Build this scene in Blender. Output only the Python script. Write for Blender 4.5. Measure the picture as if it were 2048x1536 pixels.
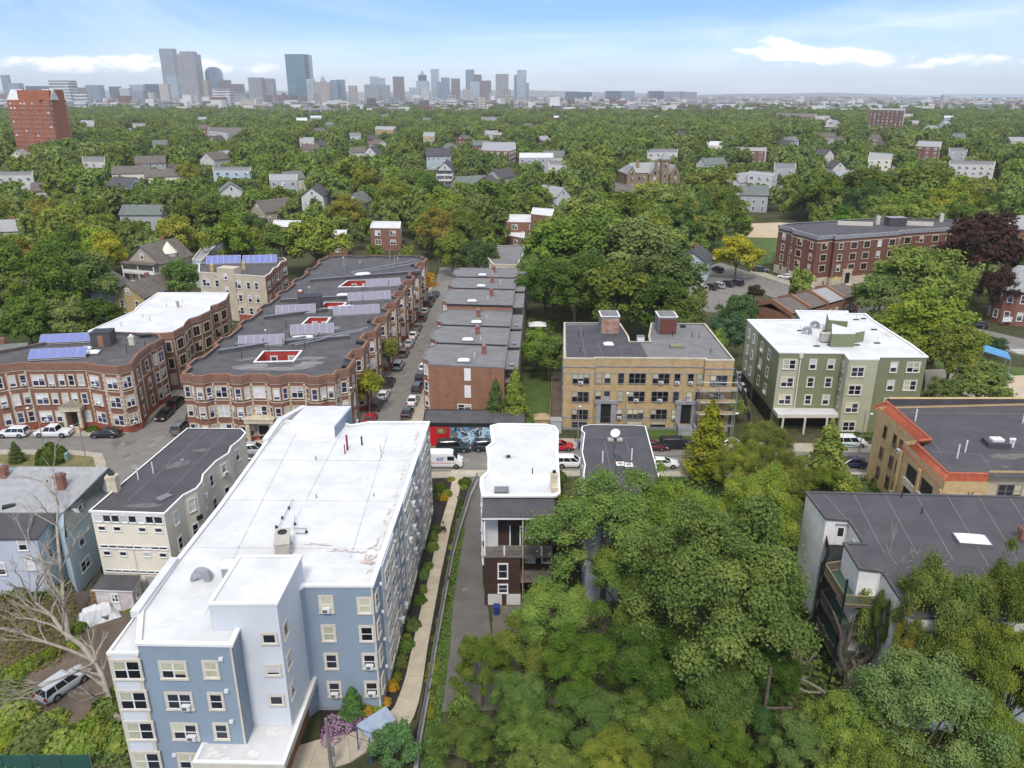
import bpy,bmesh,math,random
from mathutils import Vector,Matrix
from mathutils.geometry import tessellate_polygon
for o in list(bpy.data.objects):bpy.data.objects.remove(o)
sc=bpy.context.scene
COL=sc.collection
R=math.radians
random.seed(7)
# ---------------------------------------------------------------- camera
FPX,HY,CAMH=1560.0,184.0,52.0
TH=math.atan((768-HY)/FPX)
cam=bpy.data.objects.new('camera',bpy.data.cameras.new('camera'))
COL.objects.link(cam)
cam.location=(0,0,CAMH)
cam.rotation_euler=(math.pi/2-TH,0,0)
cam.data.sensor_width=36
cam.data.lens=36*FPX/2048
cam.data.clip_start=0.5
cam.data.clip_end=60000
sc.camera=cam
# ---------------------------------------------------------------- light, sky, exposure
SUN_EL,SUN_AZ=52.0,184.0          # azimuth clockwise from +Y
sun=bpy.data.lights.new('sun','SUN')
sun.energy=1.5
sun.angle=R(12)
sun.color=(1.0,0.945,0.86)
so=bpy.data.objects.new('sun',sun)
COL.objects.link(so)
sd=Vector((math.sin(R(SUN_AZ))*math.cos(R(SUN_EL)),math.cos(R(SUN_AZ))*math.cos(R(SUN_EL)),math.sin(R(SUN_EL))))
so.rotation_euler=sd.to_track_quat('Z','Y').to_euler()
so.location=(0,0,300)
W=bpy.data.worlds.new('World')
sc.world=W
W.use_nodes=True
nt=W.node_tree
nt.nodes.clear()
def nd(t,typ,**kw):
    n=t.nodes.new(typ)
    for k,v in kw.items():
        if k=='ins':
            for a,b in v.items():n.inputs[a].default_value=b
        else:setattr(n,k,v)
    return n
def mth(t,op,a,b=None,clamp=False):
    n=nd(t,'ShaderNodeMath',operation=op,use_clamp=clamp)
    for i,x in enumerate((a,b)):
        if x is None:continue
        if isinstance(x,(int,float)):n.inputs[i].default_value=x
        else:t.links.new(x,n.inputs[i])
    return n.outputs[0]
def maprange(t,x,a,b,c=0.0,d=1.0):
    n=nd(t,'ShaderNodeMapRange',interpolation_type='SMOOTHSTEP',ins={1:a,2:b,3:c,4:d})
    t.links.new(x,n.inputs[0])
    return n.outputs[0]
def mixc(t,f,a,b,mode='MIX'):
    n=nd(t,'ShaderNodeMix',data_type='RGBA',blend_type=mode)
    for i,x in ((0,f),(6,a),(7,b)):
        if isinstance(x,(int,float)):n.inputs[i].default_value=x
        elif isinstance(x,tuple):n.inputs[i].default_value=(*x[:3],1)
        else:t.links.new(x,n.inputs[i])
    return n.outputs[2]
sky=nd(nt,'ShaderNodeTexSky',sky_type='NISHITA',sun_disc=False,sun_elevation=R(SUN_EL),sun_rotation=R(SUN_AZ),altitude=60,air_density=1.0,dust_density=0.6,ozone_density=1.6)
tc=nd(nt,'ShaderNodeTexCoord')
sep=nd(nt,'ShaderNodeSeparateXYZ')
nt.links.new(tc.outputs['Generated'],sep.inputs[0])
z=mth(nt,'MAXIMUM',sep.outputs[2],0.0)
az=mth(nt,'ARCTAN2',sep.outputs[0],sep.outputs[1])
# cumulus banks low over the horizon, all the way round
def cloudvec(sx,sy,oz):
    c=nd(nt,'ShaderNodeCombineXYZ')
    nt.links.new(mth(nt,'MULTIPLY',az,sx),c.inputs[0])
    nt.links.new(mth(nt,'MULTIPLY',z,sy),c.inputs[1])
    c.inputs[2].default_value=oz
    return c.outputs[0]
def noise(t,vec,scale,det=6,rough=0.55,dist=0.0):
    n=nd(t,'ShaderNodeTexNoise',ins={'Scale':scale,'Detail':det,'Roughness':rough,'Distortion':dist})
    if vec is not None:t.links.new(vec,n.inputs['Vector'])
    return n.outputs[0]
def gauss(a0,z0,sa,sz):
    a=mth(nt,'DIVIDE',mth(nt,'SUBTRACT',az,a0),sa)
    b=mth(nt,'DIVIDE',mth(nt,'SUBTRACT',z,z0),sz)
    r2=mth(nt,'ADD',mth(nt,'MULTIPLY',a,a),mth(nt,'MULTIPLY',b,b))
    return mth(nt,'POWER',2.718,mth(nt,'MULTIPLY',r2,-1.0))
big=noise(nt,cloudvec(2.6,22,3.1),1.0,2)
cov=mth(nt,'MULTIPLY',mth(nt,'SUBTRACT',big,0.56),1.2)
for g,k in ((gauss(-.49,.027,.14,.014),.37),(gauss(.295,.053,.035,.011),.36),(gauss(.345,.040,.055,.010),.36),(gauss(.53,.030,.14,.010),.36),(gauss(-.29,.022,.05,.006),.24),(gauss(.20,.016,.10,.006),.2)):
    cov=mth(nt,'ADD',cov,mth(nt,'MULTIPLY',g,k))
band=mth(nt,'MULTIPLY',maprange(nt,z,.004,.02),maprange(nt,z,.05,.12,1,0))
cov=mth(nt,'MULTIPLY',cov,band)
det=noise(nt,cloudvec(36,84,0.7),1.0,8,.58,.3)
cum=maprange(nt,mth(nt,'ADD',det,mth(nt,'SUBTRACT',cov,.20)),.45,.69)
cum=mth(nt,'MULTIPLY',cum,maprange(nt,cov,.09,.22))
# high streaky veil over the whole sky
wv=nd(nt,'ShaderNodeMapping',ins={'Rotation':(0,R(4),R(-32)),'Scale':(1.3,7.0,9.0)})
nt.links.new(tc.outputs['Generated'],wv.inputs[0])
veil=maprange(nt,noise(nt,wv.outputs[0],1.0,7,.6,.6),.40,.82,.04,.62)
veil=mth(nt,'MAXIMUM',veil,maprange(nt,z,.10,.55,0,.78))
skyc=mixc(nt,1.0,sky.outputs[0],mixc(nt,maprange(nt,z,0.0,.085),(.86,1.02,1.36),(.36,.60,1.12)),'MULTIPLY')
c1=mixc(nt,veil,skyc,(8.6,8.9,9.4))
c2=mixc(nt,cum,c1,(9.6,9.7,10.2))
bg=nd(nt,'ShaderNodeBackground',ins={'Strength':0.085})
nt.links.new(c2,bg.inputs[0])
wo=nd(nt,'ShaderNodeOutputWorld')
nt.links.new(bg.outputs[0],wo.inputs[0])
vs=sc.view_settings
sc.display_settings.display_device='sRGB'
vs.view_transform='Standard'
vs.look='None'
vs.exposure=0.88
vs.gamma=1.0
vs.use_curve_mapping=False
HAZE=7.5e-5
cy=sc.cycles
cy.max_bounces=5
cy.diffuse_bounces=3
cy.glossy_bounces=2
cy.transmission_bounces=2
cy.transparent_max_bounces=4
cy.volume_bounces=0
cy.use_denoising=True
cy.caustics_reflective=cy.caustics_refractive=False
# ---------------------------------------------------------------- helpers
ST,CT=math.sin(TH),math.cos(TH)
def P(u,v,z=0.0):
    """place seen at photo pixel (u, v) at height z above the street"""
    a,b=(u-1024)/FPX,(v-768)/FPX
    d=(CAMH-z)/(ST+b*CT)
    return Vector((a*d,d*(CT-b*ST),z))
def P2(u,v,z=0.0):
    p=P(u,v,z)
    return(p.x,p.y)
def proj(p):
    x,y,z=p[0],p[1],p[2]-CAMH
    d=y*CT-z*ST
    return 1024+FPX*x/d,768+FPX*(-y*ST-z*CT)/d,d
MATS={}
def newmat(name):
    m=bpy.data.materials.new(name)
    m.use_nodes=True
    t=m.node_tree
    t.nodes.clear()
    out=nd(t,'ShaderNodeOutputMaterial')
    b=nd(t,'ShaderNodeBsdfPrincipled')
    t.links.new(b.outputs[0],out.inputs[0])
    MATS[name]=m
    return m,t,b
def mat(name,c,rough=.8,c2=None,scale=.6,amt=1.0,metal=0.0,spec=.4,bump=0.0,bscale=4.0,spots=None,uv=False,jitter=0.0,objcol=False):
    """plain surface: base colour varied by noise, optional stains and relief"""
    if name in MATS:return MATS[name]
    m,t,b=newmat(name)
    tcn=nd(t,'ShaderNodeTexCoord')
    vec=tcn.outputs['UV' if uv else 'Object']
    c2=c2 or tuple(x*.8 for x in c)
    f=maprange(t,noise(t,vec,scale,6,.6),.32,.68,0,amt)
    col=mixc(t,f,c,c2)
    if spots:
        sc_,s_scale,lo,hi=spots
        col=mixc(t,maprange(t,noise(t,vec,s_scale,5,.6,.5),lo,hi),col,sc_)
    if objcol:
        oi=nd(t,'ShaderNodeObjectInfo')
        col=mixc(t,1.0,col,oi.outputs['Color'],'MULTIPLY')
    if jitter:
        oi=nd(t,'ShaderNodeObjectInfo')
        hs=nd(t,'ShaderNodeHueSaturation')
        t.links.new(col,hs.inputs['Color'])
        t.links.new(maprange(t,oi.outputs['Random'],0,1,1-jitter,1+jitter),hs.inputs['Value'])
        col=hs.outputs[0]
    t.links.new(col,b.inputs['Base Color'])
    b.inputs['Roughness'].default_value=rough
    b.inputs['Metallic'].default_value=metal
    b.inputs['Specular IOR Level'].default_value=spec
    if bump:
        bn=nd(t,'ShaderNodeBump',ins={'Strength':bump,'Distance':.05})
        t.links.new(noise(t,vec,bscale,4),bn.inputs['Height'])
        t.links.new(bn.outputs[0],b.inputs['Normal'])
    return m
def brick(name,a,bcol,mortar,stain=(.8,.8,.8),size=(.24,.08)):
    if name in MATS:return MATS[name]
    m,t,b=newmat(name)
    tcn=nd(t,'ShaderNodeTexCoord')
    br=nd(t,'ShaderNodeTexBrick',ins={'Color1':(*a,1),'Color2':(*bcol,1),'Mortar':(*mortar,1),'Scale':1.0,'Mortar Size':.010,'Brick Width':size[0],'Row Height':size[1]})
    t.links.new(tcn.outputs['UV'],br.inputs['Vector'])
    col=mixc(t,maprange(t,noise(t,tcn.outputs['UV'],.9,6,.65),.35,.7),br.outputs['Color'],mixc(t,1.0,br.outputs['Color'],stain,'MULTIPLY'))
    n3=nd(t,'ShaderNodeMapping',ins={'Scale':(1.6,.10,1)})
    t.links.new(tcn.outputs['UV'],n3.inputs[0])
    col=mixc(t,maprange(t,noise(t,n3.outputs[0],1.0,5),.52,.8,0,.5),col,mixc(t,1.0,col,(.55,.53,.52),'MULTIPLY'))
    t.links.new(col,b.inputs['Base Color'])
    b.inputs['Roughness'].default_value=.9
    b.inputs['Specular IOR Level'].default_value=.25
    bn=nd(t,'ShaderNodeBump',ins={'Strength':.5,'Distance':.01})
    t.links.new(br.outputs['Fac'],bn.inputs['Height'])
    bn.invert=True
    t.links.new(bn.outputs[0],b.inputs['Normal'])
    return m
def glass(name,c=(.02,.025,.035),rough=.06,jitter=True):
    if name in MATS:return MATS[name]
    m,t,b=newmat(name)
    oi=nd(t,'ShaderNodeObjectInfo')
    col=mixc(t,maprange(t,oi.outputs['Random'],0,1),tuple(x*.35 for x in c),tuple(x*1.6 for x in c))
    t.links.new(col,b.inputs['Base Color'])
    b.inputs['Roughness'].default_value=rough
    b.inputs['Specular IOR Level'].default_value=.5
    return m
class M:
    """collects faces; build() links them as ONE mesh object"""
    def __init__(s):s.v,s.f,s.mi,s.mats=[],[],[],[]
    def slot(s,m):
        if m not in s.mats:s.mats.append(m)
        return s.mats.index(m)
    def face(s,pts,m):
        n=len(s.v)
        s.v+=[tuple(p)for p in pts]
        s.f.append(tuple(range(n,n+len(pts))))
        s.mi.append(s.slot(m))
    def mesh(s,vs,fs,m):
        n=len(s.v)
        s.v+=[tuple(p)for p in vs]
        k=s.slot(m)
        for f in fs:
            s.f.append(tuple(i+n for i in f))
            s.mi.append(k)
    BF=((0,3,2,1),(4,5,6,7),(0,1,5,4),(1,2,6,5),(2,3,7,6),(3,0,4,7))
    def box(s,x0,y0,z0,x1,y1,z1,m):
        if x0>x1:x0,x1=x1,x0
        if y0>y1:y0,y1=y1,y0
        if z0>z1:z0,z1=z1,z0
        s.mesh([(x0,y0,z0),(x1,y0,z0),(x1,y1,z0),(x0,y1,z0),(x0,y0,z1),(x1,y0,z1),(x1,y1,z1),(x0,y1,z1)],M.BF,m)
        return s
    def obox(s,c,ax,ay,hx,hy,z0,z1,m):
        """box on plan axes ax, ay (2-D unit vectors) about c"""
        pts=[]
        for zz in (z0,z1):
            for i,j in ((-1,-1),(1,-1),(1,1),(-1,1)):
                pts.append((c[0]+ax[0]*hx*i+ay[0]*hy*j,c[1]+ax[1]*hx*i+ay[1]*hy*j,zz))
        s.mesh(pts,M.BF,m)
        return s
    def prism(s,poly,z0,z1,m,top=None,caps=True):
        n=len(poly)
        for i in range(n):
            a,b=poly[i],poly[(i+1)%n]
            s.face([(a[0],a[1],z0),(b[0],b[1],z0),(b[0],b[1],z1),(a[0],a[1],z1)],m)
        if caps:
            s.flat(poly,z1,top or m)
        return s
    def flat(s,poly,zz,m,holes=()):
        loops=[[Vector((p[0],p[1],0))for p in poly]]+[[Vector((p[0],p[1],0))for p in h]for h in holes]
        pts=[p for l in loops for p in l]
        tris=tessellate_polygon(loops)
        fs=[]
        for a,b,c in tris:
            A,B,Cc=pts[a],pts[b],pts[c]
            cr=(B.x-A.x)*(Cc.y-A.y)-(B.y-A.y)*(Cc.x-A.x)
            fs.append((a,b,c)if cr>0 else(a,c,b))
        zf=zz if callable(zz)else(lambda x,y:zz)
        s.mesh([(p.x,p.y,zf(p.x,p.y))for p in pts],fs,m)
        return s
    def tube(s,p0,p1,r0,r1,m,n=6,cap=True):
        p0,p1=Vector(p0),Vector(p1)
        d=(p1-p0)
        if d.length<1e-6:return s
        q=d.to_track_quat('Z','Y')
        vs=[]
        for p,r in ((p0,r0),(p1,r1)):
            for k in range(n):
                a=2*math.pi*k/n
                vs.append(p+q@Vector((math.cos(a)*r,math.sin(a)*r,0)))
        fs=[(k,(k+1)%n,n+(k+1)%n,n+k)for k in range(n)]
        if cap:fs+=[tuple(range(n,2*n)),tuple(reversed(range(n)))]
        s.mesh(vs,fs,m)
        return s
    def lathe(s,c,prof,m,n=10):
        vs,fs=[],[]
        for r,zz in prof:
            for k in range(n):
                a=2*math.pi*k/n
                vs.append((c[0]+math.cos(a)*r,c[1]+math.sin(a)*r,c[2]+zz))
        for j in range(len(prof)-1):
            for k in range(n):
                fs.append((j*n+k,j*n+(k+1)%n,(j+1)*n+(k+1)%n,(j+1)*n+k))
        fs.append(tuple((len(prof)-1)*n+k for k in range(n)))
        s.mesh(vs,fs,m)
        return s
    def me(s,name,smooth=False,origin=None):
        me=bpy.data.meshes.new(name)
        vs=s.v
        if origin is not None:
            ox,oy,oz=origin
            vs=[(a-ox,b-oy,c-oz)for a,b,c in vs]
        me.from_pydata(vs,[],s.f)
        for m in s.mats:me.materials.append(MATS[m]if isinstance(m,str)else m)
        if len(s.mats)>1:me.polygons.foreach_set('material_index',s.mi)
        uv=me.uv_layers.new(name='UVMap')
        me.update()
        buf=[0.0]*(2*len(me.loops))
        V=s.v
        for p in me.polygons:
            nx,ny,nz=p.normal
            h=math.hypot(nx,ny)
            if h<.5:
                for li in p.loop_indices:
                    q=V[me.loops[li].vertex_index]
                    buf[2*li],buf[2*li+1]=q[0],q[1]
            else:
                tx,ty=-ny/h,nx/h
                for li in p.loop_indices:
                    q=V[me.loops[li].vertex_index]
                    buf[2*li],buf[2*li+1]=q[0]*tx+q[1]*ty,q[2]
        uv.data.foreach_set('uv',buf)
        if smooth:me.polygons.foreach_set('use_smooth',[True]*len(me.polygons))
        return me
    def build(s,name,parent=None,smooth=False,origin=None):
        """link as one object; verts are in world space unless parent is given an origin"""
        if parent is not None and origin is None:origin=parent.get('_o',(0,0,0))
        o=bpy.data.objects.new(name,s.me(name,smooth,origin))
        COL.objects.link(o)
        if parent is not None:o.parent=parent
        elif origin is not None:o.location=origin
        return o
TOPS=[]
def tag(o,label,cat,group=None,kind=None):
    o['label']=label
    o['category']=cat
    if group:o['group']=group
    if kind:o['kind']=kind
    TOPS.append(o)
    return o
def thing(name,label,cat,loc=(0,0,0),group=None):
    o=bpy.data.objects.new(name,None)
    COL.objects.link(o)
    o.location=loc
    o['_o']=tuple(loc)
    o.empty_display_size=.5
    return tag(o,label,cat,group)
def struct(o):
    o['kind']='structure'
    return o
def link(name,me,parent,loc,rz=0.0):
    o=bpy.data.objects.new(name,me)
    COL.objects.link(o)
    o.parent=parent
    o.location=loc
    if rz:o.rotation_euler=(0,0,rz)
    return o
def copy_tree(o,parent=None):
    c=o.copy()
    COL.objects.link(c)
    if parent is not None:c.parent=parent
    else:TOPS.append(c)
    for ch in list(o.children):copy_tree(ch,c)
    return c
def area(p):return sum(p[i][0]*p[(i+1)%len(p)][1]-p[(i+1)%len(p)][0]*p[i][1]for i in range(len(p)))/2
def inset(poly,d):
    n,out=len(poly),[]
    for i in range(n):
        a,b,c=Vector(poly[i-1]),Vector(poly[i]),Vector(poly[(i+1)%n])
        e1,e2=(b-a).normalized(),(c-b).normalized()
        n1,n2=Vector((-e1.y,e1.x)),Vector((-e2.y,e2.x))
        k=n1+n2
        if k.length<.3:k=n1*1
        k=k/max(.35,k.dot(n1))
        out.append((b.x+k.x*d,b.y+k.y*d))
    return out
def inside(poly,x,y):
    r,n=False,len(poly)
    for i in range(n):
        (x1,y1),(x2,y2)=poly[i][:2],poly[i-1][:2]
        if(y1>y)!=(y2>y)and x<(x2-x1)*(y-y1)/(y2-y1)+x1:r=not r
    return r
# ---------------------------------------------------------------- materials
mat('white_roof',(.63,.63,.625),.8,(.52,.52,.51),.3,.9,spots=((.42,.39,.34),.2,.62,.95),spec=.2)
mat('dark_roof',(.066,.062,.064),.9,(.095,.09,.092),.5,1,spots=((.15,.14,.135),.16,.62,.85),bump=.3,bscale=9)
mat('slate_roof',(.078,.072,.078),.85,(.06,.056,.061),.4,1,spots=((.11,.1,.11),.3,.66,.9),bump=.3,bscale=6)
mat('grey_roof',(.19,.183,.183),.9,(.145,.14,.142),.5,1,spots=((.24,.23,.22),.25,.64,.9))
mat('patch_grey',(.22,.21,.205),.9,(.15,.145,.14),.6,1)
mat('pale_roof',(.33,.33,.33),.9,(.26,.26,.26),1.5,1,bump=.4,bscale=6)
mat('brown_shingle_roof',(.15,.125,.105),.9,(.10,.085,.072),.8,1,bump=.4,bscale=8)
mat('green_grey_shingle',(.16,.18,.16),.9,(.11,.125,.112),1.2,1,bump=.4,bscale=8)
mat('roof_seam',(.20,.19,.19),.9)
mat('dark_seam',(.03,.03,.032),.9)
mat('white_trim',(.78,.77,.75),.6,(.68,.67,.64),1.2,.6)
mat('cream_trim',(.62,.56,.46),.7,(.54,.49,.40),1.2)
mat('limestone',(.60,.52,.39),.85,(.46,.39,.28),1.6,1)
mat('stone_grey',(.30,.30,.31),.85,(.22,.22,.23),1.2)
mat('blue_siding',(.225,.28,.335),.6,(.205,.256,.307),.5,.8)
mat('light_blue_siding',(.55,.568,.588),.6,(.505,.522,.542),.5,.8)
mat('green_siding',(.185,.20,.105),.65,(.165,.18,.095),.5,.8)
mat('light_green_siding',(.40,.395,.265),.65,(.36,.355,.24),.5,.8)
mat('cream_siding',(.74,.675,.54),.7,(.66,.60,.475),.7,.8)
mat('pale_blue_siding',(.44,.54,.58),.7,(.38,.475,.515),.7,.8)
mat('lavender_siding',(.50,.53,.60),.7,(.44,.46,.52),.7,.8)
mat('yellow_siding',(.45,.35,.17),.7,(.38,.30,.15),.7,.8)
mat('grey_siding',(.42,.43,.44),.7,(.36,.37,.38),.7,.8)
mat('tan_siding',(.42,.36,.27),.7,(.36,.31,.23),.7,.8)
mat('white_siding',(.62,.61,.58),.7,(.53,.52,.49),.7,.8)
mat('brown_shingle',(.070,.036,.026),.9,(.042,.022,.017),2.5,1,bump=.5,bscale=10)
mat('stucco_cream',(.56,.49,.36),.85,(.45,.385,.28),.6,1,spots=((.33,.27,.19),.35,.62,.85))
mat('painted_white_brick',(.82,.80,.77),.85,(.71,.69,.655),.7,1,spots=((.42,.36,.31),.3,.6,.85),bump=.4,bscale=12)
mat('pink_white',(.62,.56,.54),.8,(.5,.44,.42),1.2)
brick('red_brick',(.275,.098,.062),(.22,.077,.05),(.26,.19,.15))
brick('brown_brick',(.29,.135,.082),(.235,.105,.064),(.22,.17,.13))
brick('orange_brick',(.34,.155,.088),(.285,.125,.07),(.28,.2,.14))
brick('yellow_brick',(.53,.395,.21),(.46,.33,.165),(.42,.32,.2),(.86,.78,.66))
brick('tan_brick',(.60,.44,.22),(.52,.37,.175),(.45,.35,.22),(.86,.8,.7))
brick('dark_red_brick',(.235,.085,.056),(.185,.066,.044),(.16,.11,.09))
brick('stone_block',(.36,.265,.165),(.24,.175,.11),(.2,.16,.12),size=(.7,.35))
mat('red_paint',(.42,.045,.035),.7,(.34,.036,.028),.8)
mat('base_red',(.33,.085,.055),.8,(.25,.066,.045),.8)
mat('bright_red',(.52,.012,.016),.5,(.46,.01,.014),.8)
mat('clay_tile',(.46,.125,.062),.75,(.34,.085,.043),1.8,1)
mat('rust',(.30,.13,.075),.85,(.42,.33,.27),1.1,1)
mat('brown_metal',(.16,.055,.038),.7,(.12,.042,.03),2)
mat('wood_brown',(.24,.115,.05),.7,(.17,.08,.036),1.6)
mat('wood_tan',(.40,.30,.17),.8,(.30,.22,.12),2)
mat('wood_grey',(.22,.195,.165),.85,(.15,.13,.11),2)
mat('asphalt',(.205,.190,.168),.95,(.165,.153,.136),.5,1,spots=((.26,.24,.21),.13,.55,.85),bump=.2,bscale=14)
mat('dark_asphalt',(.155,.143,.13),.95,(.12,.11,.10),.4,1,spots=((.20,.185,.165),.2,.58,.85))
mat('concrete_walk',(.46,.40,.30),.9,(.385,.33,.245),.7,1,jitter=.05)
mat('sidewalk_concrete',(.40,.355,.28),.9,(.32,.285,.225),.5,1)
mat('kerb_stone',(.36,.34,.31),.9)
mat('road_paint',(.6,.6,.58),.8,(.3,.29,.28),1.5,1)
mat('mulch',(.030,.023,.019),.95,(.018,.014,.012),3,1)
mat('dirt',(.155,.118,.088),.95,(.105,.078,.057),.4,1,spots=((.22,.175,.13),.25,.55,.8))
mat('grass_green',(.085,.125,.026),.95,(.055,.092,.018),.5,1,spots=((.16,.14,.06),.2,.58,.85))
mat('dry_grass',(.20,.17,.07),.95,(.12,.12,.04),.4,1)
mat('sand',(.52,.41,.28),.95,(.44,.345,.235),.2,1)
mat('galvanised',(.42,.43,.44),.45,(.34,.35,.36),1.5,metal=.6)
mat('black_metal',(.018,.018,.019),.5)
mat('grey_metal',(.22,.225,.23),.5,metal=.4)
mat('hvac_beige',(.46,.42,.355),.6,(.40,.365,.31),1.5)
mat('plastic_white',(.75,.75,.74),.5)
mat('red_pipe',(.25,.03,.05),.6)
mat('chimney_brick',(.28,.125,.085),.9,(.19,.085,.06),3,1)
mat('solar_frame',(.45,.46,.48),.4,metal=.5)
mat('blind_cream',(.50,.47,.33),.8,(.43,.40,.28),1.5,jitter=.2)
mat('blind_white',(.60,.59,.57),.8,(.50,.49,.47),1.5,jitter=.25)
glass('glass_dark',(.022,.024,.034))
glass('glass_blue',(.035,.035,.075))
glass('glass_grey',(.06,.065,.07),.12)
glass('car_glass',(.015,.017,.02),.04)
m_,t_,b_=newmat('solar_blue')
b_.inputs['Base Color'].default_value=(.16,.185,.40,1);b_.inputs['Roughness'].default_value=.12
m_,t_,b_=newmat('solar_grey')
b_.inputs['Base Color'].default_value=(.22,.205,.25,1);b_.inputs['Roughness'].default_value=.2
m_,t_,b_=newmat('car_paint')
oi_=nd(t_,'ShaderNodeObjectInfo');t_.links.new(oi_.outputs['Color'],b_.inputs['Base Color'])
b_.inputs['Roughness'].default_value=.3;b_.inputs['Coat Weight'].default_value=.6;b_.inputs['Coat Roughness'].default_value=.06
mat('tyre',(.018,.018,.018),.85)
mat('rim',(.35,.35,.36),.35,metal=.7)
mat('tail_red',(.30,.012,.012),.3)
mat('head_lamp',(.7,.7,.72),.15)
mat('water_blue',(.16,.30,.38),.3)
# ---------------------------------------------------------------- windows
# kind: trim material, trim width, sash material, columns, rows, glass, blind, chance of a drawn blind
KIND={
 'blue':('cream_trim',.17,'white_trim',1,2,'glass_dark','blind_cream',.62),
 'bluepair':('cream_trim',.17,'white_trim',2,2,'glass_dark','blind_cream',.62),
 'bluesq':('cream_trim',.17,'white_trim',1,1,'glass_dark','blind_white',.2),
 'dh':('white_trim',.09,'white_trim',1,2,'glass_dark','blind_white',.35),
 'dhpair':('white_trim',.09,'white_trim',2,2,'glass_dark','blind_white',.35),
 'brick':('limestone',.15,'white_trim',1,2,'glass_blue','blind_white',.45),
 'brickpair':('limestone',.15,'white_trim',2,2,'glass_blue','blind_white',.45),
 'dark':('limestone',.18,'wood_brown',1,2,'glass_dark','blind_cream',.2),
 'darkpair':('limestone',.18,'wood_brown',2,2,'glass_dark','blind_cream',.2),
 'yel':('stone_grey',.05,'wood_grey',1,2,'glass_dark','blind_cream',.5),
 'yeltri':('stone_grey',.05,'wood_grey',3,2,'glass_dark','blind_cream',.55),
 'grn':('cream_trim',.16,'white_trim',1,2,'glass_dark','blind_white',.3),
 'grnpair':('cream_trim',.16,'white_trim',2,2,'glass_dark','blind_cream',.45),
 'plain':('white_trim',.06,'white_trim',1,1,'glass_dark','blind_white',.3),
 'tan':('wood_brown',.06,'black_metal',1,2,'glass_dark','blind_white',.1),
 'far':('white_trim',.10,'white_trim',1,2,'glass_grey','blind_white',.4),
 'farpair':('white_trim',.10,'white_trim',2,2,'glass_grey','blind_white',.4),
 'fargrey':('limestone',.08,'stone_grey',2,2,'glass_dark','blind_white',.3),
 'arch':('white_trim',.14,'white_trim',1,2,'glass_grey','blind_white',.6),
}
WC={}
wr=random.Random(3)
def winmesh(w,h,kind,var):
    key=(round(w,2),round(h,2),kind,var)
    if key in WC:return WC[key]
    tm,tw,sm,nc,nr,gm,bm,bl=KIND[kind]
    r=random.Random(var*131+sum(map(ord,kind))+nc*7)
    f,p=M(),M()
    pr=.12
    f.box(-w/2-tw,-pr,h/2,w/2+tw,.01,h/2+tw*1.15,tm)
    f.box(-w/2-tw-.03,-pr-.05,-h/2-tw*.9,w/2+tw+.03,.01,-h/2,tm)
    f.box(-w/2-tw,-pr,-h/2,-w/2,.01,h/2,tm)
    f.box(w/2,-pr,-h/2,w/2+tw,.01,h/2,tm)
    st=.055
    cw=w/nc
    for c in range(nc):
        x0=-w/2+c*cw
        f.box(x0,-.09,-h/2,x0+st,0,h/2,sm)
        f.box(x0+cw-st,-.09,-h/2,x0+cw,0,h/2,sm)
        f.box(x0+st,-.09,h/2-st,x0+cw-st,0,h/2,sm)
        f.box(x0+st,-.09,-h/2,x0+cw-st,0,-h/2+st,sm)
        if nr==2:f.box(x0+st,-.09,-st*.5,x0+cw-st,0,st*.5,sm)
        lvl=-h/2 if r.random()>bl else None
        cut=r.choice((.0,.0,.12,-.25,-.48))*h if r.random()<bl else None
        y=-.062
        if cut is None:p.face([(x0,y,-h/2),(x0+cw,y,-h/2),(x0+cw,y,h/2),(x0,y,h/2)],gm)
        else:
            p.face([(x0,y,-h/2),(x0+cw,y,-h/2),(x0+cw,y,cut),(x0,y,cut)],gm)
            p.face([(x0,y,cut),(x0+cw,y,cut),(x0+cw,y,h/2),(x0,y,h/2)],bm)
    WC[key]=(f.me('window'),p.me('pane'))
    return WC[key]
ACM=M()
ACM.box(-.34,-.42,-.2,.34,.05,.22,'plastic_white').box(-.26,-.425,-.14,.1,-.42,.16,'grey_metal')
ACME=ACM.me('air_conditioner')
SATM=M()
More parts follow.
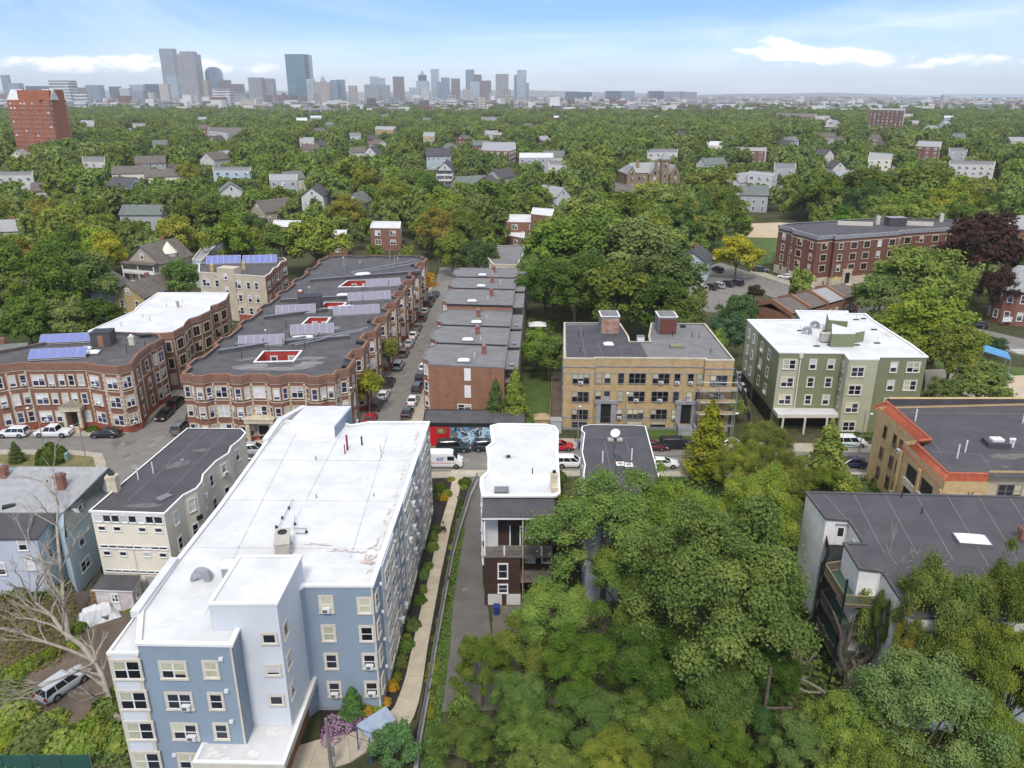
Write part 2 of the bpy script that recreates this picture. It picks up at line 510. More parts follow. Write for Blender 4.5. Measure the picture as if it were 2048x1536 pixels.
class Bld:
    """a building: an Empty at its base that parents wall, roof, windows and fittings"""
    def __init__(s,name,label,foot,H,z0=0.0,cat='building',group=None):
        foot=[tuple(p[:2])for p in foot]
        if area(foot)<0:foot=foot[::-1]
        s.foot,s.H,s.z0=foot,H,z0
        n=len(foot)
        s.root=thing(name,label,cat,(sum(p[0]for p in foot)/n,sum(p[1]for p in foot)/n,z0),group)
        s.o=Vector(s.root['_o'])
        FOOT.append(foot)
    def edge(s,i,foot=None):
        f=foot or s.foot
        A,B=Vector(f[i%len(f)]),Vector(f[(i+1)%len(f)])
        t=(B-A).normalized()
        return A,B,t,Vector((t.y,-t.x)),(B-A).length
    def part(s,name,m,parent=None,smooth=False):
        return m.build(name,parent or s.root,smooth,origin=s.o)
    def wall(s,m,foot=None,z0=None,z1=None,clap=0.0,name='wall',skip=(),base=None):
        foot=foot or s.foot
        z0=s.z0 if z0 is None else z0
        z1=s.H if z1 is None else z1
        b=M()
        for i in range(len(foot)):
            if i in skip:continue
            A,B,t,n,L=s.edge(i,foot)
            if L<.02:continue
            if clap:
                k=max(1,round((z1-z0)/clap))
                hh=(z1-z0)/k
                for j in range(k):
                    za,zb=z0+j*hh,z0+(j+1)*hh
                    q=n*.05
                    b.face([(A.x+q.x,A.y+q.y,za),(B.x+q.x,B.y+q.y,za),(B.x,B.y,zb),(A.x,A.y,zb)],m)
                    b.face([(A.x,A.y,za),(B.x,B.y,za),(B.x+q.x,B.y+q.y,za),(A.x+q.x,A.y+q.y,za)],m)
            else:
                b.face([(A.x,A.y,z0),(B.x,B.y,z0),(B.x,B.y,z1),(A.x,A.y,z1)],m)
        o=s.part(name,b)
        if base:
            bm,zb=base
            g=M()
            g.prism(inset(foot,-.06),z0,zb,bm,caps=False)
            of,inn=inset(foot,-.06),foot
            for i in range(len(foot)):
                a,c,d,e=of[i],of[(i+1)%len(of)],inn[(i+1)%len(of)],inn[i]
                g.face([(*a,zb),(*c,zb),(*d,zb),(*e,zb)],bm)
            s.part('foundation',g)
        return o
    def band(s,z0,z1,m,out=.08,foot=None,name='cornice'):
        foot=foot or s.foot
        g=M()
        of=inset(foot,-out)
        g.prism(of,z0,z1,m,caps=False)
        for zz,rev in ((z1,0),(z0,1)):
            for i in range(len(foot)):
                k=(i+1)%len(foot)
                q=[(*of[i],zz),(*of[k],zz),(*foot[k],zz),(*foot[i],zz)]
                g.face(q[::-1]if rev else q,m)
        return s.part(name,g)
    def roof(s,m,drop=.35,cap='cream_trim',wide=.3,holes=(),foot=None,H=None,inner=None,out=.05):
        """sunk roof deck behind a low parapet with a coping"""
        foot,H=foot or s.foot,s.H if H is None else H
        inn=inset(foot,wide)
        outr=inset(foot,-out)
        g=M()
        g.flat(inn,H-drop,m,holes)
        o=s.part('roof',g)
        g=M()
        k=len(foot)
        for i in range(k):
            j=(i+1)%k
            g.face([(*outr[i],H+.04),(*outr[j],H+.04),(*inn[j],H+.04),(*inn[i],H+.04)],cap)
            g.face([(*inn[i],H-drop-.02),(*inn[i],H+.04),(*inn[j],H+.04),(*inn[j],H-drop-.02)],inner or m)
            g.face([(*outr[i],H-.18),(*outr[j],H-.18),(*outr[j],H+.04),(*outr[i],H+.04)],cap)
            g.face([(*foot[i],H-.18),(*foot[j],H-.18),(*outr[j],H-.18),(*outr[i],H-.18)],cap)
        s.part('coping',g,o)
        return o
    def hit(s,i,u,v,foot=None):
        """where the sight line of a pixel meets wall i: (metres along it, height)"""
        A,B,t,n,L=s.edge(i,foot)
        p=P(u,v,0)
        o=Vector((0,0,CAMH))
        d=p-o
        dn=d.x*n.x+d.y*n.y
        k=((A.x-o.x)*n.x+(A.y-o.y)*n.y)/dn
        q=o+d*k
        return(q.x-A.x)*t.x+(q.y-A.y)*t.y,q.z
    def win(s,i,sx,z,w,h,kind,foot=None,ac=.0,out=.0,name='window'):
        A,B,t,n,L=s.edge(i,foot)
        f,p=winmesh(w,h,kind,wr.randrange(7))
        q=A+t*sx+n*(out+.004)
        rz=math.atan2(t.y,t.x)
        o=link(name,f,s.root,(q.x-s.o.x,q.y-s.o.y,z-s.o.z),rz)
        link('pane',p,o,(0,0,0))
        if wr.random()<ac:
            link('air_conditioner',ACME,s.root,(q.x-s.o.x+t.x*.0,q.y-s.o.y,z-h/2+.25-s.o.z),rz)
        return o
    def winpx(s,i,u,v,w,h,kind,foot=None,ac=.0,dz=(0,),out=0.0,clampL=True):
        sx,z=s.hit(i,u,v,foot)
        L=s.edge(i,foot)[4]
        if clampL:sx=min(max(sx,w/2+.12),L-w/2-.12)
        for d in dz:s.win(i,sx,z+d,w,h,kind,foot,ac,out)
        return sx,z
    def wbox(s,name,i,s0,s1,z0,z1,o0,o1,m,foot=None,parent=None):
        """box against wall i between s0..s1 along it, o0..o1 out from it"""
        A,B,t,n,L=s.edge(i,foot)
        c=A+t*((s0+s1)/2)+n*((o0+o1)/2)
        g=M()
        g.obox(c,t,n,abs(s1-s0)/2,abs(o1-o0)/2,z0,z1,m)
        return s.part(name,g,parent)
    def rbox(s,name,c,ang,hx,hy,z0,z1,m,top=None,parent=None):
        g=M()
        ax,ay=(math.cos(ang),math.sin(ang)),(-math.sin(ang),math.cos(ang))
        g.obox(c,ax,ay,hx,hy,z0,z1,m)
        if top:g.obox(c,ax,ay,hx+.06,hy+.06,z1,z1+.06,top)
        return s.part(name,g,parent)
    def pipe(s,name,c,z0,h,r,m,cap=None):
        g=M()
        g.tube((c[0],c[1],z0),(c[0],c[1],z0+h),r,r,m,7)
        if cap:g.tube((c[0],c[1],z0+h),(c[0],c[1],z0+h+r*1.4),r*1.7,r*1.3,cap,8)
        return s.part(name,g)
    def skylight(s,c,ang,hx,hy,z,m='plastic_white'):
        g=M()
        ax,ay=(math.cos(ang),math.sin(ang)),(-math.sin(ang),math.cos(ang))
        g.obox(c,ax,ay,hx,hy,z,z+.3,'grey_metal')
        k,j=.92,.55
        lo=[(c[0]+ax[0]*hx*k*a+ay[0]*hy*k*b,c[1]+ax[1]*hx*k*a+ay[1]*hy*k*b,z+.3)for a,b in ((-1,-1),(1,-1),(1,1),(-1,1))]
        hi=[(c[0]+ax[0]*hx*j*a+ay[0]*hy*j*b,c[1]+ax[1]*hx*j*a+ay[1]*hy*j*b,z+.55)for a,b in ((-1,-1),(1,-1),(1,1),(-1,1))]
        g.mesh(lo+hi,((0,1,5,4),(1,2,6,5),(2,3,7,6),(3,0,4,7),(4,5,6,7)),m)
        return s.part('skylight',g)
    def chimney(s,c,z0,h,r=.45,m='chimney_brick',cap='stone_grey'):
        g=M()
        g.box(c[0]-r,c[1]-r*.8,z0,c[0]+r,c[1]+r*.8,z0+h,m)
        g.box(c[0]-r-.07,c[1]-r*.8-.07,z0+h-.35,c[0]+r+.07,c[1]+r*.8+.07,z0+h-.12,m)
        g.box(c[0]-r*.5,c[1]-r*.4,z0+h,c[0]+r*.5,c[1]+r*.4,z0+h+.25,'black_metal' if cap is None else cap)
        return s.part('chimney',g)
    def strips(s,name,pairs,z,w,m):
        """thin raised strips lying on a roof between plan points"""
        g=M()
        for a,b in pairs:
            a,b=Vector(a[:2]),Vector(b[:2])
            t=(b-a).normalized()
            n=Vector((t.y,-t.x))
            g.obox((a+b)/2,t,n,(b-a).length/2,w/2,z,z+.03,m)
        o=s.part(name,g)
        return o
FOOT,ROADS=[],[]
def blob(c,rx,ry,ang=0.0,n=14,rnd=None,rough=.3):
    rnd=rnd or random
    ph=[rnd.uniform(1-rough,1+rough)for _ in range(n)]
    ca,sa=math.cos(ang),math.sin(ang)
    out=[]
    for k in range(n):
        a=2*math.pi*k/n
        x,y=math.cos(a)*rx*ph[k],math.sin(a)*ry*ph[k]
        out.append((c[0]+x*ca-y*sa,c[1]+x*sa+y*ca))
    return out
def patches(bld,z,items,m,seed=1):
    rnd=random.Random(seed)
    g=M()
    for j,(c,rx,ry,a)in enumerate(items):g.flat(blob(c,rx,ry,a,16,rnd),z+j*.0012,m)
    o=bld.part('stain',g)
    o['kind']='stuff'
    return o
mat('lot_dirt',(.15,.13,.11),.95,(.115,.10,.085),.35,1,spots=((.20,.17,.135),.22,.5,.8));mat('deck_green',(.035,.085,.06),.8);mat('teal_paint',(.02,.35,.38),.4);mat('green_sign',(.02,.22,.14),.5);mat('sign_yellow',(.75,.50,.03),.5);mat('shelter_blue',(.30,.36,.44),.6,(.24,.29,.36),1.5);mat('post_blue',(.05,.12,.35),.5)
mat('bin_blue',(.02,.05,.22),.5);mat('cabinet',(.27,.36,.35),.6);mat('screen_green',(.022,.085,.062),.8);mat('canopy_blue',(.09,.30,.55),.6);mat('asphalt_pale',(.25,.232,.205),.95,(.21,.195,.173),1)
mat('bark',(.16,.125,.095),.95,(.10,.078,.06),2.5,1,bump=.5,bscale=9)
mat('pale_bark',(.36,.315,.255),.95,(.25,.215,.17),2.0,1,bump=.4,bscale=9)
# ---------------------------------------------------------------- ground, streets, pavements
def sheet(name,polys,z,m,kerb=None):
    g=M()
    for p in polys:
        p=[tuple(q[:2])for q in p]
        if area(p)<0:p=p[::-1]
        if kerb:
            g.prism(p,0.0,z,kerb,caps=False)
            g.flat(p,z,m)
        else:g.flat(p,z,m)
    return struct(g.build(name))
def PX(*uv,z=0):return[P2(u,v,z)for u,v in uv]
GX,GY0,GY1=11000,-150,15500
gm,t,b=newmat('ground_cover')
tcn=nd(t,'ShaderNodeTexCoord')
c_=mixc(t,maprange(t,noise(t,tcn.outputs['Object'],.035,8,.6),.35,.65),(.050,.062,.020),(.098,.088,.050))
c_=mixc(t,maprange(t,noise(t,tcn.outputs['Object'],.9,4,.6),.4,.7),c_,(.04,.045,.02))
sx_=nd(t,'ShaderNodeSeparateXYZ');t.links.new(tcn.outputs['Object'],sx_.inputs[0])
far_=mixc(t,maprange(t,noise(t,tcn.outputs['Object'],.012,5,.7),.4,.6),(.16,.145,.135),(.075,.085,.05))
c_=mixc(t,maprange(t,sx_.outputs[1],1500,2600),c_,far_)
t.links.new(c_,b.inputs['Base Color'])
b.inputs['Roughness'].default_value=.95
b.inputs['Specular IOR Level'].default_value=.1
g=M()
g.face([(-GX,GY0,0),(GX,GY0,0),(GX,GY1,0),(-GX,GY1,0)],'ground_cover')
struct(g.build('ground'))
# cross street in front of the brick rows, running left to right
A_far=[(-260,870),(0,872),(208,872),(255,868)]
ROAD_A=PX((-500,868),(0,873),(210,873),(262,866),(300,858),(330,845))+PX((500,868),(700,866),(716,858),(800,858),(850,888),(1000,894),(1180,899),(1460,903),(1800,908),(2200,912),(2200,948),(1700,946),(1330,944),(1000,942),(860,946),(560,952),(230,975),(196,960),(214,930),(205,908),(150,902),(-500,897))
ROADS.append(ROAD_A)
# street climbing away between the big brick block and the grey roofed row
ROAD_B=PX((722,850),(744,800),(770,745),(800,690),(830,640),(856,592),(872,560),(880,535),(925,535),(918,560),(905,592),(884,640),(860,690),(840,745),(820,800),(806,850))
ROADS.append(ROAD_B)
# narrow street between the corner brick building and the big block
ROAD_C=PX((270,868),(318,822),(340,790),(372,762),(440,700),(486,680),(470,705),(400,775),(372,830),(360,880))
ROADS.append(ROAD_C)
# street by the ball field and the long brick apartment house
ROAD_D=PX((1385,545),(1440,525),(1500,545),(1560,566),(1640,588),(1760,610),(1890,642),(2100,690),(2300,735),(2300,770),(2048,712),(1900,672),(1700,632),(1560,600),(1480,572),(1440,600),(1440,625),(1385,625))
ROADS.append(ROAD_D)
sheet('road',[ROAD_A,],.035,'asphalt')
sheet('road',[ROAD_B],.043,'asphalt')
sheet('road',[ROAD_C],.047,'asphalt')
sheet('road',[ROAD_D],.035,'asphalt')
# pavements, real steps of 14 cm
PAVE={
 'far_left':PX((-500,856),(0,860),(205,862),(258,852),(300,830),(352,775),(362,782),(318,822),(300,842),(262,866),(210,873),(0,873),(-500,868)),
 'block':PX((505,858),(660,858),(690,850),(720,800),(760,715),(800,645),(845,560),(872,560),(856,592),(830,640),(800,690),(770,745),(744,800),(722,850),(700,866),(500,868)),
 'row':PX((838,850),(848,800),(850,745),(868,690),(890,640),(910,592),(922,560),(930,560),(918,592),(905,640),(890,690),(858,745),(856,850),(1110,878),(1460,886),(1800,891),(2200,895),(2200,912),(1800,908),(1460,903),(1180,899),(1000,894),(850,888),(806,858),(806,850),(820,800),(840,745),(860,690),(884,640),(905,592),(918,560),(922,560)),
 'near':PX((862,958),(1000,953),(1330,954),(1700,956),(2200,959),(2200,948),(1700,946),(1330,944),(1000,942),(862,946)),
 'island':PX((-500,897),(150,902),(205,908),(214,930),(196,960),(150,960),(192,935),(186,915),(140,911),(-500,906)),
 'apartment':PX((1500,545),(1560,566),(1640,588),(1760,610),(1765,604),(1650,580),(1565,558),(1508,538)),
}
for k_,pg in PAVE.items():
    if k_=='row':continue
    sheet('pavement',[pg],.16,'sidewalk_concrete','kerb_stone')
sheet('pavement',[PX((806,850),(820,800),(840,745),(860,690),(884,640),(905,592),(918,560),(930,560),(918,592),(905,640),(890,690),(868,745),(856,800),(850,850))],.16,'sidewalk_concrete','kerb_stone')
sheet('pavement',[PX((806,850.5),(850,850.5),(856,872),(1110,878),(1460,886),(1800,891),(2200,895),(2200,912),(1800,908),(1460,903),(1180,899),(1000,894),(850,888),(812,862))],.168,'sidewalk_concrete','kerb_stone')
sheet('lawn',[PX((-500,906),(140,911),(186,915),(192,935),(150,958),(-500,958))],.10,'dry_grass')
sheet('lawn',[PX((1690,955),(1760,955),(1765,1010),(1620,1010))],.06,'grass_green')
sheet('lawn',[PX((1030,745),(1100,745),(1100,850),(1050,850))],.04,'grass_green')
sheet('lawn',[PX((1290,858),(1450,860),(1450,888),(1290,884))],.06,'grass_green')
sheet('path',[PX((1104,745),(1130,745),(1126,860),(1098,880))],.05,'dirt')
# parking forecourt, ball field, playground
sheet('parking_lot',[PX((1378,560),(1480,556),(1500,585),(1440,622),(1378,622))],.055,'asphalt')
sheet('lawn',[PX((1395,462),(1450,452),(1570,470),(1580,520),(1500,535),(1400,500))],.04,'grass_green')
sheet('infield',[PX((1452,462),(1480,448),(1560,445),(1640,452),(1640,470),(1560,476),(1500,475))],.07,'sand')
sheet('lawn',[PX((1870,720),(2150,745),(2150,800),(1870,790))],.045,'grass_green')
sheet('playground',[PX((1850,740),(1960,735),(2048,760),(2150,790),(2150,830),(1850,800))],.07,'concrete_walk')
sheet('playground',[blob(P2(2030,762),5,4,0,16)],.09,'sand')
sheet('playground',[blob(P2(1990,750),3,2.4,0,16)],.093,'water_blue')
# yard left of the blue building, drive and paths right of it
sheet('yard',[PX((-200,1240),(150,1180),(215,1190),(280,1200),(300,1180),(330,1230),(250,1560),(-250,1700),(-400,1400))],.05,'dirt')
sheet('driveway',[PX((940,952),(966,952),(972,1180),(985,1300),(1010,1420),(880,1425),(905,1200))],.05,'dark_asphalt')
sheet('parking_lot',[PX((985,1190),(1300,1190),(1300,1480),(985,1420))],.045,'lot_dirt')
g=M()
for(a,bb)in (((1000,1345),(1080,1345)),((995,1395),(1080,1396)),((1010,1300),(1070,1300))):
    p,q=P(*a),P(*bb)
    g.obox(((p.x+q.x)/2,(p.y+q.y)/2),(1,0),(0,1),(q-p).length/2,.06,.055,.066,'road_paint')
struct(g.build('parking_markings'))
# planting beds along the walkway
sheet('mulch_bed',[PX((866,958),(935,955),(915,1010),(880,1200),(832,1440),(800,1450),(760,1440),(770,1400),(868,1020)),PX((640,1404),(770,1410),(790,1450),(700,1490),(640,1480))],.06,'mulch')
sheet('mulch_bed',[PX((942,958),(948,975),(905,1120),(868,1300),(838,1530),(800,1530),(838,1440),(862,1300),(880,1120),(915,1000))],.055,'mulch')
sheet('verge',[PX((905,1210),(900,1300),(882,1430),(890,1540),(835,1560),(868,1320),(895,1130),(925,1030),(930,1060))],.06,'grass_green')
# concrete walkway cast in slabs, each slab a piece
WALKC=[((902,940),(975,940)),((905,958),(924,956)),((896,1000),(915,1000)),((881,1050),(902,1050)),((869,1100),(892,1100)),((858,1150),(881,1150)),((846,1200),(872,1200)),((834,1250),(863,1250)),((823,1300),(854,1300)),((812,1350),(847,1352)),((801,1385),(840,1395)),((788,1415),(828,1432)),((772,1432),(812,1462)),((745,1445),(775,1482)),((715,1462),(735,1500)),((690,1470),(690,1530)),((640,1478),(620,1545)),((600,1490),(560,1560))]
wk=bpy.data.objects.new('walkway',None);COL.objects.link(wk);struct(wk)
cl,cr=[],[]
for a,bb in WALKC:
    cl.append(P(*a,.16));cr.append(P(*bb,.16))
def resample(pts,step):
    out,acc=[pts[0]],0
    L=[0]
    for i in range(1,len(pts)):L.append(L[-1]+(pts[i]-pts[i-1]).length)
    return L
Lm=resample([(a+b2)/2 for a,b2 in zip(cl,cr)],1)
def at_len(pts,d):
    for i in range(1,len(pts)):
        if Lm[i]>=d:return pts[i-1].lerp(pts[i],(d-Lm[i-1])/(Lm[i]-Lm[i-1]))
    return pts[-1]
d=0.0
while d<Lm[-1]-.3:
    e=min(d+1.5,Lm[-1])-.025
    a0,a1,b0,b1=at_len(cl,d),at_len(cl,e),at_len(cr,d),at_len(cr,e)
    g=M()
    q=[a1,b1,b0,a0]
    if area([(p.x,p.y)for p in q])<0:q=q[::-1]
    zz=.16+random.uniform(-.012,.012)
    g.prism([(p.x,p.y)for p in q],.02,zz,'concrete_walk')
    g.build('slab',wk,origin=(0,0,0))
    d+=1.5
WALKPOLY=[(p.x,p.y)for p in cl]+[(p.x,p.y)for p in reversed(cr)]
# retaining wall with a galvanised fence along the drive
def polyline_wall(name,label,cat,uv,th,z1,m,rail=None):
    pts=[P(*q)for q in uv]
    t=thing(name,label,cat,tuple(pts[0]))
    g=M()
    for a,b2 in zip(pts,pts[1:]):
        tt=(b2-a).normalized();n=Vector((tt.y,-tt.x,0))
        c=(a+b2)/2
        g.obox((c.x,c.y),(tt.x,tt.y),(n.x,n.y),(b2-a).length/2+.02,th/2,0,z1,m)
    g.build('wall',t)
    return t,pts
RW=[(955,968),(940,1000),(918,1070),(905,1120),(888,1210),(872,1300),(856,1400),(838,1500),(832,1550)]
t,pts=polyline_wall('retaining_wall','long low concrete retaining wall between the walkway planting and the driveway','wall',RW,.35,.75,'kerb_stone')
fz=thing('metal_fence','galvanised mesh fence standing along the top of the driveway retaining wall','fence',tuple(pts[0]))
gp,gr=M(),M()
for a,b2 in zip(pts,pts[1:]):
    n=max(1,int((b2-a).length/2.2))
    for k in range(n):
        p=a.lerp(b2,k/n)
        q=M();q.tube((p.x,p.y,.75),(p.x,p.y,1.95),.035,.035,'galvanised',6);q.build('post',fz)
    for zz in (.95,1.90):gr.tube((a.x,a.y,zz),(b2.x,b2.y,zz),.03,.03,'galvanised',5)
    L=(b2-a).length
    k=0.0
    while k<L:
        p=a.lerp(b2,k/L)
        gr.box(p.x-.012,p.y-.012,.9,p.x+.012,p.y+.012,1.9,'galvanised')
        k+=.16
o=gr.build('mesh_panel',fz);o['kind']='stuff'
# ---------------------------------------------------------------- blue apartment building (foreground)
H=13.3
BP=[(274.5,1286),(463,1289),(478.5,1254),(608,1170),(745,1170),(858,843.5),(739,843.5),(702,850),(660,838),(566,842),(531,884),(440,1010),(352,1121),(280,1222)]
B=Bld('apartment_building','long blue clapboard apartment building with a white roof beside the concrete walkway',[P2(u,v,H)for u,v in BP],H)
blue=B
B.wall('blue_siding',clap=.2)
B.roof('white_roof',drop=.22,cap='white_trim',wide=.28,inner='white_roof',out=.12)
# corner bay, slightly lower, in pale boards
Hb=12.5
p0,p1=P(214,1306,Hb),P(276,1306,Hb)
back=P(275,1224,Hb)
bay=[(p0.x,p0.y),(p1.x-.02,p1.y),(B.foot[0][0]-.02,B.foot[0][1]+1.2),(back.x,back.y)]
B.wall('light_blue_siding',foot=bay,z1=Hb,clap=.2,name='bay_wall')
B.roof('white_roof',.12,'white_trim',.2,foot=bay,H=Hb,inner='white_roof')
for u,v in ((255,1339),(268,1400),(281.5,1461),(295,1521)):
    sx,zz=B.hit(0,u,v,bay)
    B.win(0,sx,zz,2.0,1.62,'bluepair',bay)
# storey bands in cream either side of the bay windows
Lb=B.edge(0,bay)[4]
for s0,s1 in ((0.0,.16),(Lb-.30,Lb)):B.wbox('corner_board',0,s0,s1,0,Hb-.2,-.01,.05,'cream_trim',bay)
for u,v in ((348,1340),(360,1401.5),(371.5,1462.5),(383,1522)):B.winpx(0,u,v,1.85,1.42,'bluepair')
for(u,v)in ((360,1401.5),(371.5,1462.5)):
    sx,zz=B.hit(0,u,v)
    A_,B_,t_,n_,L_=B.edge(0);q=A_+t_*(sx+.5)
    link('air_conditioner',ACME,B.root,(q.x-B.o.x,q.y-B.o.y,zz-.45),math.atan2(t_.y,t_.x))
for u,v in ((423,1339),(433.5,1402),(444,1462)):B.winpx(0,u,v,.95,1.4,'blue')
for u,v in ((443,1316),(454,1380),(464,1441),(350,1508)):
    sx,zz=B.hit(0,u,v);B.wbox('wall_lamp',0,sx-.16,sx+.16,zz-.13,zz+.13,.02,.22,'plastic_white')
# stair tower
HT=15.6
TW=[P2(u,v,HT)for u,v in ((418,1206.5),(553.5,1206),(602,1111),(478,1112))]
B.wall('light_blue_siding',foot=TW,z0=3.4,z1=HT,clap=.2,name='tower_wall')
B.roof('white_roof',.1,'white_trim',.2,foot=TW,H=HT,inner='white_roof',out=.1)
for u,v in ((539,1276.5),(546.5,1340),(553.5,1399.5)):B.winpx(0,u,v,1.0,.82,'bluesq',TW)
for u,v in ((570,1259),(577,1320),(584,1379)):B.winpx(1,u,v,.8,1.15,'bluesq',TW)
# right wing, front and long side
for u,v in ((653,1208),(658,1266),(663.5,1322),(669.5,1378)):B.winpx(3,u,v,.95,1.45,'blue',ac=.55)
for u,v in ((730,1211),(734,1267),(739.5,1322),(744,1377)):B.winpx(3,u,v,1.0,1.4,'blue',ac=.3)
L=B.edge(4)[4]
zs=[B.hit(3,*q)[1]for q in ((730,1211),(734,1267),(739.5,1322),(744,1377))]
x=3.0
k=0
while x<L-1:
    seg=min(5.6,L-x-.3)
    if k%2==0:B.wbox('clapboard_panel',4,x,x+seg,.6,H-.2,0.03,.22,'light_blue_siding')
    else:B.wbox('downpipe',4,x+.1,x+.22,.2,H-.2,.03,.16,'white_trim')
    for zz in zs:
        if k%2==0:
            B.win(4,x+seg*.28,zz,1.7,1.45,'bluepair',out=.22,ac=.2)
            B.win(4,x+seg*.74,zz,1.7,1.45,'bluepair',out=.22,ac=.2)
        else:
            B.win(4,x+seg*.3,zz,.95,1.45,'blue',ac=.35,out=.03)
            B.win(4,x+seg*.72,zz,.95,1.45,'blue',ac=.2,out=.03)
    x+=seg;k+=1
for zz in zs:B.win(4,.8,zz,.9,1.4,'blue',out=.03)
for s_ in (1.6,8.4,14.2,20.0,26.0,32.0):
    for zz in zs:B.wbox('wall_lamp',4,s_,s_+.2,zz+.9,zz+1.1,.2,.42,'plastic_white')
# left long side (seen edge on) and back
for zz in zs:
    for s_ in (3,7,11):
        for e_ in (10,11):B.win(e_,min(s_,B.edge(e_)[4]-1),zz,1.0,1.4,'blue')
        B.win(5,min(s_,B.edge(5)[4]-1),zz,1.0,1.4,'blue')
B.band(.0,.45,'stone_grey',.04,name='foundation')
for i_ in (0,3):
    L=B.edge(i_)[4]
    B.wbox('corner_board',i_,L-.16,L,.4,H-.2,.03,.08,'cream_trim')
# raised roof edges and back parapet
RZ=H-.22
for(a,b2,z1)in (((270,1230),(350,1121),.35),((531,884),(563,841),.4),((566,842),(610,818),.5)):
    p,q=P(*a,H),P(*b2,H);tt=(q-p).normalized()
    g=M();c=(p+q)/2+Vector((tt.y,-tt.x,0))*(.0)
    g.obox((c.x,c.y),(tt.x,tt.y),(-tt.y,tt.x),(q-p).length/2,.35,RZ,H+z1,'white_roof')
    B.part('parapet',g)
pb=[P2(u,v,H+1.3)for u,v in ((580,843),(668,852),(702,812),(612,812))]
g=M();g.prism(pb,RZ,H+1.3,'white_trim','white_roof');B.part('roof_block',g)
g=M();A_,B_=Vector(pb[1]),Vector(pb[2]);tt=(B_-A_).normalized();nn=Vector((tt.y,-tt.x));c=(A_+B_)/2+nn*.03
g.obox(c,tt,nn,(B_-A_).length/2,.03,0,H+1.1,'blue_siding');B.part('clapboard_panel',g)
# rooftop plant
c=P(566,1090,RZ+.6);ang=math.atan2(c.y,c.x)-.1
o=B.rbox('rooftop_unit',(c.x,c.y),ang,1.35,.62,RZ+.25,RZ+1.45,'hvac_beige','hvac_beige')
cx,cy=c.x+math.cos(ang)*.7,c.y+math.sin(ang)*.7
g=M();g.lathe((cx,cy,RZ+1.5),((.42,0),(.42,.08),(.36,.09),(.34,.03)),'black_metal',14);B.part('fan',g,o)
g=M();ax=(math.cos(ang),math.sin(ang));ay=(-ax[1],ax[0])
for k in (-1,1):g.obox((c.x+ax[0]*k,c.y+ax[1]*k),ay,ax,.7,.06,RZ,RZ+.25,'grey_metal')
g.obox((c.x-ax[0]*1.36,c.y-ax[1]*1.36),ay,ax,.5,.06,RZ+.5,RZ+1.0,'hvac_beige')
B.part('louvre',g,o)
g=M()
for a,b2,zz in (((556,1056),(586,998),.35),((588,1062),(590,1030),.7),((588,1056),(614,1057),.3),((590,1066),(614,1067),.12)):
    p,q=P(*a,RZ+zz),P(*b2,RZ+zz);g.tube(p,q,.035,.035,'grey_metal',5)
for a in ((553,1056),(565,1038),(578,1018),(613,1066),(590,1050)):
    p=P(*a,RZ);g.lathe((p.x,p.y,RZ),((.13,0),(.13,.2),(.05,.32)),'black_metal',8)
B.part('conduit',g)
c=P(404,1160,RZ)
g=M()
n=10
for k in range(n):
    a0,a1=math.pi*k/n,math.pi*(k+1)/n
    q=lambda a,r,y:(c.x+math.cos(a)*r,c.y+y,RZ+.25+math.sin(a)*r)
    g.mesh([q(a0,.85,-.3),q(a1,.85,-.3),q(a1,.85,.35),q(a0,.85,.35),q(a0,.32,-.3),q(a1,.32,-.3)],((0,1,2,3),(5,1,0,4)),'galvanised')
g.box(c.x+.3,c.y-.3,RZ,c.x+.87,c.y+.35,RZ+.27,'galvanised')
g.box(c.x-.87,c.y-.3,RZ+.1,c.x-.5,c.y+.35,RZ+.27,'galvanised')
B.part('vent_hood',g)
c=P(463,1162,RZ)
g=M();g.box(c.x-.6,c.y-.6,RZ,c.x+.6,c.y+.6,RZ+.5,'white_roof');g.box(c.x-.52,c.y-.52,RZ+.5,c.x+.52,c.y+.52,RZ+1.55,'galvanised');g.box(c.x-.6,c.y-.6,RZ+1.55,c.x+.6,c.y+.6,RZ+1.75,'white_trim')
B.part('duct',g)
for u,v,h_,r_,m_ in ((695,900,1.9,.12,'red_pipe'),(690,908,1.2,.07,'red_pipe'),(724,890,1.1,.1,'black_metal'),(632,920,.5,.06,'grey_metal'),(633,996,.45,.08,'galvanised'),(748,992,.4,.06,'galvanised'),(476,1128,.4,.07,'black_metal'),(510,1135,.4,.07,'galvanised')):
    p=P(u,v,RZ);B.pipe('vent_pipe',(p.x,p.y),RZ,h_,r_,m_)
p=P(763,915,RZ);g=M();g.tube((p.x,p.y,RZ),(p.x-.1,p.y,RZ+1.7),.03,.03,'grey_metal',5);g.tube((p.x,p.y,RZ+.9),(p.x+.3,p.y,RZ+.5),.02,.02,'grey_metal',4);B.part('aerial',g)
rs=random.Random(5)
items=[]
A_,B_,t_,n_,L_=B.edge(4)
for k in range(46):
    s_=2+rs.random()*(L_-5);q=A_+t_*s_-n_*(.55+rs.random()*.5)
    items.append(((q.x,q.y),.10+rs.random()*.42,.04+rs.random()*.10,math.atan2(t_.y,t_.x)))
for k in range(26):
    u=612+k*4.6+rs.uniform(-2,2);v=1085+(12 if u>660 else 3)+rs.uniform(-2,2)+(u-612)*.07
    p=P(u,v,RZ);items.append(((p.x,p.y),.15+rs.random()*.25,.03+rs.random()*.06,rs.uniform(-.3,.3)))
for k in range(14):
    p=P(735+rs.uniform(-10,22),1110+rs.uniform(-18,20),RZ);items.append(((p.x,p.y),.1+rs.random()*.35,.06+rs.random()*.2,1.1))
mat('roof_stain',(.40,.31,.26),.9,(.66,.61,.56),1.6,1)
patches(B,RZ+.006,items,'roof_stain',4)
mat('roof_lap',(.50,.50,.49),.8)
g=M()
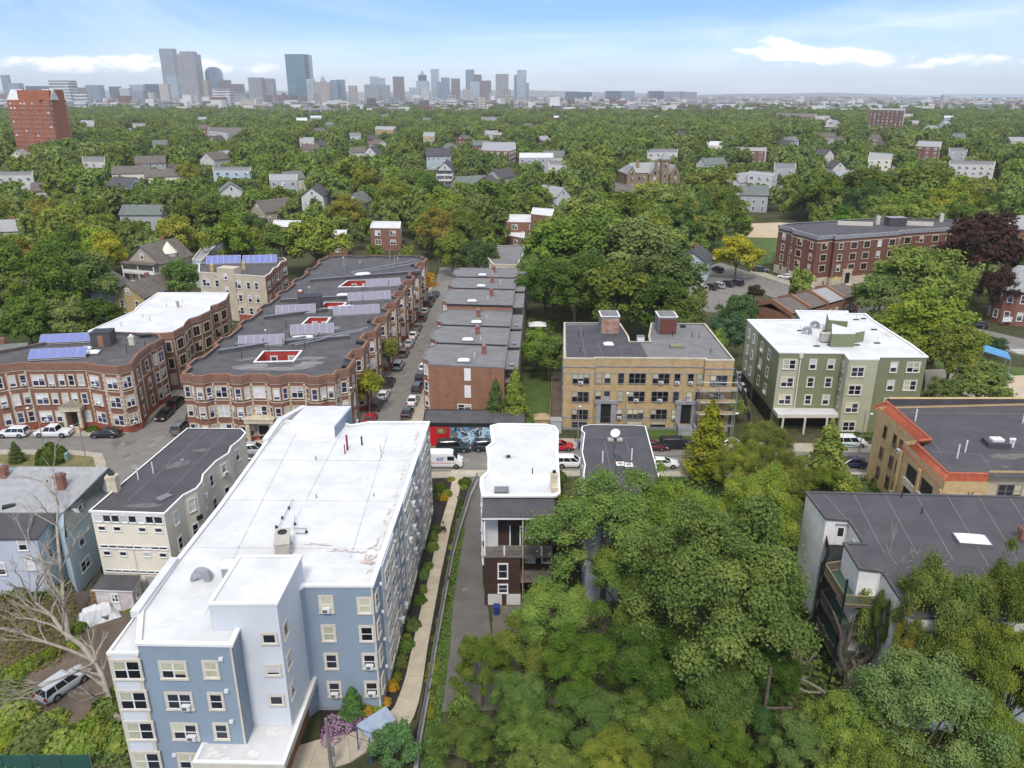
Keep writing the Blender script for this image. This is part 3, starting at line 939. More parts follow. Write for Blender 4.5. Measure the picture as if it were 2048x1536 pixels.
for(a,b2)in (((600,850),(410,1230)),((690,850),(560,1100)),((775,870),(700,1120)),((450,1000),(800,1003)),((390,1095),(770,1098)),((520,920),(820,922))):
    p,q=P(*a,RZ),P(*b2,RZ);tt=(q-p).normalized();c=(p+q)/2
    g.obox((c.x,c.y),(tt.x,tt.y),(-tt.y,tt.x),(q-p).length/2,.06,RZ-.01,RZ+.012,'roof_lap')
B.part('roof_seam',g)
mat('pond_mark',(.53,.53,.515),.85,(.60,.60,.59),1.0,1)
patches(B,RZ+.004,[(P2(u,v,RZ),rx,ry,a_)for u,v,rx,ry,a_ in ((560,960,2.2,1.2,.3),(650,1040,2.8,.9,1.0),(700,960,1.8,1.2,.1),(480,1050,2.2,1.0,.8),(420,1180,1.6,.8,.9),(350,1240,1.5,.7,.6),(780,900,2.0,.8,.4),(640,880,2.2,.7,0),(690,1130,1.5,.8,.3),(600,1010,1.2,.8,.3),(540,905,1.5,.7,.4))],'pond_mark',14)
# entrance canopy
HC=3.7
CN=[P2(u,v,HC)for u,v in ((384,1527),(569,1531),(639,1341),(600,1341),(520,1440),(405,1485))]
g=M();g.prism(CN,HC-.55,HC,'cream_trim','white_roof',caps=True);g.flat(CN[::-1],HC-.55,'cream_trim');o=B.part('canopy',g)
q=inset(CN,.02);
g=M();inn=inset(CN,.3)
for i in range(len(CN)):
    j=(i+1)%len(CN)
    g.face([(*CN[i],HC+.12),(*CN[j],HC+.12),(*inn[j],HC+.12),(*inn[i],HC+.12)],'white_trim')
    g.face([(*CN[i],HC),(*CN[j],HC),(*CN[j],HC+.12),(*CN[i],HC+.12)],'white_trim')
    g.face([(*inn[i],HC),(*inn[i],HC+.12),(*inn[j],HC+.12),(*inn[j],HC)],'white_trim')
B.part('fascia',g,o)
st=[]
for k in range(12):
    p=P(560+rs.uniform(-25,12),1455+rs.uniform(-6,14),HC);st.append(((p.x,p.y),.1+rs.random()*.4,.1+rs.random()*.3,rs.random()))
for k in range(12):
    p=P(440+rs.uniform(-35,80),1505+rs.uniform(-12,14),HC);st.append(((p.x,p.y),.2+rs.random()*.5,.1+rs.random()*.25,rs.random()))
mat('faint_stain',(.62,.585,.53),.9,(.70,.68,.65),2,1)
patches(B,HC+.006,st,'faint_stain',9)
CW=inset(CN,.75)
B.wall('wood_brown',foot=CW,z0=0,z1=HC-.56,name='entrance_wall')
# ---------------------------------------------------------------- cream three-storey house beside the blue building
H=10.2
UV=[(181,1021),(328,1026),(365,990),(392,976),(402,964),(405,949),(431,922),(456,906),(461,893),(480,878),(490,866),(482,858),(375,857)]
B=Bld('wooden_house','cream clapboard three storey house with dark flat roof and strips of porch windows',PX(*UV,z=H),H,cat='house')
B.wall('cream_siding',clap=.22)
B.roof('slate_roof',drop=.08,cap='white_trim',wide=.05,out=.14)
L=B.edge(0)[4]
for k in range(8):B.win(0,.75+k*(L-1.5)/7,H-.85,.98,.85,'plain')
for s_ in (.9,2.6,L-2.7,L-.9):B.win(0,s_,H-2.1,.8,.5,'plain')
for k in range(8):B.win(0,.75+k*(L-1.5)/7,H-4.35,.9,.32,'plain')
for s_ in (.9,2.7,L-2.7,L-.9):B.win(0,s_,H-5.2,.8,.5,'plain')
for k in range(8):B.win(0,.75+k*(L-1.5)/7,H-7.45,.9,.28,'plain')
B.win(0,L-1.4,H-8.1,.8,.5,'plain')
B.wbox('door',0,L-3.4,L-2.4,.1,2.15,.01,.08,'grey_siding')
B.wbox('corner_board',0,L*.48,L*.48+.14,0,H-3.9,.03,.06,'cream_trim')
for i in (1,2,4,5,6,8):
    L=B.edge(i)[4]
    n=max(1,int(L/2.0))
    for k in range(n):
        s_=L*(k+.5)/n
        for zz in (H-1.75,H-4.9,H-8.0):B.win(i,s_,zz,min(.8,L-.35),1.45,'dh',ac=.1)
for u,v in ((277,960),(307,947)):
    p=P(u,v,H-.08);B.pipe('vent_pipe',(p.x,p.y),H-.08,1.5,.07,'plastic_white')
p=P(365,922,H);B.pipe('roof_vent',(p.x,p.y),H-.1,.3,.2,'galvanised')
p=P(328,995,H);B.rbox('hatch',(p.x,p.y),1.0,.75,.5,H-.1,H+.12,'grey_metal')
p=P(229,980,H);B.chimney((p.x,p.y),H-.1,2.0,.55,'limestone',None)
rs=random.Random(8)
mat('roof_pale_stain',(.16,.145,.14),.9,(.10,.095,.098),1,1)
patches(B,H-.074,[(P2(355,927,H),1.6,.8,.6),(P2(400,899,H),1.0,.4,.2),(P2(285,1010,H),2.0,.5,0)],'roof_pale_stain',3)
B.strips('roof_seam',[(P2(255,1000,H),P2(412,860,H)),(P2(320,1000,H),P2(455,862,H))],H-.08,.07,'roof_seam')
B.wbox('satellite_dish',2,1.2,1.9,6.4,6.9,.15,.35,'black_metal')
# ---------------------------------------------------------------- pale blue house with dormers, left edge
C0,S_,E_=P(130,1072,7.4),P(179,1026,7.4),P(236,962,7.4)
q0,q1,q2=P(74,1077,7.0),P(-170,1081,7.0),P(110,1036,7.4)
RA,RB,RC,RD=P(38,935,10.6),P(218,936,10.6),P(127,1027,8.7),P(-150,1027,8.7)
EB=P(200,930,7.4)
B=Bld('gabled_house','pale blue clapboard house with light grey shingle roof, dormers and brick chimneys',[q1,q0,q2,C0,E_,EB,P(-150,930,7.4)],7.2,cat='house')
B.wall('pale_blue_siding',z1=7.1,clap=.2)
B.wbox('clapboard_front',0,0,B.edge(0)[4],.3,7.0,.032,.05,'lavender_siding')
g=M()
def slope(g,p0,p1,q0,q1,m,th=.14):
    up=Vector((0,0,th))
    g.mesh([p0,p1,q1,q0,p0+up,p1+up,q1+up,q0+up],M.BF,m)
slope(g,RD,RC,RA,RB,'pale_roof');roof=B.part('roof',g)
g=M();ax=(E_-C0).normalized();rt=Vector((ax.y,-ax.x,0));o_=rt*.25
up=Vector((0,0,.13))
g.face([p+up for p in (RC,C0+o_,E_+o_,RB)],'green_grey_shingle');g.face([C0+o_,C0+o_+up,E_+o_+up,E_+o_][::-1],'white_trim');B.part('roof',g)
g=M();g.face([C0,RC,q2],'pale_blue_siding');g.face([Vector((q2.x,q2.y,7.1)),Vector((C0.x,C0.y,7.1)),C0+Vector((0,0,.1)),RC,q2],'pale_blue_siding');B.part('gable',g)
g=M();slope(g,q1+Vector((0,-.25,.0)),q0+Vector((.25,-.25,.0)),RD,P(112,1029,8.6),'slate_roof');B.part('ell_roof',g)
g=M();g.face([Vector((q0.x,q0.y,7.0)),Vector((q2.x,q2.y,7.0)),P(112,1029,8.6)],'pale_blue_siding');B.part('ell_gable',g)
for u,v,zz in ((206,962,8.8),(146,1022,8.0)):
    c=P(u,v,zz)
    o=M();o.obox((c.x,c.y),(ax.x,ax.y),(rt.x,rt.y),.65,.8,7.6,c.z+.9,'white_trim');o.obox((c.x,c.y),(ax.x,ax.y),(rt.x,rt.y),.85,1.0,c.z+.9,c.z+1.02,'slate_roof')
    d_=B.part('dormer',o,roof)
    f_,p_=winmesh(.8,1.2,'dh',1);q=c+rt*.81
    w_=link('window',f_,B.root,(q.x-B.o.x,q.y-B.o.y,c.z+.15),math.atan2(ax.y,ax.x));link('pane',p_,w_,(0,0,0))
for u,v,h_ in ((124,978,1.9),(10,962,1.9)):
    c=P(u,v,9.7);B.chimney((c.x,c.y),8.8,h_+.9,.5)
p=P(96,968,9.8);B.pipe('vent_pipe',(p.x,p.y),9.3,1.0,.07,'black_metal',None)
g=M();p=P(18,1012,9.1);g.obox((p.x,p.y),(.9,.43),(-.43,.9),.65,.35,8.7,9.2,'black_metal');B.part('skylight',g)
L=B.edge(3)[4]
for sx,zz,w_,h_ in ((2.6,5.4,.95,1.6),(2.4,2.3,1.9,1.2),(6.5,5.4,.9,1.5),(9.5,2.4,.9,1.5)):
    if sx<L-1:B.win(3,sx,zz,w_,h_,'dh' if w_<1.5 else 'dhpair')
for u,v in ((46,1088),(3,1137),(62,1128)):B.winpx(0,u,v,.9,1.4,'dh',out=.05)
B.win(1,1.4,4.2,.8,1.3,'dh')
# ---------------------------------------------------------------- shed and yard
H=2.7
B=Bld('garden_shed','small white shed with a black roof in the yard behind the cream house',PX((189,1178),(263,1181),(279,1157),(208,1155),z=H),H,cat='shed')
B.wall('pink_white',clap=0)
g=M();f_=inset(B.foot,-.18)
zf=lambda x,y:H+.05+(.25 if(Vector((x,y))-Vector(f_[2])).length<.1 or(Vector((x,y))-Vector(f_[3])).length<.1 else 0)
g.flat(f_,zf,'dark_roof');g.prism(f_,H-.1,H+.05,'white_trim',caps=False);B.part('roof',g)
B.win(0,2.1,1.7,.7,.9,'dhpair');B.wbox('door',0,1.7,2.55,.1,1.15,.01,.06,'white_trim');B.win(1,1.0,1.6,.6,.8,'dh')
p=P(197,1203);g=M();g.box(p.x-.6,p.y-.2,0,p.x+.5,p.y+.2,1.5,'wood_tan')
for i in range(2):
    for j in range(3):g.box(p.x-.52+i*.52,p.y-.22,.08+j*.47,p.x-.08+i*.5,p.y-.2,.42+j*.47,'wood_brown')
o=g.build('wooden_shelf',origin=(p.x,p.y,0));tag(o,'pale wooden crate shelf standing against the white shed','shelf')
# ---------------------------------------------------------------- brick rows
def quoins(B,foot,idx,z0,z1,m='limestone'):
    g=M()
    for i in idx:
        A,Bv,t,n,L=B.edge(i,foot)
        if L<1.6:continue
        for end in (0,1):
            s0=0 if end==0 else L
            k,z=0,z0
            while z<z1-.3:
                w=.30 if k%2 else .16
                a,b2=(s0,s0+w)if end==0 else(s0-w,s0)
                c=A+t*((a+b2)/2)+n*.03
                g.obox(c,t,n,w/2,.04,z+.02,z+.36,m)
                z+=.4;k+=1
    o=B.part('quoin_stones',g);o['kind']='stuff'
def bays(A,Bp,n,dep=1.0,frac=.62):
    """plan points along A->B with n three-sided bays (A included, B not)"""
    A,Bp=Vector(A),Vector(Bp)
    t=(Bp-A).normalized();nn=Vector((t.y,-t.x));L=(Bp-A).length/n
    out=[]
    for k in range(n):
        o=A+t*L*k
        g=L*(1-frac)/2
        for s_,d_ in ((0,0),(g,0),(g+.9,dep),(L-g-.9,dep),(L-g,0)):
            if k and s_==0:continue
            q=o+t*s_+nn*d_
            out.append((q.x,q.y))
    return out
def brick_facade(B,i,zs,kind='brick',h=1.75,ac=.12):
    L=B.edge(i)[4]
    if L<1.1:return
    if L<2.2:
        for z_ in zs:B.win(i,L/2,z_,min(.85,L-.55),h,kind,ac=ac)
    elif L<4.4:
        for z_ in zs:B.win(i,L/2,z_,min(1.9,L-.9),h,kind+'pair',ac=ac)
    else:
        n=int(L/2.7)
        for k in range(n):
            for z_ in zs:B.win(i,L*(k+.5)/n,z_,.95,h,kind,ac=ac)
def portico(B,i,s_,w,h,dep,m='limestone',door='black_metal'):
    A,Bv,t,n,L=B.edge(i)
    o=M()
    for k in (-1,1):
        c=A+t*(s_+k*(w/2-.25))+n*(dep-.3)
        o.obox(c,t,n,.25,.25,0,h-.6,m)
        o.obox(c,t,n,.34,.34,0,.7,'base_red')
    c=A+t*s_+n*dep/2
    o.obox(c,t,n,w/2+.15,dep/2+.1,h-.6,h,m)
    o.obox(c,t,n,w/2+.3,dep/2+.2,h,h+.15,m)
    p=B.part('portico',o)
    B.wbox('door',i,s_-.75,s_+.75,.5,2.9,.02,.1,door)
    o=M()
    for k in range(3):
        c=A+t*s_+n*(dep+.25+.3*k);o.obox(c,t,n,w/2-.3,.16,0,.45-.15*k,'limestone')
    c=A+t*s_+n*(dep/2);o.obox(c,t,n,w/2-.3,dep/2,0,.46,'limestone')
    B.part('step',o)
def solar_array(uv,z,n,pw,ph,tilt,ang,label,m='solar_blue',rows=1):
    """row of n panels on a tilted frame; uv marks its lower left corner"""
    p=P(*uv,z)
    t=thing('solar_array',label,'solar panels',tuple(p),'solar panels on the flat roofs')
    t.rotation_euler=(0,0,ang)
    c_,s_=math.cos(tilt),math.sin(tilt)
    for k in range(n):
        for j in range(rows):
            g=M()
            x0,x1=k*(pw+.05),k*(pw+.05)+pw
            y0,y1=j*(ph+.04),j*(ph+.04)+ph
            q=lambda x,y,o:(x,y*c_-o*s_,.25+y*s_+o*c_)
            g.mesh([q(x0,y0,0),q(x1,y0,0),q(x1,y1,0),q(x0,y1,0),q(x0,y0,.05),q(x1,y0,.05),q(x1,y1,.05),q(x0,y1,.05)],M.BF,'solar_frame')
            b_=.05
            g.face([q(x0+b_,y0+b_,.055),q(x1-b_,y0+b_,.055),q(x1-b_,y1-b_,.055),q(x0+b_,y1-b_,.055)],m)
            o=g.build('panel',t,origin=(0,0,0))
    g=M()
    Lx,top=n*(pw+.05),rows*(ph+.04)
    for k in range(n+1):
        x=min(k*(pw+.05),Lx-.05)
        g.tube((x,top*c_-.1,0),(x,top*c_-.1,.2+top*s_),.03,.03,'grey_metal',4)
        g.tube((x,.1,0),(x,.1,.25),.03,.03,'grey_metal',4)
    g.tube((0,.1,.04),(Lx,.1,.04),.05,.05,'galvanised',4)
    g.build('stand',t,origin=(0,0,0))
    return t
# corner brick building at the left
H=11.4
UVF=[(-60,733),(-25,735),(5,730),(48,725),(60,727),(168,726),(203,732),(234,734),(262,727),(276,707),(299,690),(310,686),(323,677),(318,668),(205,662),(60,690),(-80,715)]
B=Bld('brick_apartments','red brick corner building with stone quoins and blue solar panels on its dark roof',PX(*UVF,z=H),H)
ZS=(H-2.9,H-6.1,H-9.2)
B.wall('red_brick',base=('base_red',1.1));B.roof('dark_roof',.5,'brown_brick',.32,inner='dark_roof')
B.band(H-1.15,H-.2,'brown_brick',.16);B.band(H-1.3,H-1.15,'limestone',.12,name='string_course');B.band(H-4.35,H-4.2,'limestone',.06,name='string_course')
row1=[(22,752,.85,'brick'),(45,753,.85,'brick'),(75,750,1.9,'brickpair'),(101,750,.85,'brick'),(122,751,.85,'brick'),(141,751,.85,'brick'),(161,752,.85,'brick'),(188,751,1.9,'brickpair')]
for u,v,w_,kd in row1:
    i=1 if u<5 else 2 if u<48 else 4 if u<168 else 5
    sx,zz=B.hit(i,u,v)
    for k,z_ in enumerate(ZS):
        if k==2 and 120<u<150:continue
        B.win(i,sx,z_,w_,1.75,kd,ac=.2)
for i in (0,1,6,7,8,9,10,11):brick_facade(B,i,ZS)
quoins(B,None,(2,5,6,7,8,9,11),1.2,H-1.3)
sx=B.hit(4,150,820)[0];portico(B,4,sx,3.0,4.2,1.4)
g=M();A_,B_,t_,n_,L_=B.edge(4);c=A_+t_*sx+n_*.75
for k in (-1,1):g.mesh([(*(c+t_*1.75*1-n_*.8),4.35),(*(c+t_*1.75+n_*.85),4.35),(*(c+n_*.85),5.2),(*(c-n_*.8),5.2),(*(c-t_*1.75-n_*.8),4.35),(*(c-t_*1.75+n_*.85),4.35)],((0,1,2,3),(4,3,2,5),(1,5,2)),'limestone')
B.part('pediment',g)
p=P(208,683,H);o=B.rbox('stair_head',(p.x,p.y),.15,1.6,1.5,H-.5,H+1.9,'slate_roof','black_metal')
A_=Vector((p.x,p.y));ax_=Vector((math.cos(.15),math.sin(.15)));ay_=Vector((-ax_.y,ax_.x));c=A_-ay_*1.52
g=M();g.obox(c,ax_,ay_,.45,.04,H-.45,H+1.5,'orange_brick');B.part('door',g,o)
p=P(264,684,H);B.chimney((p.x,p.y),H-.5,1.6,.42,'cream_trim','white_trim')
p=P(180,702,H);B.skylight((p.x,p.y),.2,1.5,1.0,H-.5)
p=P(172,694,H);B.skylight((p.x,p.y),.2,.9,.6,H-.5)
for u,v in ((253,700),(140,700),(290,690)):
    p=P(u,v,H);B.pipe('vent_pipe',(p.x,p.y),H-.5,1.3,.06,'black_metal')
p=P(290,668,H);B.rbox('hatch',(p.x,p.y),.3,.9,.7,H-.5,H,'black_metal')
for k in range(7):B.strips('roof_seam',[(P2(30+k*40,722-(k>4)*14,H),P2(90+k*34,686-k*2.5,H))],H-.495,.07,'roof_pale_stain')
patches(B,H-.49,[(P2(230,715,H),1.6,.6,.2),(P2(120,712,H),1.2,.5,0),(P2(270,684,H),1.0,.5,.3)],'roof_pale_stain',8)
solar_array((56,722),H-.4,6,1.42,2.1,.6,.16,'blue solar panels in front row on corner brick building roof')
solar_array((78,690),H-.4,6,1.45,2.0,.6,.17,'blue solar panels in back row on corner brick building roof')
# white roofed brick building behind
UVG=[(176,662),(321,664),(345,662),(366,651),(370,643),(378,636),(398,630),(419,620),(420,611),(436,606),(451,598),(457,585),(316,585),(275,613),(268,622)]
B=Bld('brick_apartments','brown brick apartment building with a bright white roof and dark framed windows',PX(*UVG,z=H),H)
B.wall('brown_brick');B.roof('white_roof',.12,'white_trim',.25,inner='white_roof');B.band(H-1.1,H-.2,'orange_brick',.15);B.band(H-1.25,H-1.1,'limestone',.1,name='string_course')
for i in range(1,11):brick_facade(B,i,ZS,'dark',1.8,.15)
quoins(B,None,(2,4,6,7,9),.6,H-1.3)
for u,v in ((243,652),(300,641),(333,612),(286,635),(365,605)):
    p=P(u,v,H);B.pipe('vent_pipe',(p.x,p.y),H-.12,.9,.06,'galvanised')
p=P(356,613,H);B.pipe('roof_vent',(p.x,p.y),H-.12,.9,.25,'rust','galvanised')
mat('white_roof_stain',(.50,.50,.49),.9,(.66,.66,.65),.8,1)
patches(B,H-.11,[(P2(278,642,H),1.6,.5,.1),(P2(305,636,H),1.2,.4,0),(P2(372,593,H),1.4,.5,0),(P2(330,632,H),.8,.3,0)],'white_roof_stain',6)
# big courtyard block
f0,f1=P2(362,748,H),P2(668,750,H)
r1=P2(846,512,H)
l0=P2(655,512,H)
foot=bays(f0,f1,4,.9,.55)+bays(f1,r1,9,1.5,.62)+bays(r1,l0,3,.9,.6)+bays(l0,f0,8,.9,.45)
HB=11.4
B=Bld('brick_apartments','long red brick block with sunken red courtyards and rows of grey solar panels',foot,HB)
big=B
B.wall('red_brick',base=('base_red',1.1))
wells=[((529,704),(600,703),(585,722),(512,724)),((620,636),(658,636),(650,648),(606,649)),((652,606),(690,606),(680,616),(640,617)),((697,562),(740,561),(730,573),(680,574))]
holes=[]
for w_ in wells:
    p=PX(*w_,z=HB-.5)
    cx,cy=sum(q[0]for q in p)/4,sum(q[1]for q in p)/4
    if area(p)<0:p=p[::-1]
    holes.append(p)
B.roof('dark_roof',.5,'brown_brick',.4,holes=holes,inner='dark_roof')
B.band(HB-1.15,HB-.2,'brown_brick',.18);B.band(HB-1.3,HB-1.15,'limestone',.12,name='string_course');B.band(HB-4.35,HB-4.2,'limestone',.06,name='string_course')
nf,nr_=17,37
for i in range(len(B.foot)):
    if i<17 or 17<=i<17+37:brick_facade(B,i,ZS,'brick',1.75,.12)
    elif i>66 and i%2==0:brick_facade(B,i,ZS[:1],'dark')
quoins(B,None,[i for i in range(54)if B.edge(i)[4]<3.2],1.2,HB-1.3)
sx=B.edge(8)[4]*.5
ie=min(range(0,17),key=lambda i:abs(proj((*(B.edge(i)[0]+B.edge(i)[1])/2,3))[0]-527))
portico(B,ie,B.edge(ie)[4]/2,4.2,4.6,1.9)
wellz=HB-.5
for hk,p in enumerate(holes):
    g=M()
    for i in range(4):
        a,b2=p[(i+1)%4],p[i]
        g.face([(*a,1),(*b2,1),(*b2,wellz),(*a,wellz)],'red_paint')
    g.flat(p,1.0,'sidewalk_concrete')
    o=B.part('courtyard_wall',g)
    g=M();op=inset(p,-.35)
    for i in range(4):
        j=(i+1)%4
        g.face([(*op[i],wellz+.12),(*op[j],wellz+.12),(*p[j],wellz+.12),(*p[i],wellz+.12)],'white_trim')
        g.face([(*op[i],wellz),(*op[j],wellz),(*op[j],wellz+.12),(*op[i],wellz+.12)],'white_trim')
    B.part('coping',g,o)
    rev=p[::-1]
    for i in range(4):
        A_,B_,t_,n_,L_=B.edge(i,rev)
        if n_.y>-.5:continue
        nn_=3 if L_>6 else 2
        for k in range(nn_):
            for z_ in (HB-2.1,HB-5.3):B.win(i,L_*(k+.5)/nn_,z_,.95,1.5,'arch',rev)
patches(B,wellz+.008,[(P2(500,727,HB),2.6,1.4,.2),(P2(560,731,HB),5.0,.9,.05),(P2(615,722,HB),2.2,1.6,.7),(P2(617,711,HB),2.4,.9,.1),(P2(492,713,HB),1.8,.6,.4),(P2(600,730,HB),2.4,.8,.4),(P2(667,651,HB),1.2,1,0),(P2(712,570,HB),2,.8,0)],'patch_grey',12)
for k in range(9):B.strips('roof_seam',[(P2(420+k*36,726-k*22,HB),P2(640+k*20,728-k*23,HB))],wellz+.004,.07,'roof_pale_stain')
for(a,b2)in (((436,702),(612,674)),((528,634),(655,618)),((620,560),(842,542)),((470,690),(700,672)),((560,600),(780,588))):
    p,q=P(*a,HB),P(*b2,HB);tt=(q-p).normalized();c=(p+q)/2
    g=M();g.obox((c.x,c.y),(tt.x,tt.y),(-tt.y,tt.x),(q-p).length/2,.28,wellz,HB+.12,'dark_roof');g.obox((c.x,c.y),(tt.x,tt.y),(-tt.y,tt.x),(q-p).length/2,.34,HB+.12,HB+.18,'grey_metal');B.part('party_wall',g)
for u,v,n_,a_ in ((476,696,6,.17),(581,673,6,.2),(551,632,6,.2),(667,634,7,.22),(696,605,7,.24),(733,577,6,.24)):
    solar_array((u,v),wellz+.05,n_,1.24,2.2,.7,a_,{476:'grey solar panels nearest the low end, left side of the long brick roof',581:'grey solar panels beside the second courtyard on the long brick roof',551:'grey solar panels by the stair head, left side of the long brick roof',667:'grey seven panel solar array third from near end on right roof side',696:'grey seven panel solar array fourth from near end on right roof side',733:'farthest grey solar panels beside the last red courtyard of the brick block'}[u],'solar_grey')
for u,v,ha in ((605,673,.2),(690,612,.2),(725,546,.1),(690,588,.1)):
    p=P(u,v,HB);B.skylight((p.x,p.y),ha,1.9,1.2,wellz)
p=P(622,610,HB);B.rbox('stair_head',(p.x,p.y),.2,2.3,1.6,wellz,HB+2,'slate_roof','black_metal')
p=P(602,600,HB);B.chimney((p.x,p.y),wellz,2.4,.6,'chimney_brick','white_trim')
for k,(u,v,h_)in enumerate(((620,590,2.2),(632,588,2),(531,664,.8),(690,542,2.4),(688,534,2.8),(790,525,2.4),(796,524,1.5),(780,520,3),(720,530,1.2))):
    p=P(u,v,HB);B.pipe('vent_pipe',(p.x,p.y),wellz,h_,.12,'galvanised','plastic_white' if k%2==0 else None)
rs=random.Random(3)
for k in range(26):
    f_=rs.random();u=470+f_*290+rs.uniform(-40,90)*(1-f_*.5);v=735-f_*190+rs.uniform(-12,12)
    p=P(u,v,HB)
    if inside(inset(B.foot,1.5),p.x,p.y)and not any(inside(h_,p.x,p.y)for h_ in holes):B.pipe('vent_pipe',(p.x,p.y),wellz,1.0+rs.random(),.05,'black_metal')
g=M()
for a,b2 in (((577,689),(735,655)),((590,690),(728,660)),((632,671),(668,630)),((700,545),(830,520)),((705,548),(832,526))):
    p,q=P(*a,HB),P(*b2,HB);g.tube(p,q,.1,.1,'galvanised',5)
B.part('conduit',g)
for i in range(19,54,5):
    A_,B_,t_,n_,L_=B.edge(i);B.rbox('scupper',tuple(A_+t_*L_*.5-n_*1.0),math.atan2(t_.y,t_.x),.7,.45,wellz,HB-.02,'black_metal')
# cream stucco apartment house with blue solar panels
UVI=[(397,544),(530,553),(541,546),(548,536),(556,533),(562,524),(573,520),(568,515),(398,527)]
B=Bld('apartment_building','cream stucco apartment house with brick side and two blue solar arrays on top',PX(*UVI,z=H),H)
B.wall('stucco_cream',base=('base_red',1.6));B.roof('dark_roof',.25,'cream_trim',.3)
g=M()
for i in (1,2,3,4,5,6):
    A_,B_,t_,n_,L_=B.edge(i);c=(A_+B_)/2+n_*.03;g.obox(c,t_,n_,L_/2,.03,1.6,H-.2,'red_brick')
B.part('brick_facing',g)
for u,w_,kd in ((412,1.9,'dhpair'),(437,1.9,'dhpair'),(474,1.9,'dhpair'),(496,.9,'dh'),(512,.9,'dh')):
    sx,zz=B.hit(0,u,560)
    for z_ in ZS:B.win(0,sx,z_+.4,w_,1.6,kd)
for i in (1,2,3,4,5,6):brick_facade(B,i,[z_+.3 for z_ in ZS],'brick')
sx=B.hit(0,454,560)[0];B.wbox('stair_tower',0,sx-2.3,sx+2.3,0,H+1.4,-2.6,.25,'stucco_cream')
for z_ in (H-.6,H-3.9):B.win(0,sx,z_,.8,1.3,'dh',out=.26)
for u,v in ((425,541),(488,537)):
    p=P(u,v,H);B.chimney((p.x,p.y),H-.3,1.8,.4,'tan_brick','cream_trim')
solar_array((412,530),H-.2,6,1.36,2.4,.8,.14,'blue solar panels on the left half of the cream apartment roof')
solar_array((485,529),H-.2,6,1.36,2.4,.8,.16,'blue solar panels on the right half of the cream apartment roof')
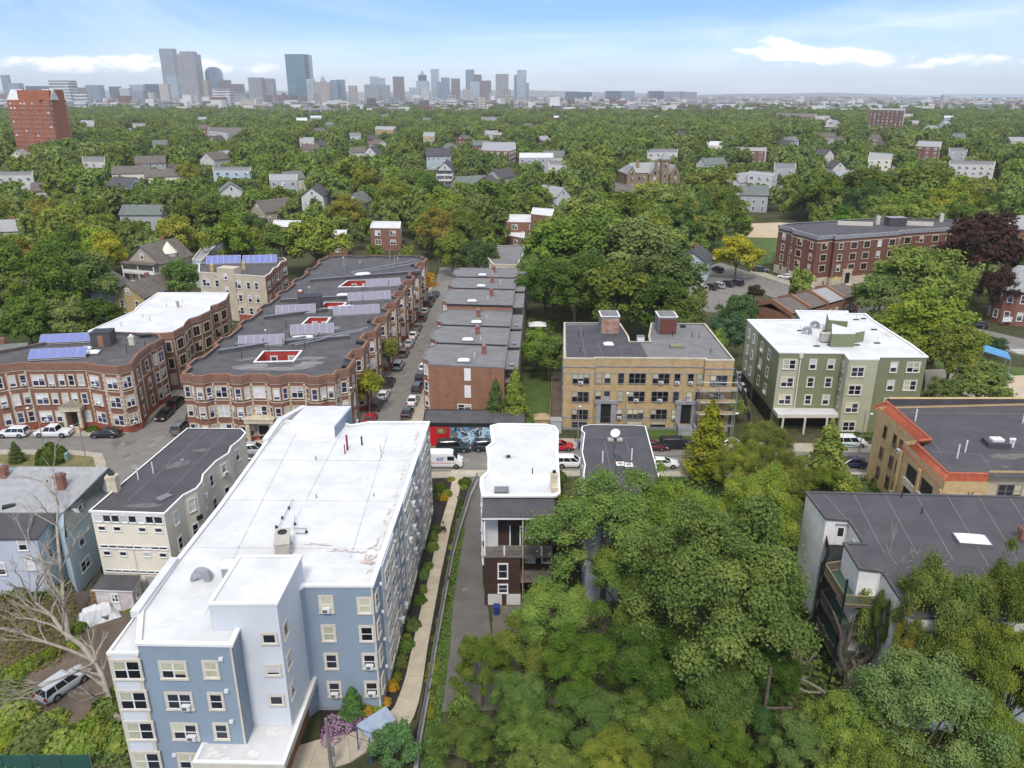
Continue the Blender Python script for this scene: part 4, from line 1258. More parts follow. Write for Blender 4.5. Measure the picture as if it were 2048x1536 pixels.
# ---------------------------------------------------------------- grey roofed brick rowhouses, one roof step per house
H=9.3
N0,N1=Vector(P2(856,728.5,H)),Vector(P2(1008.5,735,H))
F0,F1=Vector(P2(920,543,H)),Vector(P2(1036,545,H))
vcut=[0,.145,.29,.47,.655,.80,1.0]
def lerp_row(f):return N0.lerp(F0,f),N1.lerp(F1,f)
yN,yF=N0.y,F0.y
cut=[0]+[(P2(900,v,H)[1]-yN)/(yF-yN)for v in (686,650,618,585,562)]+[1]
for k in range(6):
    a0,a1=lerp_row(cut[k]);b0,b1=lerp_row(cut[k+1])
    dH=0 if k<3 else 1.0
    dirn=(b0-a0).normalized();out=Vector((-dirn.y,dirn.x))
    L=(b0-a0).length
    f_=[a0,a1,b1,b0,a0+dirn*(L-1.2),a0+dirn*(L-2.4)+out*1.3,a0+dirn*3.2+out*1.3,a0+dirn*1.6]
    B=Bld('rowhouse',['end rowhouse with bare brick gable wall and grey flat roof','second rowhouse of the grey roofed brick row from the bare end wall','third rowhouse of the grey roofed brick row from the bare end wall','fourth rowhouse of the grey row, first with the raised roof','fifth rowhouse of the grey row, with brick chimney','farthest rowhouse of the grey roofed brick row by the trees'][k],[(p.x,p.y)for p in f_],H+dH,cat='house',group='grey roofed brick rowhouses')
    B.wall('orange_brick' if k in (0,3)else 'red_brick');B.roof('grey_roof',.12,'patch_grey',.12)
    HH=H+dH
    for e_ in (3,4,5,6,7):
        Le=B.edge(e_)[4]
        if Le>1.2:
            for z_ in (HH-1.8,HH-4.8,HH-7.6):B.win(e_,Le/2,z_,.9,1.6,'dh')
    m_=(a0+a1+b0+b1)/4;acr=(a1-a0).normalized()
    for q_ in (.33,.62):
        s0=a0.lerp(a1,q_);s1=b0.lerp(b1,q_)
        B.strips('roof_seam',[((s0+dirn*.3),(s1-dirn*.3))],HH-.12,.08,'roof_seam')
    s0,s1=a0+dirn*.1,a1+dirn*.1
    if k:
        g=M();c=(a0+a1)/2;g.obox(c,acr,dirn,(a1-a0).length/2,.14,HH-.2,HH+.12,'dark_seam');B.part('party_wall',g)
    rs=random.Random(40+k)
    c=m_+acr*rs.uniform(-2,1)-dirn*(L*.3);B.skylight((c.x,c.y),0,1.1,.75,HH-.12)
    c=m_+acr*rs.uniform(0,3)+dirn*L*.1;B.chimney((c.x,c.y),HH-.12,1.5,.42)
    c=m_+acr*rs.uniform(1,4)-dirn*rs.uniform(0,3);B.pipe('vent_pipe',(c.x,c.y),HH-.12,.9,.07,'plastic_white')
    patches(B,HH-.11,[(tuple(m_+acr*rs.uniform(-4,4)+dirn*rs.uniform(-2,2)),rs.uniform(.8,2),rs.uniform(.4,.9),rs.random()*3)for _ in range(2)],'patch_grey',k)
    # rear timber porches
    rr=(b1-a1).normalized();ro=Vector((rr.y,-rr.x));pl=(b1-a1).length*.42
    c=a1+rr*(b1-a1).length*.5+ro*1.15
    g=M()
    for z_ in (3.2,6.2):g.obox(c,rr,ro,pl,1.1,z_,z_+.18,'wood_grey')
    g.obox(c,rr,ro,pl,1.1,HH-.7,HH-.55,'grey_roof')
    for s_ in (-1,1):g.obox(c+rr*pl*.96*s_+ro*1.0,rr,ro,.09,.09,0,HH-.7,'wood_grey')
    for z_ in (4.2,7.2):
        g.obox(c+ro*1.02,rr,ro,pl,.04,z_,z_+.09,'wood_grey')
        n_=int(pl*2/.2)
        for q_ in range(n_):g.obox(c+ro*1.02+rr*(-pl+q_*.2),rr,ro,.025,.025,z_-.85,z_,'wood_grey')
    B.part('porch',g)
    if k in (0,1,2):
        dsh=c-rr*pl*.7;g=M();g.lathe((dsh.x,dsh.y,HH-.4),((.05,0),(.35,.08),(.42,.2)),'galvanised',10);B.part('satellite_dish',g)
    if k==0:
        for u,v in ((935,749),(935.5,783)):
            sx,zz=B.hit(0,u,v);B.wbox('blocked_window',0,sx-.55,sx+.55,zz-1.1,zz+1.1,.01,.06,'painted_white_brick')
        sx,zz=B.hit(0,929,815);B.win(0,sx,zz,2.2,1.1,'dhpair')
# ---------------------------------------------------------------- low garage with mural
H=3.9
B=Bld('garage','single storey garage with bright red wall and blue graffiti mural facing the street',PX((846,846),(1052,848),(1050,820),(850,819),z=H),H)
B.wall('wood_grey');B.roof('dark_roof',.1,'black_metal',.15)
L=B.edge(0)[4]
sA=B.hit(0,860,870)[0];sB=B.hit(0,899,870)[0];sC=B.hit(0,995,870)[0]
B.wbox('red_panel',0,.1,sB,.05,H-.5,.01,.06,'bright_red')
B.wbox('dark_fascia',0,.0,L,H-.5,H,.02,.12,'black_metal')
B.wbox('picture_frame',0,sA+1.0,sA+2.6,2.1,3.15,.06,.1,'wood_brown');B.wbox('picture',0,sA+1.35,sA+2.05,2.35,2.95,.1,.12,'wood_tan')
mat('mural_ground',(.10,.105,.115),.7,(.19,.185,.18),.8,1,spots=((.20,.13,.085),.5,.6,.75))
B.wbox('mural_board',0,sB+.02,L-.05,.05,H-.5,.01,.05,'mural_ground')
mat('mural_light_blue',(.40,.60,.74),.7);mat('mural_blue',(.12,.28,.47),.7);mat('mural_white',(.68,.72,.74),.7);mat('mural_black',(.02,.022,.025),.7)
A_,B_,t_,n_,L_=B.edge(0)
rs=random.Random(21)
for m_,cnt,off,wd in (('mural_blue',26,.056,.20),('mural_black',26,.059,.13),('mural_light_blue',46,.062,.15),('mural_white',20,.066,.07)):
    g=M()
    for k in range(cnt):
        s_=sB+.5+rs.random()*(L-sB-1.2);z_=.5+rs.random()*2.4;a=rs.uniform(0,6.28);cv=rs.uniform(-1.9,1.9)
        n2=rs.randint(6,13);prev=None
        for q_ in range(n2):
            w_=wd*(.35+math.sin(math.pi*q_/(n2-1))*.9)
            dx,dz=math.cos(a),math.sin(a)
            l=(s_-dz*w_,z_+dx*w_);r=(s_+dz*w_,z_-dx*w_)
            ok=sB+.1<min(l[0],r[0])and max(l[0],r[0])<L-.1 and .1<min(l[1],r[1])and max(l[1],r[1])<H-.55
            if prev and ok:
                oo=off+k*1e-5
                W3=lambda p_:(*(A_+t_*p_[0]+n_*oo),p_[1])
                g.face([W3(prev[0]),W3(prev[1]),W3(r),W3(l)],m_)
            prev=(l,r)if ok else None
            s_+=dx*.22;z_+=dz*.22;a+=cv*.22;cv+=rs.uniform(-.7,.7)
    o=B.part('graffiti',g);o['kind']='stuff'
# ---------------------------------------------------------------- yellow brick apartment building
H=12.4
UVL=[(1128,716),(1190,717),(1191,715),(1411,717),(1412,720),(1469,720),(1410,647),(1302,646),(1297,673),(1300,683),(1260,683),(1257,672),(1240,646),(1128,645)]
B=Bld('apartment_building','three storey yellow brick apartment building with grey stone doorways and rusty roof sheds',PX(*UVL,z=H),H)
yel=B
B.wall('yellow_brick',base=('stone_grey',.5));B.roof('grey_roof',.2,'stucco_cream',.25,inner='grey_roof')
lf=PX((1134,712),(1297,714),(1281,684),(1262,684),(1258,672),(1242,648),(1132,648),z=H)
g=M();g.flat(lf,H-.19,'slate_roof');B.part('roof_sheet',g)
B.band(H-1.5,H-1.35,'stone_grey',.12,name='string_course');B.band(H-2.65,H-2.5,'stone_grey',.05,name='string_course');B.band(2.1,2.3,'stone_grey',.06,name='string_course')
DZ=(0,-3.1,-6.2)
z1=H-3.45
for u,v,w_,kd in ((1162,750,2.7,'yeltri'),(1198,748,.95,'yel'),(1215.5,748,.95,'yel'),(1242.5,749,.95,'yel'),(1275,749.5,2.7,'yeltri'),(1322.5,750,2.7,'yeltri'),(1355,750,.95,'yel'),(1382,750,.95,'yel'),(1400,750,.95,'yel'),(1438,753,2.7,'yeltri')):
    i=0 if u<1190 else 2 if u<1411 else 4
    sx,_=B.hit(i,u,v)
    for k,d_ in enumerate(DZ):
        if k==2 and(1190<u<1220 or 1375<u<1405):continue
        B.win(i,sx,z1+d_,w_,1.75,kd,ac=.35)
    if kd=='yeltri':B.win(i,sx,.95,2.5,1.0,'yel')
for u in (1211,1371):
    sx,_=B.hit(2,u,825)
    for a_,b_ in ((-1.65,-.85),(.85,1.65)):B.wbox('door_pier',2,sx+a_,sx+b_,0,5.0,.0,.5,'stone_grey')
    B.wbox('door_lintel',2,sx-1.85,sx+1.85,4.7,5.25,.0,.62,'stone_grey')
    B.wbox('door_crest',2,sx-.5,sx+.5,5.25,5.8,.0,.3,'stone_grey')
    B.wbox('door',2,sx-.8,sx+.8,1.2,4.5,.01,.06,'black_metal')
    g=M();A_,B_,t_,n_,L_=B.edge(2)
    for k in range(6):g.obox(A_+t_*sx+n_*(.7+k*.3),t_,n_,1.1,.16,0,1.2-k*.19,'stone_grey')
    B.part('step',g)
    for q_ in (-1.3,1.3):
        B.wbox('stair_rail',2,sx+q_-.15,sx+q_+.15,0,1.6 if u>1300 else 1.2,.5,2.6,'stone_grey')
for i in (5,13):
    L=B.edge(i)[4]
    for k in range(5):
        for d_ in DZ:B.win(i,L*(k+.5)/5,z1+d_,.95,1.6,'yel')
for(u0,u1,v0,m_)in ((1201,1238,668,'rust'),(1316,1353,669,'brown_metal')):
    a,b2=P(u0,v0,H-.2),P(u1,v0,H-.2);c=(a+b2)/2;w_=(b2-a).length/2
    o=B.rbox('roof_shed',(c.x,c.y+1.9),0,w_,1.9,H-.2,H+2.9,'grey_roof')
    g=M();g.box(c.x-w_+.15,c.y-.04,H-.1,c.x+w_-.15,c.y-.01,H+2.6,m_)
    for k in range(int(w_*2/.35)):g.box(c.x-w_+.2+k*.35,c.y-.08,H-.1,c.x-w_+.28+k*.35,c.y-.04,H+2.6,m_)
    B.part('sheet_metal',g,o)
    g=M();g.box(c.x-w_-.08,c.y-.1,H+2.9,c.x+w_+.08,c.y+3.9,H+3.02,'white_trim');g.box(c.x-w_+.15,c.y+.1,H+3.02,c.x+w_-.15,c.y+3.7,H+3.05,'grey_roof');B.part('shed_roof',g,o)
p=P(1217,689,H);B.skylight((p.x,p.y),0,.9,.8,H-.2)
p=P(1353,692,H);o=B.rbox('hatch',(p.x,p.y),0,1.1,.8,H-.2,H+.2,'green_siding')
p=P(1366,652,H);g=M();g.lathe((p.x,p.y,H-.2),((.55,0),(.55,.3),(.3,.32),(.28,.1)),'black_metal',12);B.part('roof_vent',g)
p=P(1281,679,H);B.rbox('rooftop_unit',(p.x,p.y),0,.6,.5,H-.2,H+.6,'plastic_white','grey_metal')
for u,v in ((1160,702),(1157,671),(1166,671),(1384,673),(1398,673),(1421,705),(1345,671)):
    p=P(u,v,H);B.pipe('vent_pipe',(p.x,p.y),H-.2,.9,.06,'black_metal')
B.strips('roof_seam',[(P2(1160,646,H),P2(1171,714,H)),(P2(1195,680,H),P2(1207,714,H)),(P2(1240,690,H),P2(1246,714,H)),(P2(1134,690,H),P2(1270,692,H))],H-.185,.07,'roof_seam')
sc_=thing('scaffold','steel scaffold tower with planks against the right end of the yellow brick building','scaffold',tuple(P(1462,862)))
A_,B_,t_,n_,L_=B.edge(4)
c0=A_+t_*(L_+.3)
g=M()
for k in range(7):
    for off in (.8,2.2):
        p=c0+n_*off-t_*k*1.2*.8
        if k in (0,3,6):g.tube((p.x,p.y,0),(p.x,p.y,9.6),.06,.06,'galvanised',5)
for z_ in (2,4,6,8,9.4):
    p,q=c0+n_*2.2,c0+n_*2.2-t_*5.8
    g.tube((p.x,p.y,z_),(q.x,q.y,z_),.045,.045,'galvanised',5)
    g.tube((p.x,p.y,z_),(q.x,q.y,min(9.6,z_+2)),.03,.03,'galvanised',4)
    r_=c0+n_*.8;g.tube((p.x,p.y,z_),(r_.x,r_.y,z_),.045,.045,'galvanised',5);g.tube((p.x,p.y,z_),(r_.x,r_.y,z_+1.6),.03,.03,'galvanised',4)
g.build('frame',sc_)
for z_ in (3.95,6.0,8.1):
    q=M();c=c0+n_*1.5-t_*2.9;q.obox(c,t_,n_,3.1,.6,z_,z_+.08,'wood_tan');q.build('plank',sc_)
# ---------------------------------------------------------------- green apartment building
H=13.0
UVM=[(1559,704),(1689,705.5),(1698.5,717.5),(1757.5,718),(1757.2,713),(1855,713),(1822,688),(1746,640),(1731,627),(1696,627),(1695,622),(1592,621),(1604,639),(1495.5,639),(1518,662)]
B=Bld('apartment_building','green clapboard apartment building with white roof, pale green bays and entrance canopy',PX(*UVM,z=H),H)
grn=B
B.wall('green_siding',clap=.22);B.roof('white_roof',.15,'white_trim',.25,inner='white_roof',out=.14)
zr_=[B.hit(0,*q)[1]for q in ((1571.5,728),(1566,764),(1561,800))]
zw=(zr_[0],zr_[0]-3.05,zr_[0]-6.1)
L0=B.edge(0)[4]
B.wbox('bay',0,.05,3.2,3.2,H-1.1,.03,.16,'light_green_siding')
for k in (0,1,2):B.win(0,1.75,zw[k],1.9,1.5,'grnpair',out=.16)
for u,v in ((1625.5,729),(1661.5,729)):
    sx,_=B.hit(0,u,v)
    for z_ in zw:B.win(0,sx,z_,.95,1.55,'grn',ac=.1)
sx,_=B.hit(0,1601,715);B.wbox('downpipe',0,sx-.1,sx+.1,3.4,H-.2,.04,.24,'cream_trim');B.wbox('rain_head',0,sx-.3,sx+.3,H-.9,H-.25,.04,.4,'cream_trim')
L2=B.edge(2)[4]
B.wbox('bay',2,0,L2,.2,H-.2,.03,.1,'light_green_siding');B.wbox('bay',1,0,B.edge(1)[4],.2,H-.2,.03,.1,'light_green_siding')
for z_ in (*zw,zw[2]-3.2):B.win(2,1.55,z_-.1,1.9,1.5,'grnpair',out=.1)
for z_ in zw:B.win(1,.9,z_,.8,1.5,'grn',out=.1)
sx,_=B.hit(4,1786,740)
for z_ in (*zw,zw[2]-3.2):B.win(4,sx,z_+.2,.95,1.55,'grn',ac=.3)
sx,_=B.hit(4,1825,740)
for z_ in (*zw,zw[2]-3.2):B.win(4,sx,z_+.2,1.9,1.55,'grnpair')
LA,LB=B.edge(13)[4],B.edge(14)[4]
B.wbox('bay',13,0,LA,3.0,H-.2,.03,.1,'light_green_siding')
for s_ in (LB*.25,LB*.6):
    for z_ in zw:B.win(14,s_,z_,.95,1.55,'grn',ac=.5)
for s_ in (LA*.3,LA*.72):
    for z_ in zw:B.win(13,s_,z_,.8,1.5,'plain',ac=.3,out=.1)
B.wbox('passage',13,.6,LA-.5,.1,2.8,.1,.16,'black_metal');B.wbox('passage',14,.6,LB-.4,.1,2.8,.02,.1,'black_metal')  # flat black panels stand for the passage's shade, no opening is cut
for s_ in (2.5,5,8,11):
    for e_ in (5,6):
        for z_ in zw:
            if s_<B.edge(e_)[4]-1:B.win(e_,s_,z_,.95,1.55,'grn')
HC=3.4
cn=[P2(u,v,HC)for u,v in ((1556,829),(1681,829),(1674,812),(1543,812))]
g=M();g.prism(cn,HC-.6,HC,'cream_trim','white_roof');g.flat(cn[::-1],HC-.6,'cream_trim');o=B.part('canopy',g)
patches(B,HC+.006,[(P2(1600+k*7,817+k*.9,HC),.5,.09,-.25)for k in range(9)]+[(P2(1568+k*5,822-k*1.0,HC),.4,.08,.5)for k in range(6)],'roof_stain',5)
A_,B_,t_,n_,L_=B.edge(0)
for s_ in (1.0,4.5,8.0,11.5):
    g=M();c=A_+t_*s_+n_*2.9;g.obox(c,t_,n_,.14,.14,0,HC-.6,'cream_trim');B.part('post',g)
B.wbox('entrance_glass',0,1.4,11.0,.2,2.7,.04,.1,'glass_dark')
Z=H-.15
for(pts,h_)in ((((1655,650),(1662,680),(1690,682),(1694,645)),0),):
    pass
def rprism(name,uv,z0,z1,m,top):
    p=PX(*uv,z=z1)
    if area(p)<0:p=p[::-1]
    g=M();g.prism(p,z0,z1,m,top);return B.part(name,g)
rprism('roof_block',((1664,668),(1712,668),(1702,657),(1664,647)),Z,H+2.1,'green_siding','white_roof')
rprism('roof_block',((1658,640),(1696,643),(1695,633),(1654,626)),Z,H+2.4,'green_siding','white_roof')
rprism('roof_block',((1708,666),(1730,662),(1728,652),(1712,647)),Z,H+1.7,'green_siding','white_roof')
p=P(1653,684,Z);o=B.rbox('rooftop_unit',(p.x,p.y),.0,1.1,.6,Z+.2,Z+1.5,'hvac_beige','hvac_beige')
p=P(1672,682,Z);B.rbox('rooftop_unit',(p.x,p.y),.0,1.4,.8,Z+.1,Z+.9,'plastic_white','plastic_white')
for u,v in ((1613,668),(1629,656)):
    c=P(u,v,Z);g=M()
    for k in range(8):
        a0,a1=math.pi*k/8,math.pi*(k+1)/8
        q=lambda a,r,y:(c.x+math.cos(a)*r,c.y+y,Z+.5+math.sin(a)*r)
        g.mesh([q(a0,.8,-.35),q(a1,.8,-.35),q(a1,.8,.35),q(a0,.8,.35),q(a0,.3,-.35),q(a1,.3,-.35)],((0,1,2,3),(5,1,0,4)),'galvanised')
    g.box(c.x+.3,c.y-.35,Z,c.x+.8,c.y+.35,Z+.5,'galvanised');B.part('vent_hood',g)
for u,v in ((1600,662),(1650,663),(1633,693),(1713,691),(1754,687),(1748,660),(1727,638),(1712,640),(1660,691)):
    p=P(u,v,Z);g=M();g.box(p.x-.5,p.y-.12,Z,p.x+.5,p.y+.12,Z+.18,'black_metal');g.tube((p.x,p.y,Z),(p.x,p.y,Z+1.1),.03,.03,'galvanised',4);B.part('roof_anchor',g)
patches(B,Z+.006,[(P2(1765+k*5,662+k*3,H),.8,.25,-.7)for k in range(4)],'roof_stain',2)
# hedge row by the street is planted further down
# ---------------------------------------------------------------- tan brick building with clay tile eaves
H=11.3
q=[P2(1755,822,H-.6),P2(1832,889,H-.6),P2(1806,892,H-.6),P2(1888,972,H-.6),P2(1975,973,H-.6),P2(1976,950,H-.6),P2(2420,955,H-.6),P2(2300,808,H-.6)]
B=Bld('apartment_building','tan brick building with orange clay tile eaves round a dark flat roof',q,H)
tan=B
B.wall('tan_brick')
rf=[P2(u,v,H)for u,v in ((1776,806),(1862,880),(1838,892),(1897,948),(1976,949),(2420,955),(2300,806))]
g=M();g.flat(rf,H-.3,'slate_roof');B.part('roof',g)
g=M()
bk=[Vector(P2(1776,804,H)),Vector(P2(2300,804,H))]
c=(bk[0]+bk[1])/2;tt=(bk[1]-bk[0]).normalized();g.obox(c,tt,Vector((-tt.y,tt.x)),(bk[1]-bk[0]).length/2,.22,H-.5,H+.55,'slate_roof');g.obox(c,tt,Vector((-tt.y,tt.x)),(bk[1]-bk[0]).length/2,.28,H+.55,H+.62,'tan_brick');B.part('parapet',g)
A_,B_,t_,n_,L_=B.edge(5);B.wbox('stucco_panel',5,0,L_,0,H-.5,.01,.05,'stucco_cream')
def tiles(B,name,top0,top1,bot0,bot1,n,rows):
    """clay tiles laid in courses between an upper and a lower edge; each a barrel-topped piece"""
    r=M()
    up=(bot1-bot0).cross(top0-bot0).normalized()
    if up.z<0:up=-up
    r.mesh([bot0,bot1,top1,top0,bot0-up*.12,bot1-up*.12,top1-up*.12,top0-up*.12],((0,1,2,3),(4,7,6,5),(0,4,5,1),(2,6,7,3),(1,5,6,2),(3,7,4,0)),'clay_tile')
    root=B.part(name,r)
    g=M()
    for j in range(rows):
        for i in range(n):
            def pt(a,b_):return(bot0.lerp(bot1,a)).lerp(top0.lerp(top1,a),b_)
            a0,a1,am=i/n,(i+.86)/n,(i+.43)/n
            b0,b1=j/rows-.02,(j+1)/rows+.03
            l0,l1,m0,m1,r0,r1=pt(a0,b0),pt(a0,b1),pt(am,b0)+up*.14,pt(am,b1)+up*.09,pt(a1,b0),pt(a1,b1)
            lift=up*(.05*(1 if True else 0))
            g.mesh([l0+lift,l1,m0+lift,m1,r0+lift,r1],((0,2,3,1),(2,4,5,3),(0,4,2)),'clay_tile')
    o=B.part('tile',g,root);o['kind']='stuff'
    g=M();g.tube(top0+up*.05,top1+up*.05,.14,.14,'clay_tile',6);B.part('ridge_tile',g,root)
tiles(B,'tile_eave',P(1774,803,H+.35),P(1863,879,H+.35),P(1748,815,H-.9),P(1832,888,H-.9),34,5)
tiles(B,'tile_eave',P(1836,889,H+.35),P(1896,946.5,H+.35),P(1800,892,H-.9),P(1885,974,H-.9),30,5)
tiles(B,'tile_eave',P(1896,946.5,H+.35),P(1976,948,H+.35),P(1885,974,H-.9),P(1976,975,H-.9),20,5)
tiles(B,'tile_eave',P(1774,803,H+.35),P(1772,806,H+.35),P(1746,814,H-.9),P(1748,816,H-.9),3,5)
tiles(B,'tile_eave',P(1838,882,H+.35),P(1863,879,H+.35),P(1832,889,H-.4),P(1858,886,H-.4),8,2)
for(u,v)in ((1773.5,852),(1793,868),(1806,878)):
    sx,_=B.hit(0,u,v);L=B.edge(0)[4];sx=min(max(sx,.8),L-.7)
    for z_ in (H-2.4,H-5.5,H-8.5):B.win(0,sx,z_,.75,1.75,'tan',ac=.1)
L=B.edge(2)[4]
for s_ in (L*.32,L*.68):
    for z_ in (H-3.2,H-6.3,H-9.3):B.wbox('loggia_dark_panel',2,s_-1.3,s_+1.3,z_-1.0,z_+1.3,.01,.05,'black_metal');B.wbox('balcony_wall',2,s_-1.5,s_+1.5,z_-1.5,z_-.6,.05,.3,'stucco_cream')  # flat black panel paints the shade inside each loggia
for s_ in (.12,L*.5,L-.2):B.wbox('pier',2,s_-.25,s_+.25,0,H-1.2,.05,.28,'tan_brick')
B.wbox('stucco_panel',3,.5,B.edge(3)[4]-.5,0,H-1.5,.01,.05,'stucco_cream')
g=M();A_,B_,t_,n_,L_=B.edge(3)
for k in (-.35,.35):p=A_+t_*(L_*.45)+n_*.15;g.tube((p.x+k*.6,p.y-.1,H-4),(p.x+k*.6+.9,p.y-.1,H-1.2),.05,.05,'black_metal',4)
B.part('ladder',g)
for s_ in (2.8,8,13):B.win(5,s_,H-2.6,2.7,1.7,'yeltri',out=.05,ac=.6)
for u,v,h_ in ((1831,838,1.7),(1915,912,1.8),(1931,900,1.6),(2046,842,1.5)):
    p=P(u,v,H);B.pipe('vent_pipe',(p.x,p.y),H-.3,h_,.09,'plastic_white')
p=P(1992,886,H);o=B.rbox('skylight',(p.x,p.y),-.1,1.3,1.0,H-.3,H+.35,'slate_roof');g=M();g.box(p.x-.7,p.y-.5,H+.35,p.x+.7,p.y+.5,H+.65,'plastic_white');B.part('dome',g,o)
for u in (2020,2026):
    p=P(u,890,H);B.pipe('roof_vent',(p.x,p.y),H-.3,1.0,.14,'plastic_white','plastic_white')
patches(B,H-.29,[(P2(2018,908,H),2.2,.8,.1),(P2(1880,826,H),.0001,.0001,0),(P2(1975,917,H),.4,.15,0),(P2(2012,929,H),.6,.2,0)],'faint_roof',6)if mat('faint_roof',(.17,.15,.13),.9,(.11,.1,.095),1,1)else 0
B.strips('roof_seam',[(P2(1863,899,H),P2(1960,905,H)),(P2(1960,905,H),P2(1998,950,H)),(P2(1866,880,H),P2(1885,903,H)),(P2(1800,822,H),P2(2048,824,H)),(P2(1860,930,H),P2(1990,940,H))],H-.285,.08,'roof_seam')
# ---------------------------------------------------------------- white building with dark seamed roof
H=12.0
UVO=[(1613,984),(1653,1036),(1699,1039.5),(1729,1087),(1689,1086),(1720,1136),(1766,1142),(1825,1232),(2500,1252),(2340,1000)]
B=Bld('apartment_building','white painted building with dark seamed roof and black steel fire escape balconies',PX(*UVO,z=H),H)
wht=B
B.wall('painted_white_brick');B.roof('slate_roof',.06,'dark_roof',.2,inner='slate_roof',out=.14)
def S2(a,b2):return(P2(*a,H),P2(*b2,H))
B.strips('roof_seam',[S2((1646+k*62,986+k*.9),(1646+k*62+52+k*8,1036+(60 if k else 6)+k*9))for k in range(8)],H-.06,.07,'roof_seam')
p=P(1944,1082,H);B.skylight((p.x,p.y),-.15,1.5,.95,H-.06)
for u,v in ((1803,994),(1843,1027)):
    p=P(u,v,H);B.pipe('vent_pipe',(p.x,p.y),H-.06,.8,.06,'black_metal')
p=P(2046,1078,H);B.chimney((p.x,p.y),H,1.2,.45)
A_,B_,t_,n_,L_=B.edge(1)
B.wbox('door',1,1.1,1.95,H-2.9,H-.75,.01,.08,'white_trim');B.wbox('door_glass',1,1.25,1.8,H-1.9,H-.95,.08,.09,'glass_grey');B.wbox('lintel',1,.95,2.1,H-.75,H-.5,.01,.1,'stone_grey')
B.win(2,B.edge(2)[4]*.5,H-1.9,.8,1.4,'dh')
for k in (1,2,3):B.wbox('door',1,1.1,1.95,H-2.9-3*k,H-.75-3*k,.01,.08,'white_trim')
# steel balconies
c0=(Vector(B.foot[1])+Vector(B.foot[2]))/2
def railing(g,a,b2,z,m,h=1.0,step=.13,fill=True):
    a,b2=Vector(a[:2]),Vector(b2[:2]);L=(b2-a).length
    if L<.1:return
    t=(b2-a)/L;n=Vector((t.y,-t.x))
    g.obox((a+b2)/2,t,n,L/2,.03,z+h-.06,z+h,m);g.obox((a+b2)/2,t,n,L/2,.025,z+.08,z+.13,m)
    k=0.0
    while fill and k<L:g.obox(a+t*k,t,n,.014,.014,z+.1,z+h-.05,m);k+=step
f1,f2,f3,f4,f5,f6=[Vector(B.foot[i])for i in (1,2,3,4,5,6)]
dn=(f5-f4).normalized();ou=Vector((-1,0))
for k in range(4):
    z_=H-3.0-3.0*k
    pl=[f1+Vector((.3,0)),f2,f4+Vector((1.3,0)),f4+ou*1.9+Vector((0,-.2)),f1+ou*.15+dn*2.2]
    g=M();pp=[tuple(q)for q in pl]
    if area(pp)<0:pp=pp[::-1]
    g.prism(pp,z_-.12,z_,'black_metal');g.flat(pp[::-1],z_-.12,'black_metal')
    railing(g,pl[4],pl[3],z_,'black_metal');railing(g,pl[4],pl[0],z_,'black_metal')
    B.part('fire_escape',g)
g=M()
for q in (f1+ou*.15+dn*2.2,f4+ou*1.9+Vector((0,-.2))):g.obox(q,(1,0),(0,1),.07,.07,0,H-2.0,'black_metal')
B.part('steel_post',g)
# timber porches under the projecting roof
for k in range(3):
    z_=H-3.0-3.0*k
    a,b2,c,d=f4+ou*1.7+dn*.5,f5+ou*1.5+dn*1.3,f6+dn*1.2+Vector((.2,0)),f6+Vector((.1,.6))
    pl=[a,b2,c,d,f4+Vector((.3,0))]
    pp=[tuple(q)for q in pl]
    if area(pp)<0:pp=pp[::-1]
    g=M();g.prism(pp,z_-.2,z_,'bark','deck_green');g.flat(pp[::-1],z_-.2,'wood_grey')
    rm_='wood_tan' if k==0 else 'bark';railing(g,a,b2,z_,rm_,1.1,.15);railing(g,b2,c,z_,rm_,1.1,.15);railing(g,f4+Vector((.3,0)),a,z_,rm_,1.1,.15)
    t2=(b2-a).normalized();n2=Vector((t2.y,-t2.x));g.obox((a+b2)/2-n2*.05,t2,n2,(b2-a).length/2,.015,z_,z_+.95,'deck_green')
    for q in (a,b2,c):g.obox(q,(1,0),(0,1),.07,.07,0,H-.3,'black_metal')if k==0 else None
    B.part('porch',g)
zt=H-3.0
q=f5.lerp(f6,.55)+dn*.2;t=thing('round_table','white round table on the top porch of the white building','table',(q.x,q.y,zt))
g=M();g.lathe((q.x,q.y,zt+.68),((.5,0),(.5,.05)),'plastic_white',14);g.build('top',t);g=M();g.tube((q.x,q.y,zt),(q.x,q.y,zt+.68),.05,.05,'plastic_white');g.tube((q.x,q.y,zt),(q.x,q.y,zt+.05),.3,.3,'plastic_white',10);g.build('pedestal',t)
q=q+Vector((-.2,.9));t=thing('porch_chair','white plastic chair beside round table on the top porch','chair',(q.x,q.y,zt))
g=M();g.box(q.x-.25,q.y-.25,zt+.4,q.x+.25,q.y+.25,zt+.45,'plastic_white');g.build('seat',t)
g=M();g.box(q.x-.25,q.y+.2,zt+.45,q.x+.25,q.y+.25,zt+.95,'plastic_white');g.build('backrest',t)
for a_ in (-.22,.22):
    for b_ in (-.22,.22):g=M();g.tube((q.x+a_,q.y+b_,zt),(q.x+a_,q.y+b_,zt+.4),.025,.025,'plastic_white',5);g.build('leg',t)
# curved pale wall of the lower wing facing us
mat('cream_render',(.50,.46,.41),.85,(.42,.385,.34),.8,1)
g=M();cw=[P2(u,v,7.2)for u,v in ((1742,1245),(1770,1250),(1796,1248),(1822,1240),(1842,1232))]
pts=[]
for k in range(len(cw)-1):g.face([(*cw[k],0),(*cw[k+1],0),(*cw[k+1],7.2),(*cw[k],7.2)],'cream_render')
bk_=[(x+.6,y+4)for x,y in cw];poly=cw+bk_[::-1]
g.flat(poly if area(poly)>0 else poly[::-1],7.2,'slate_roof');B.part('rear_wing',g)
p=P(1771,1302,3.5);
g=M();g.lathe((p.x,p.y-.25,3.4),((.16,0),(.2,.2),(.12,.35)),'black_metal',8);B.part('wall_lamp',g)
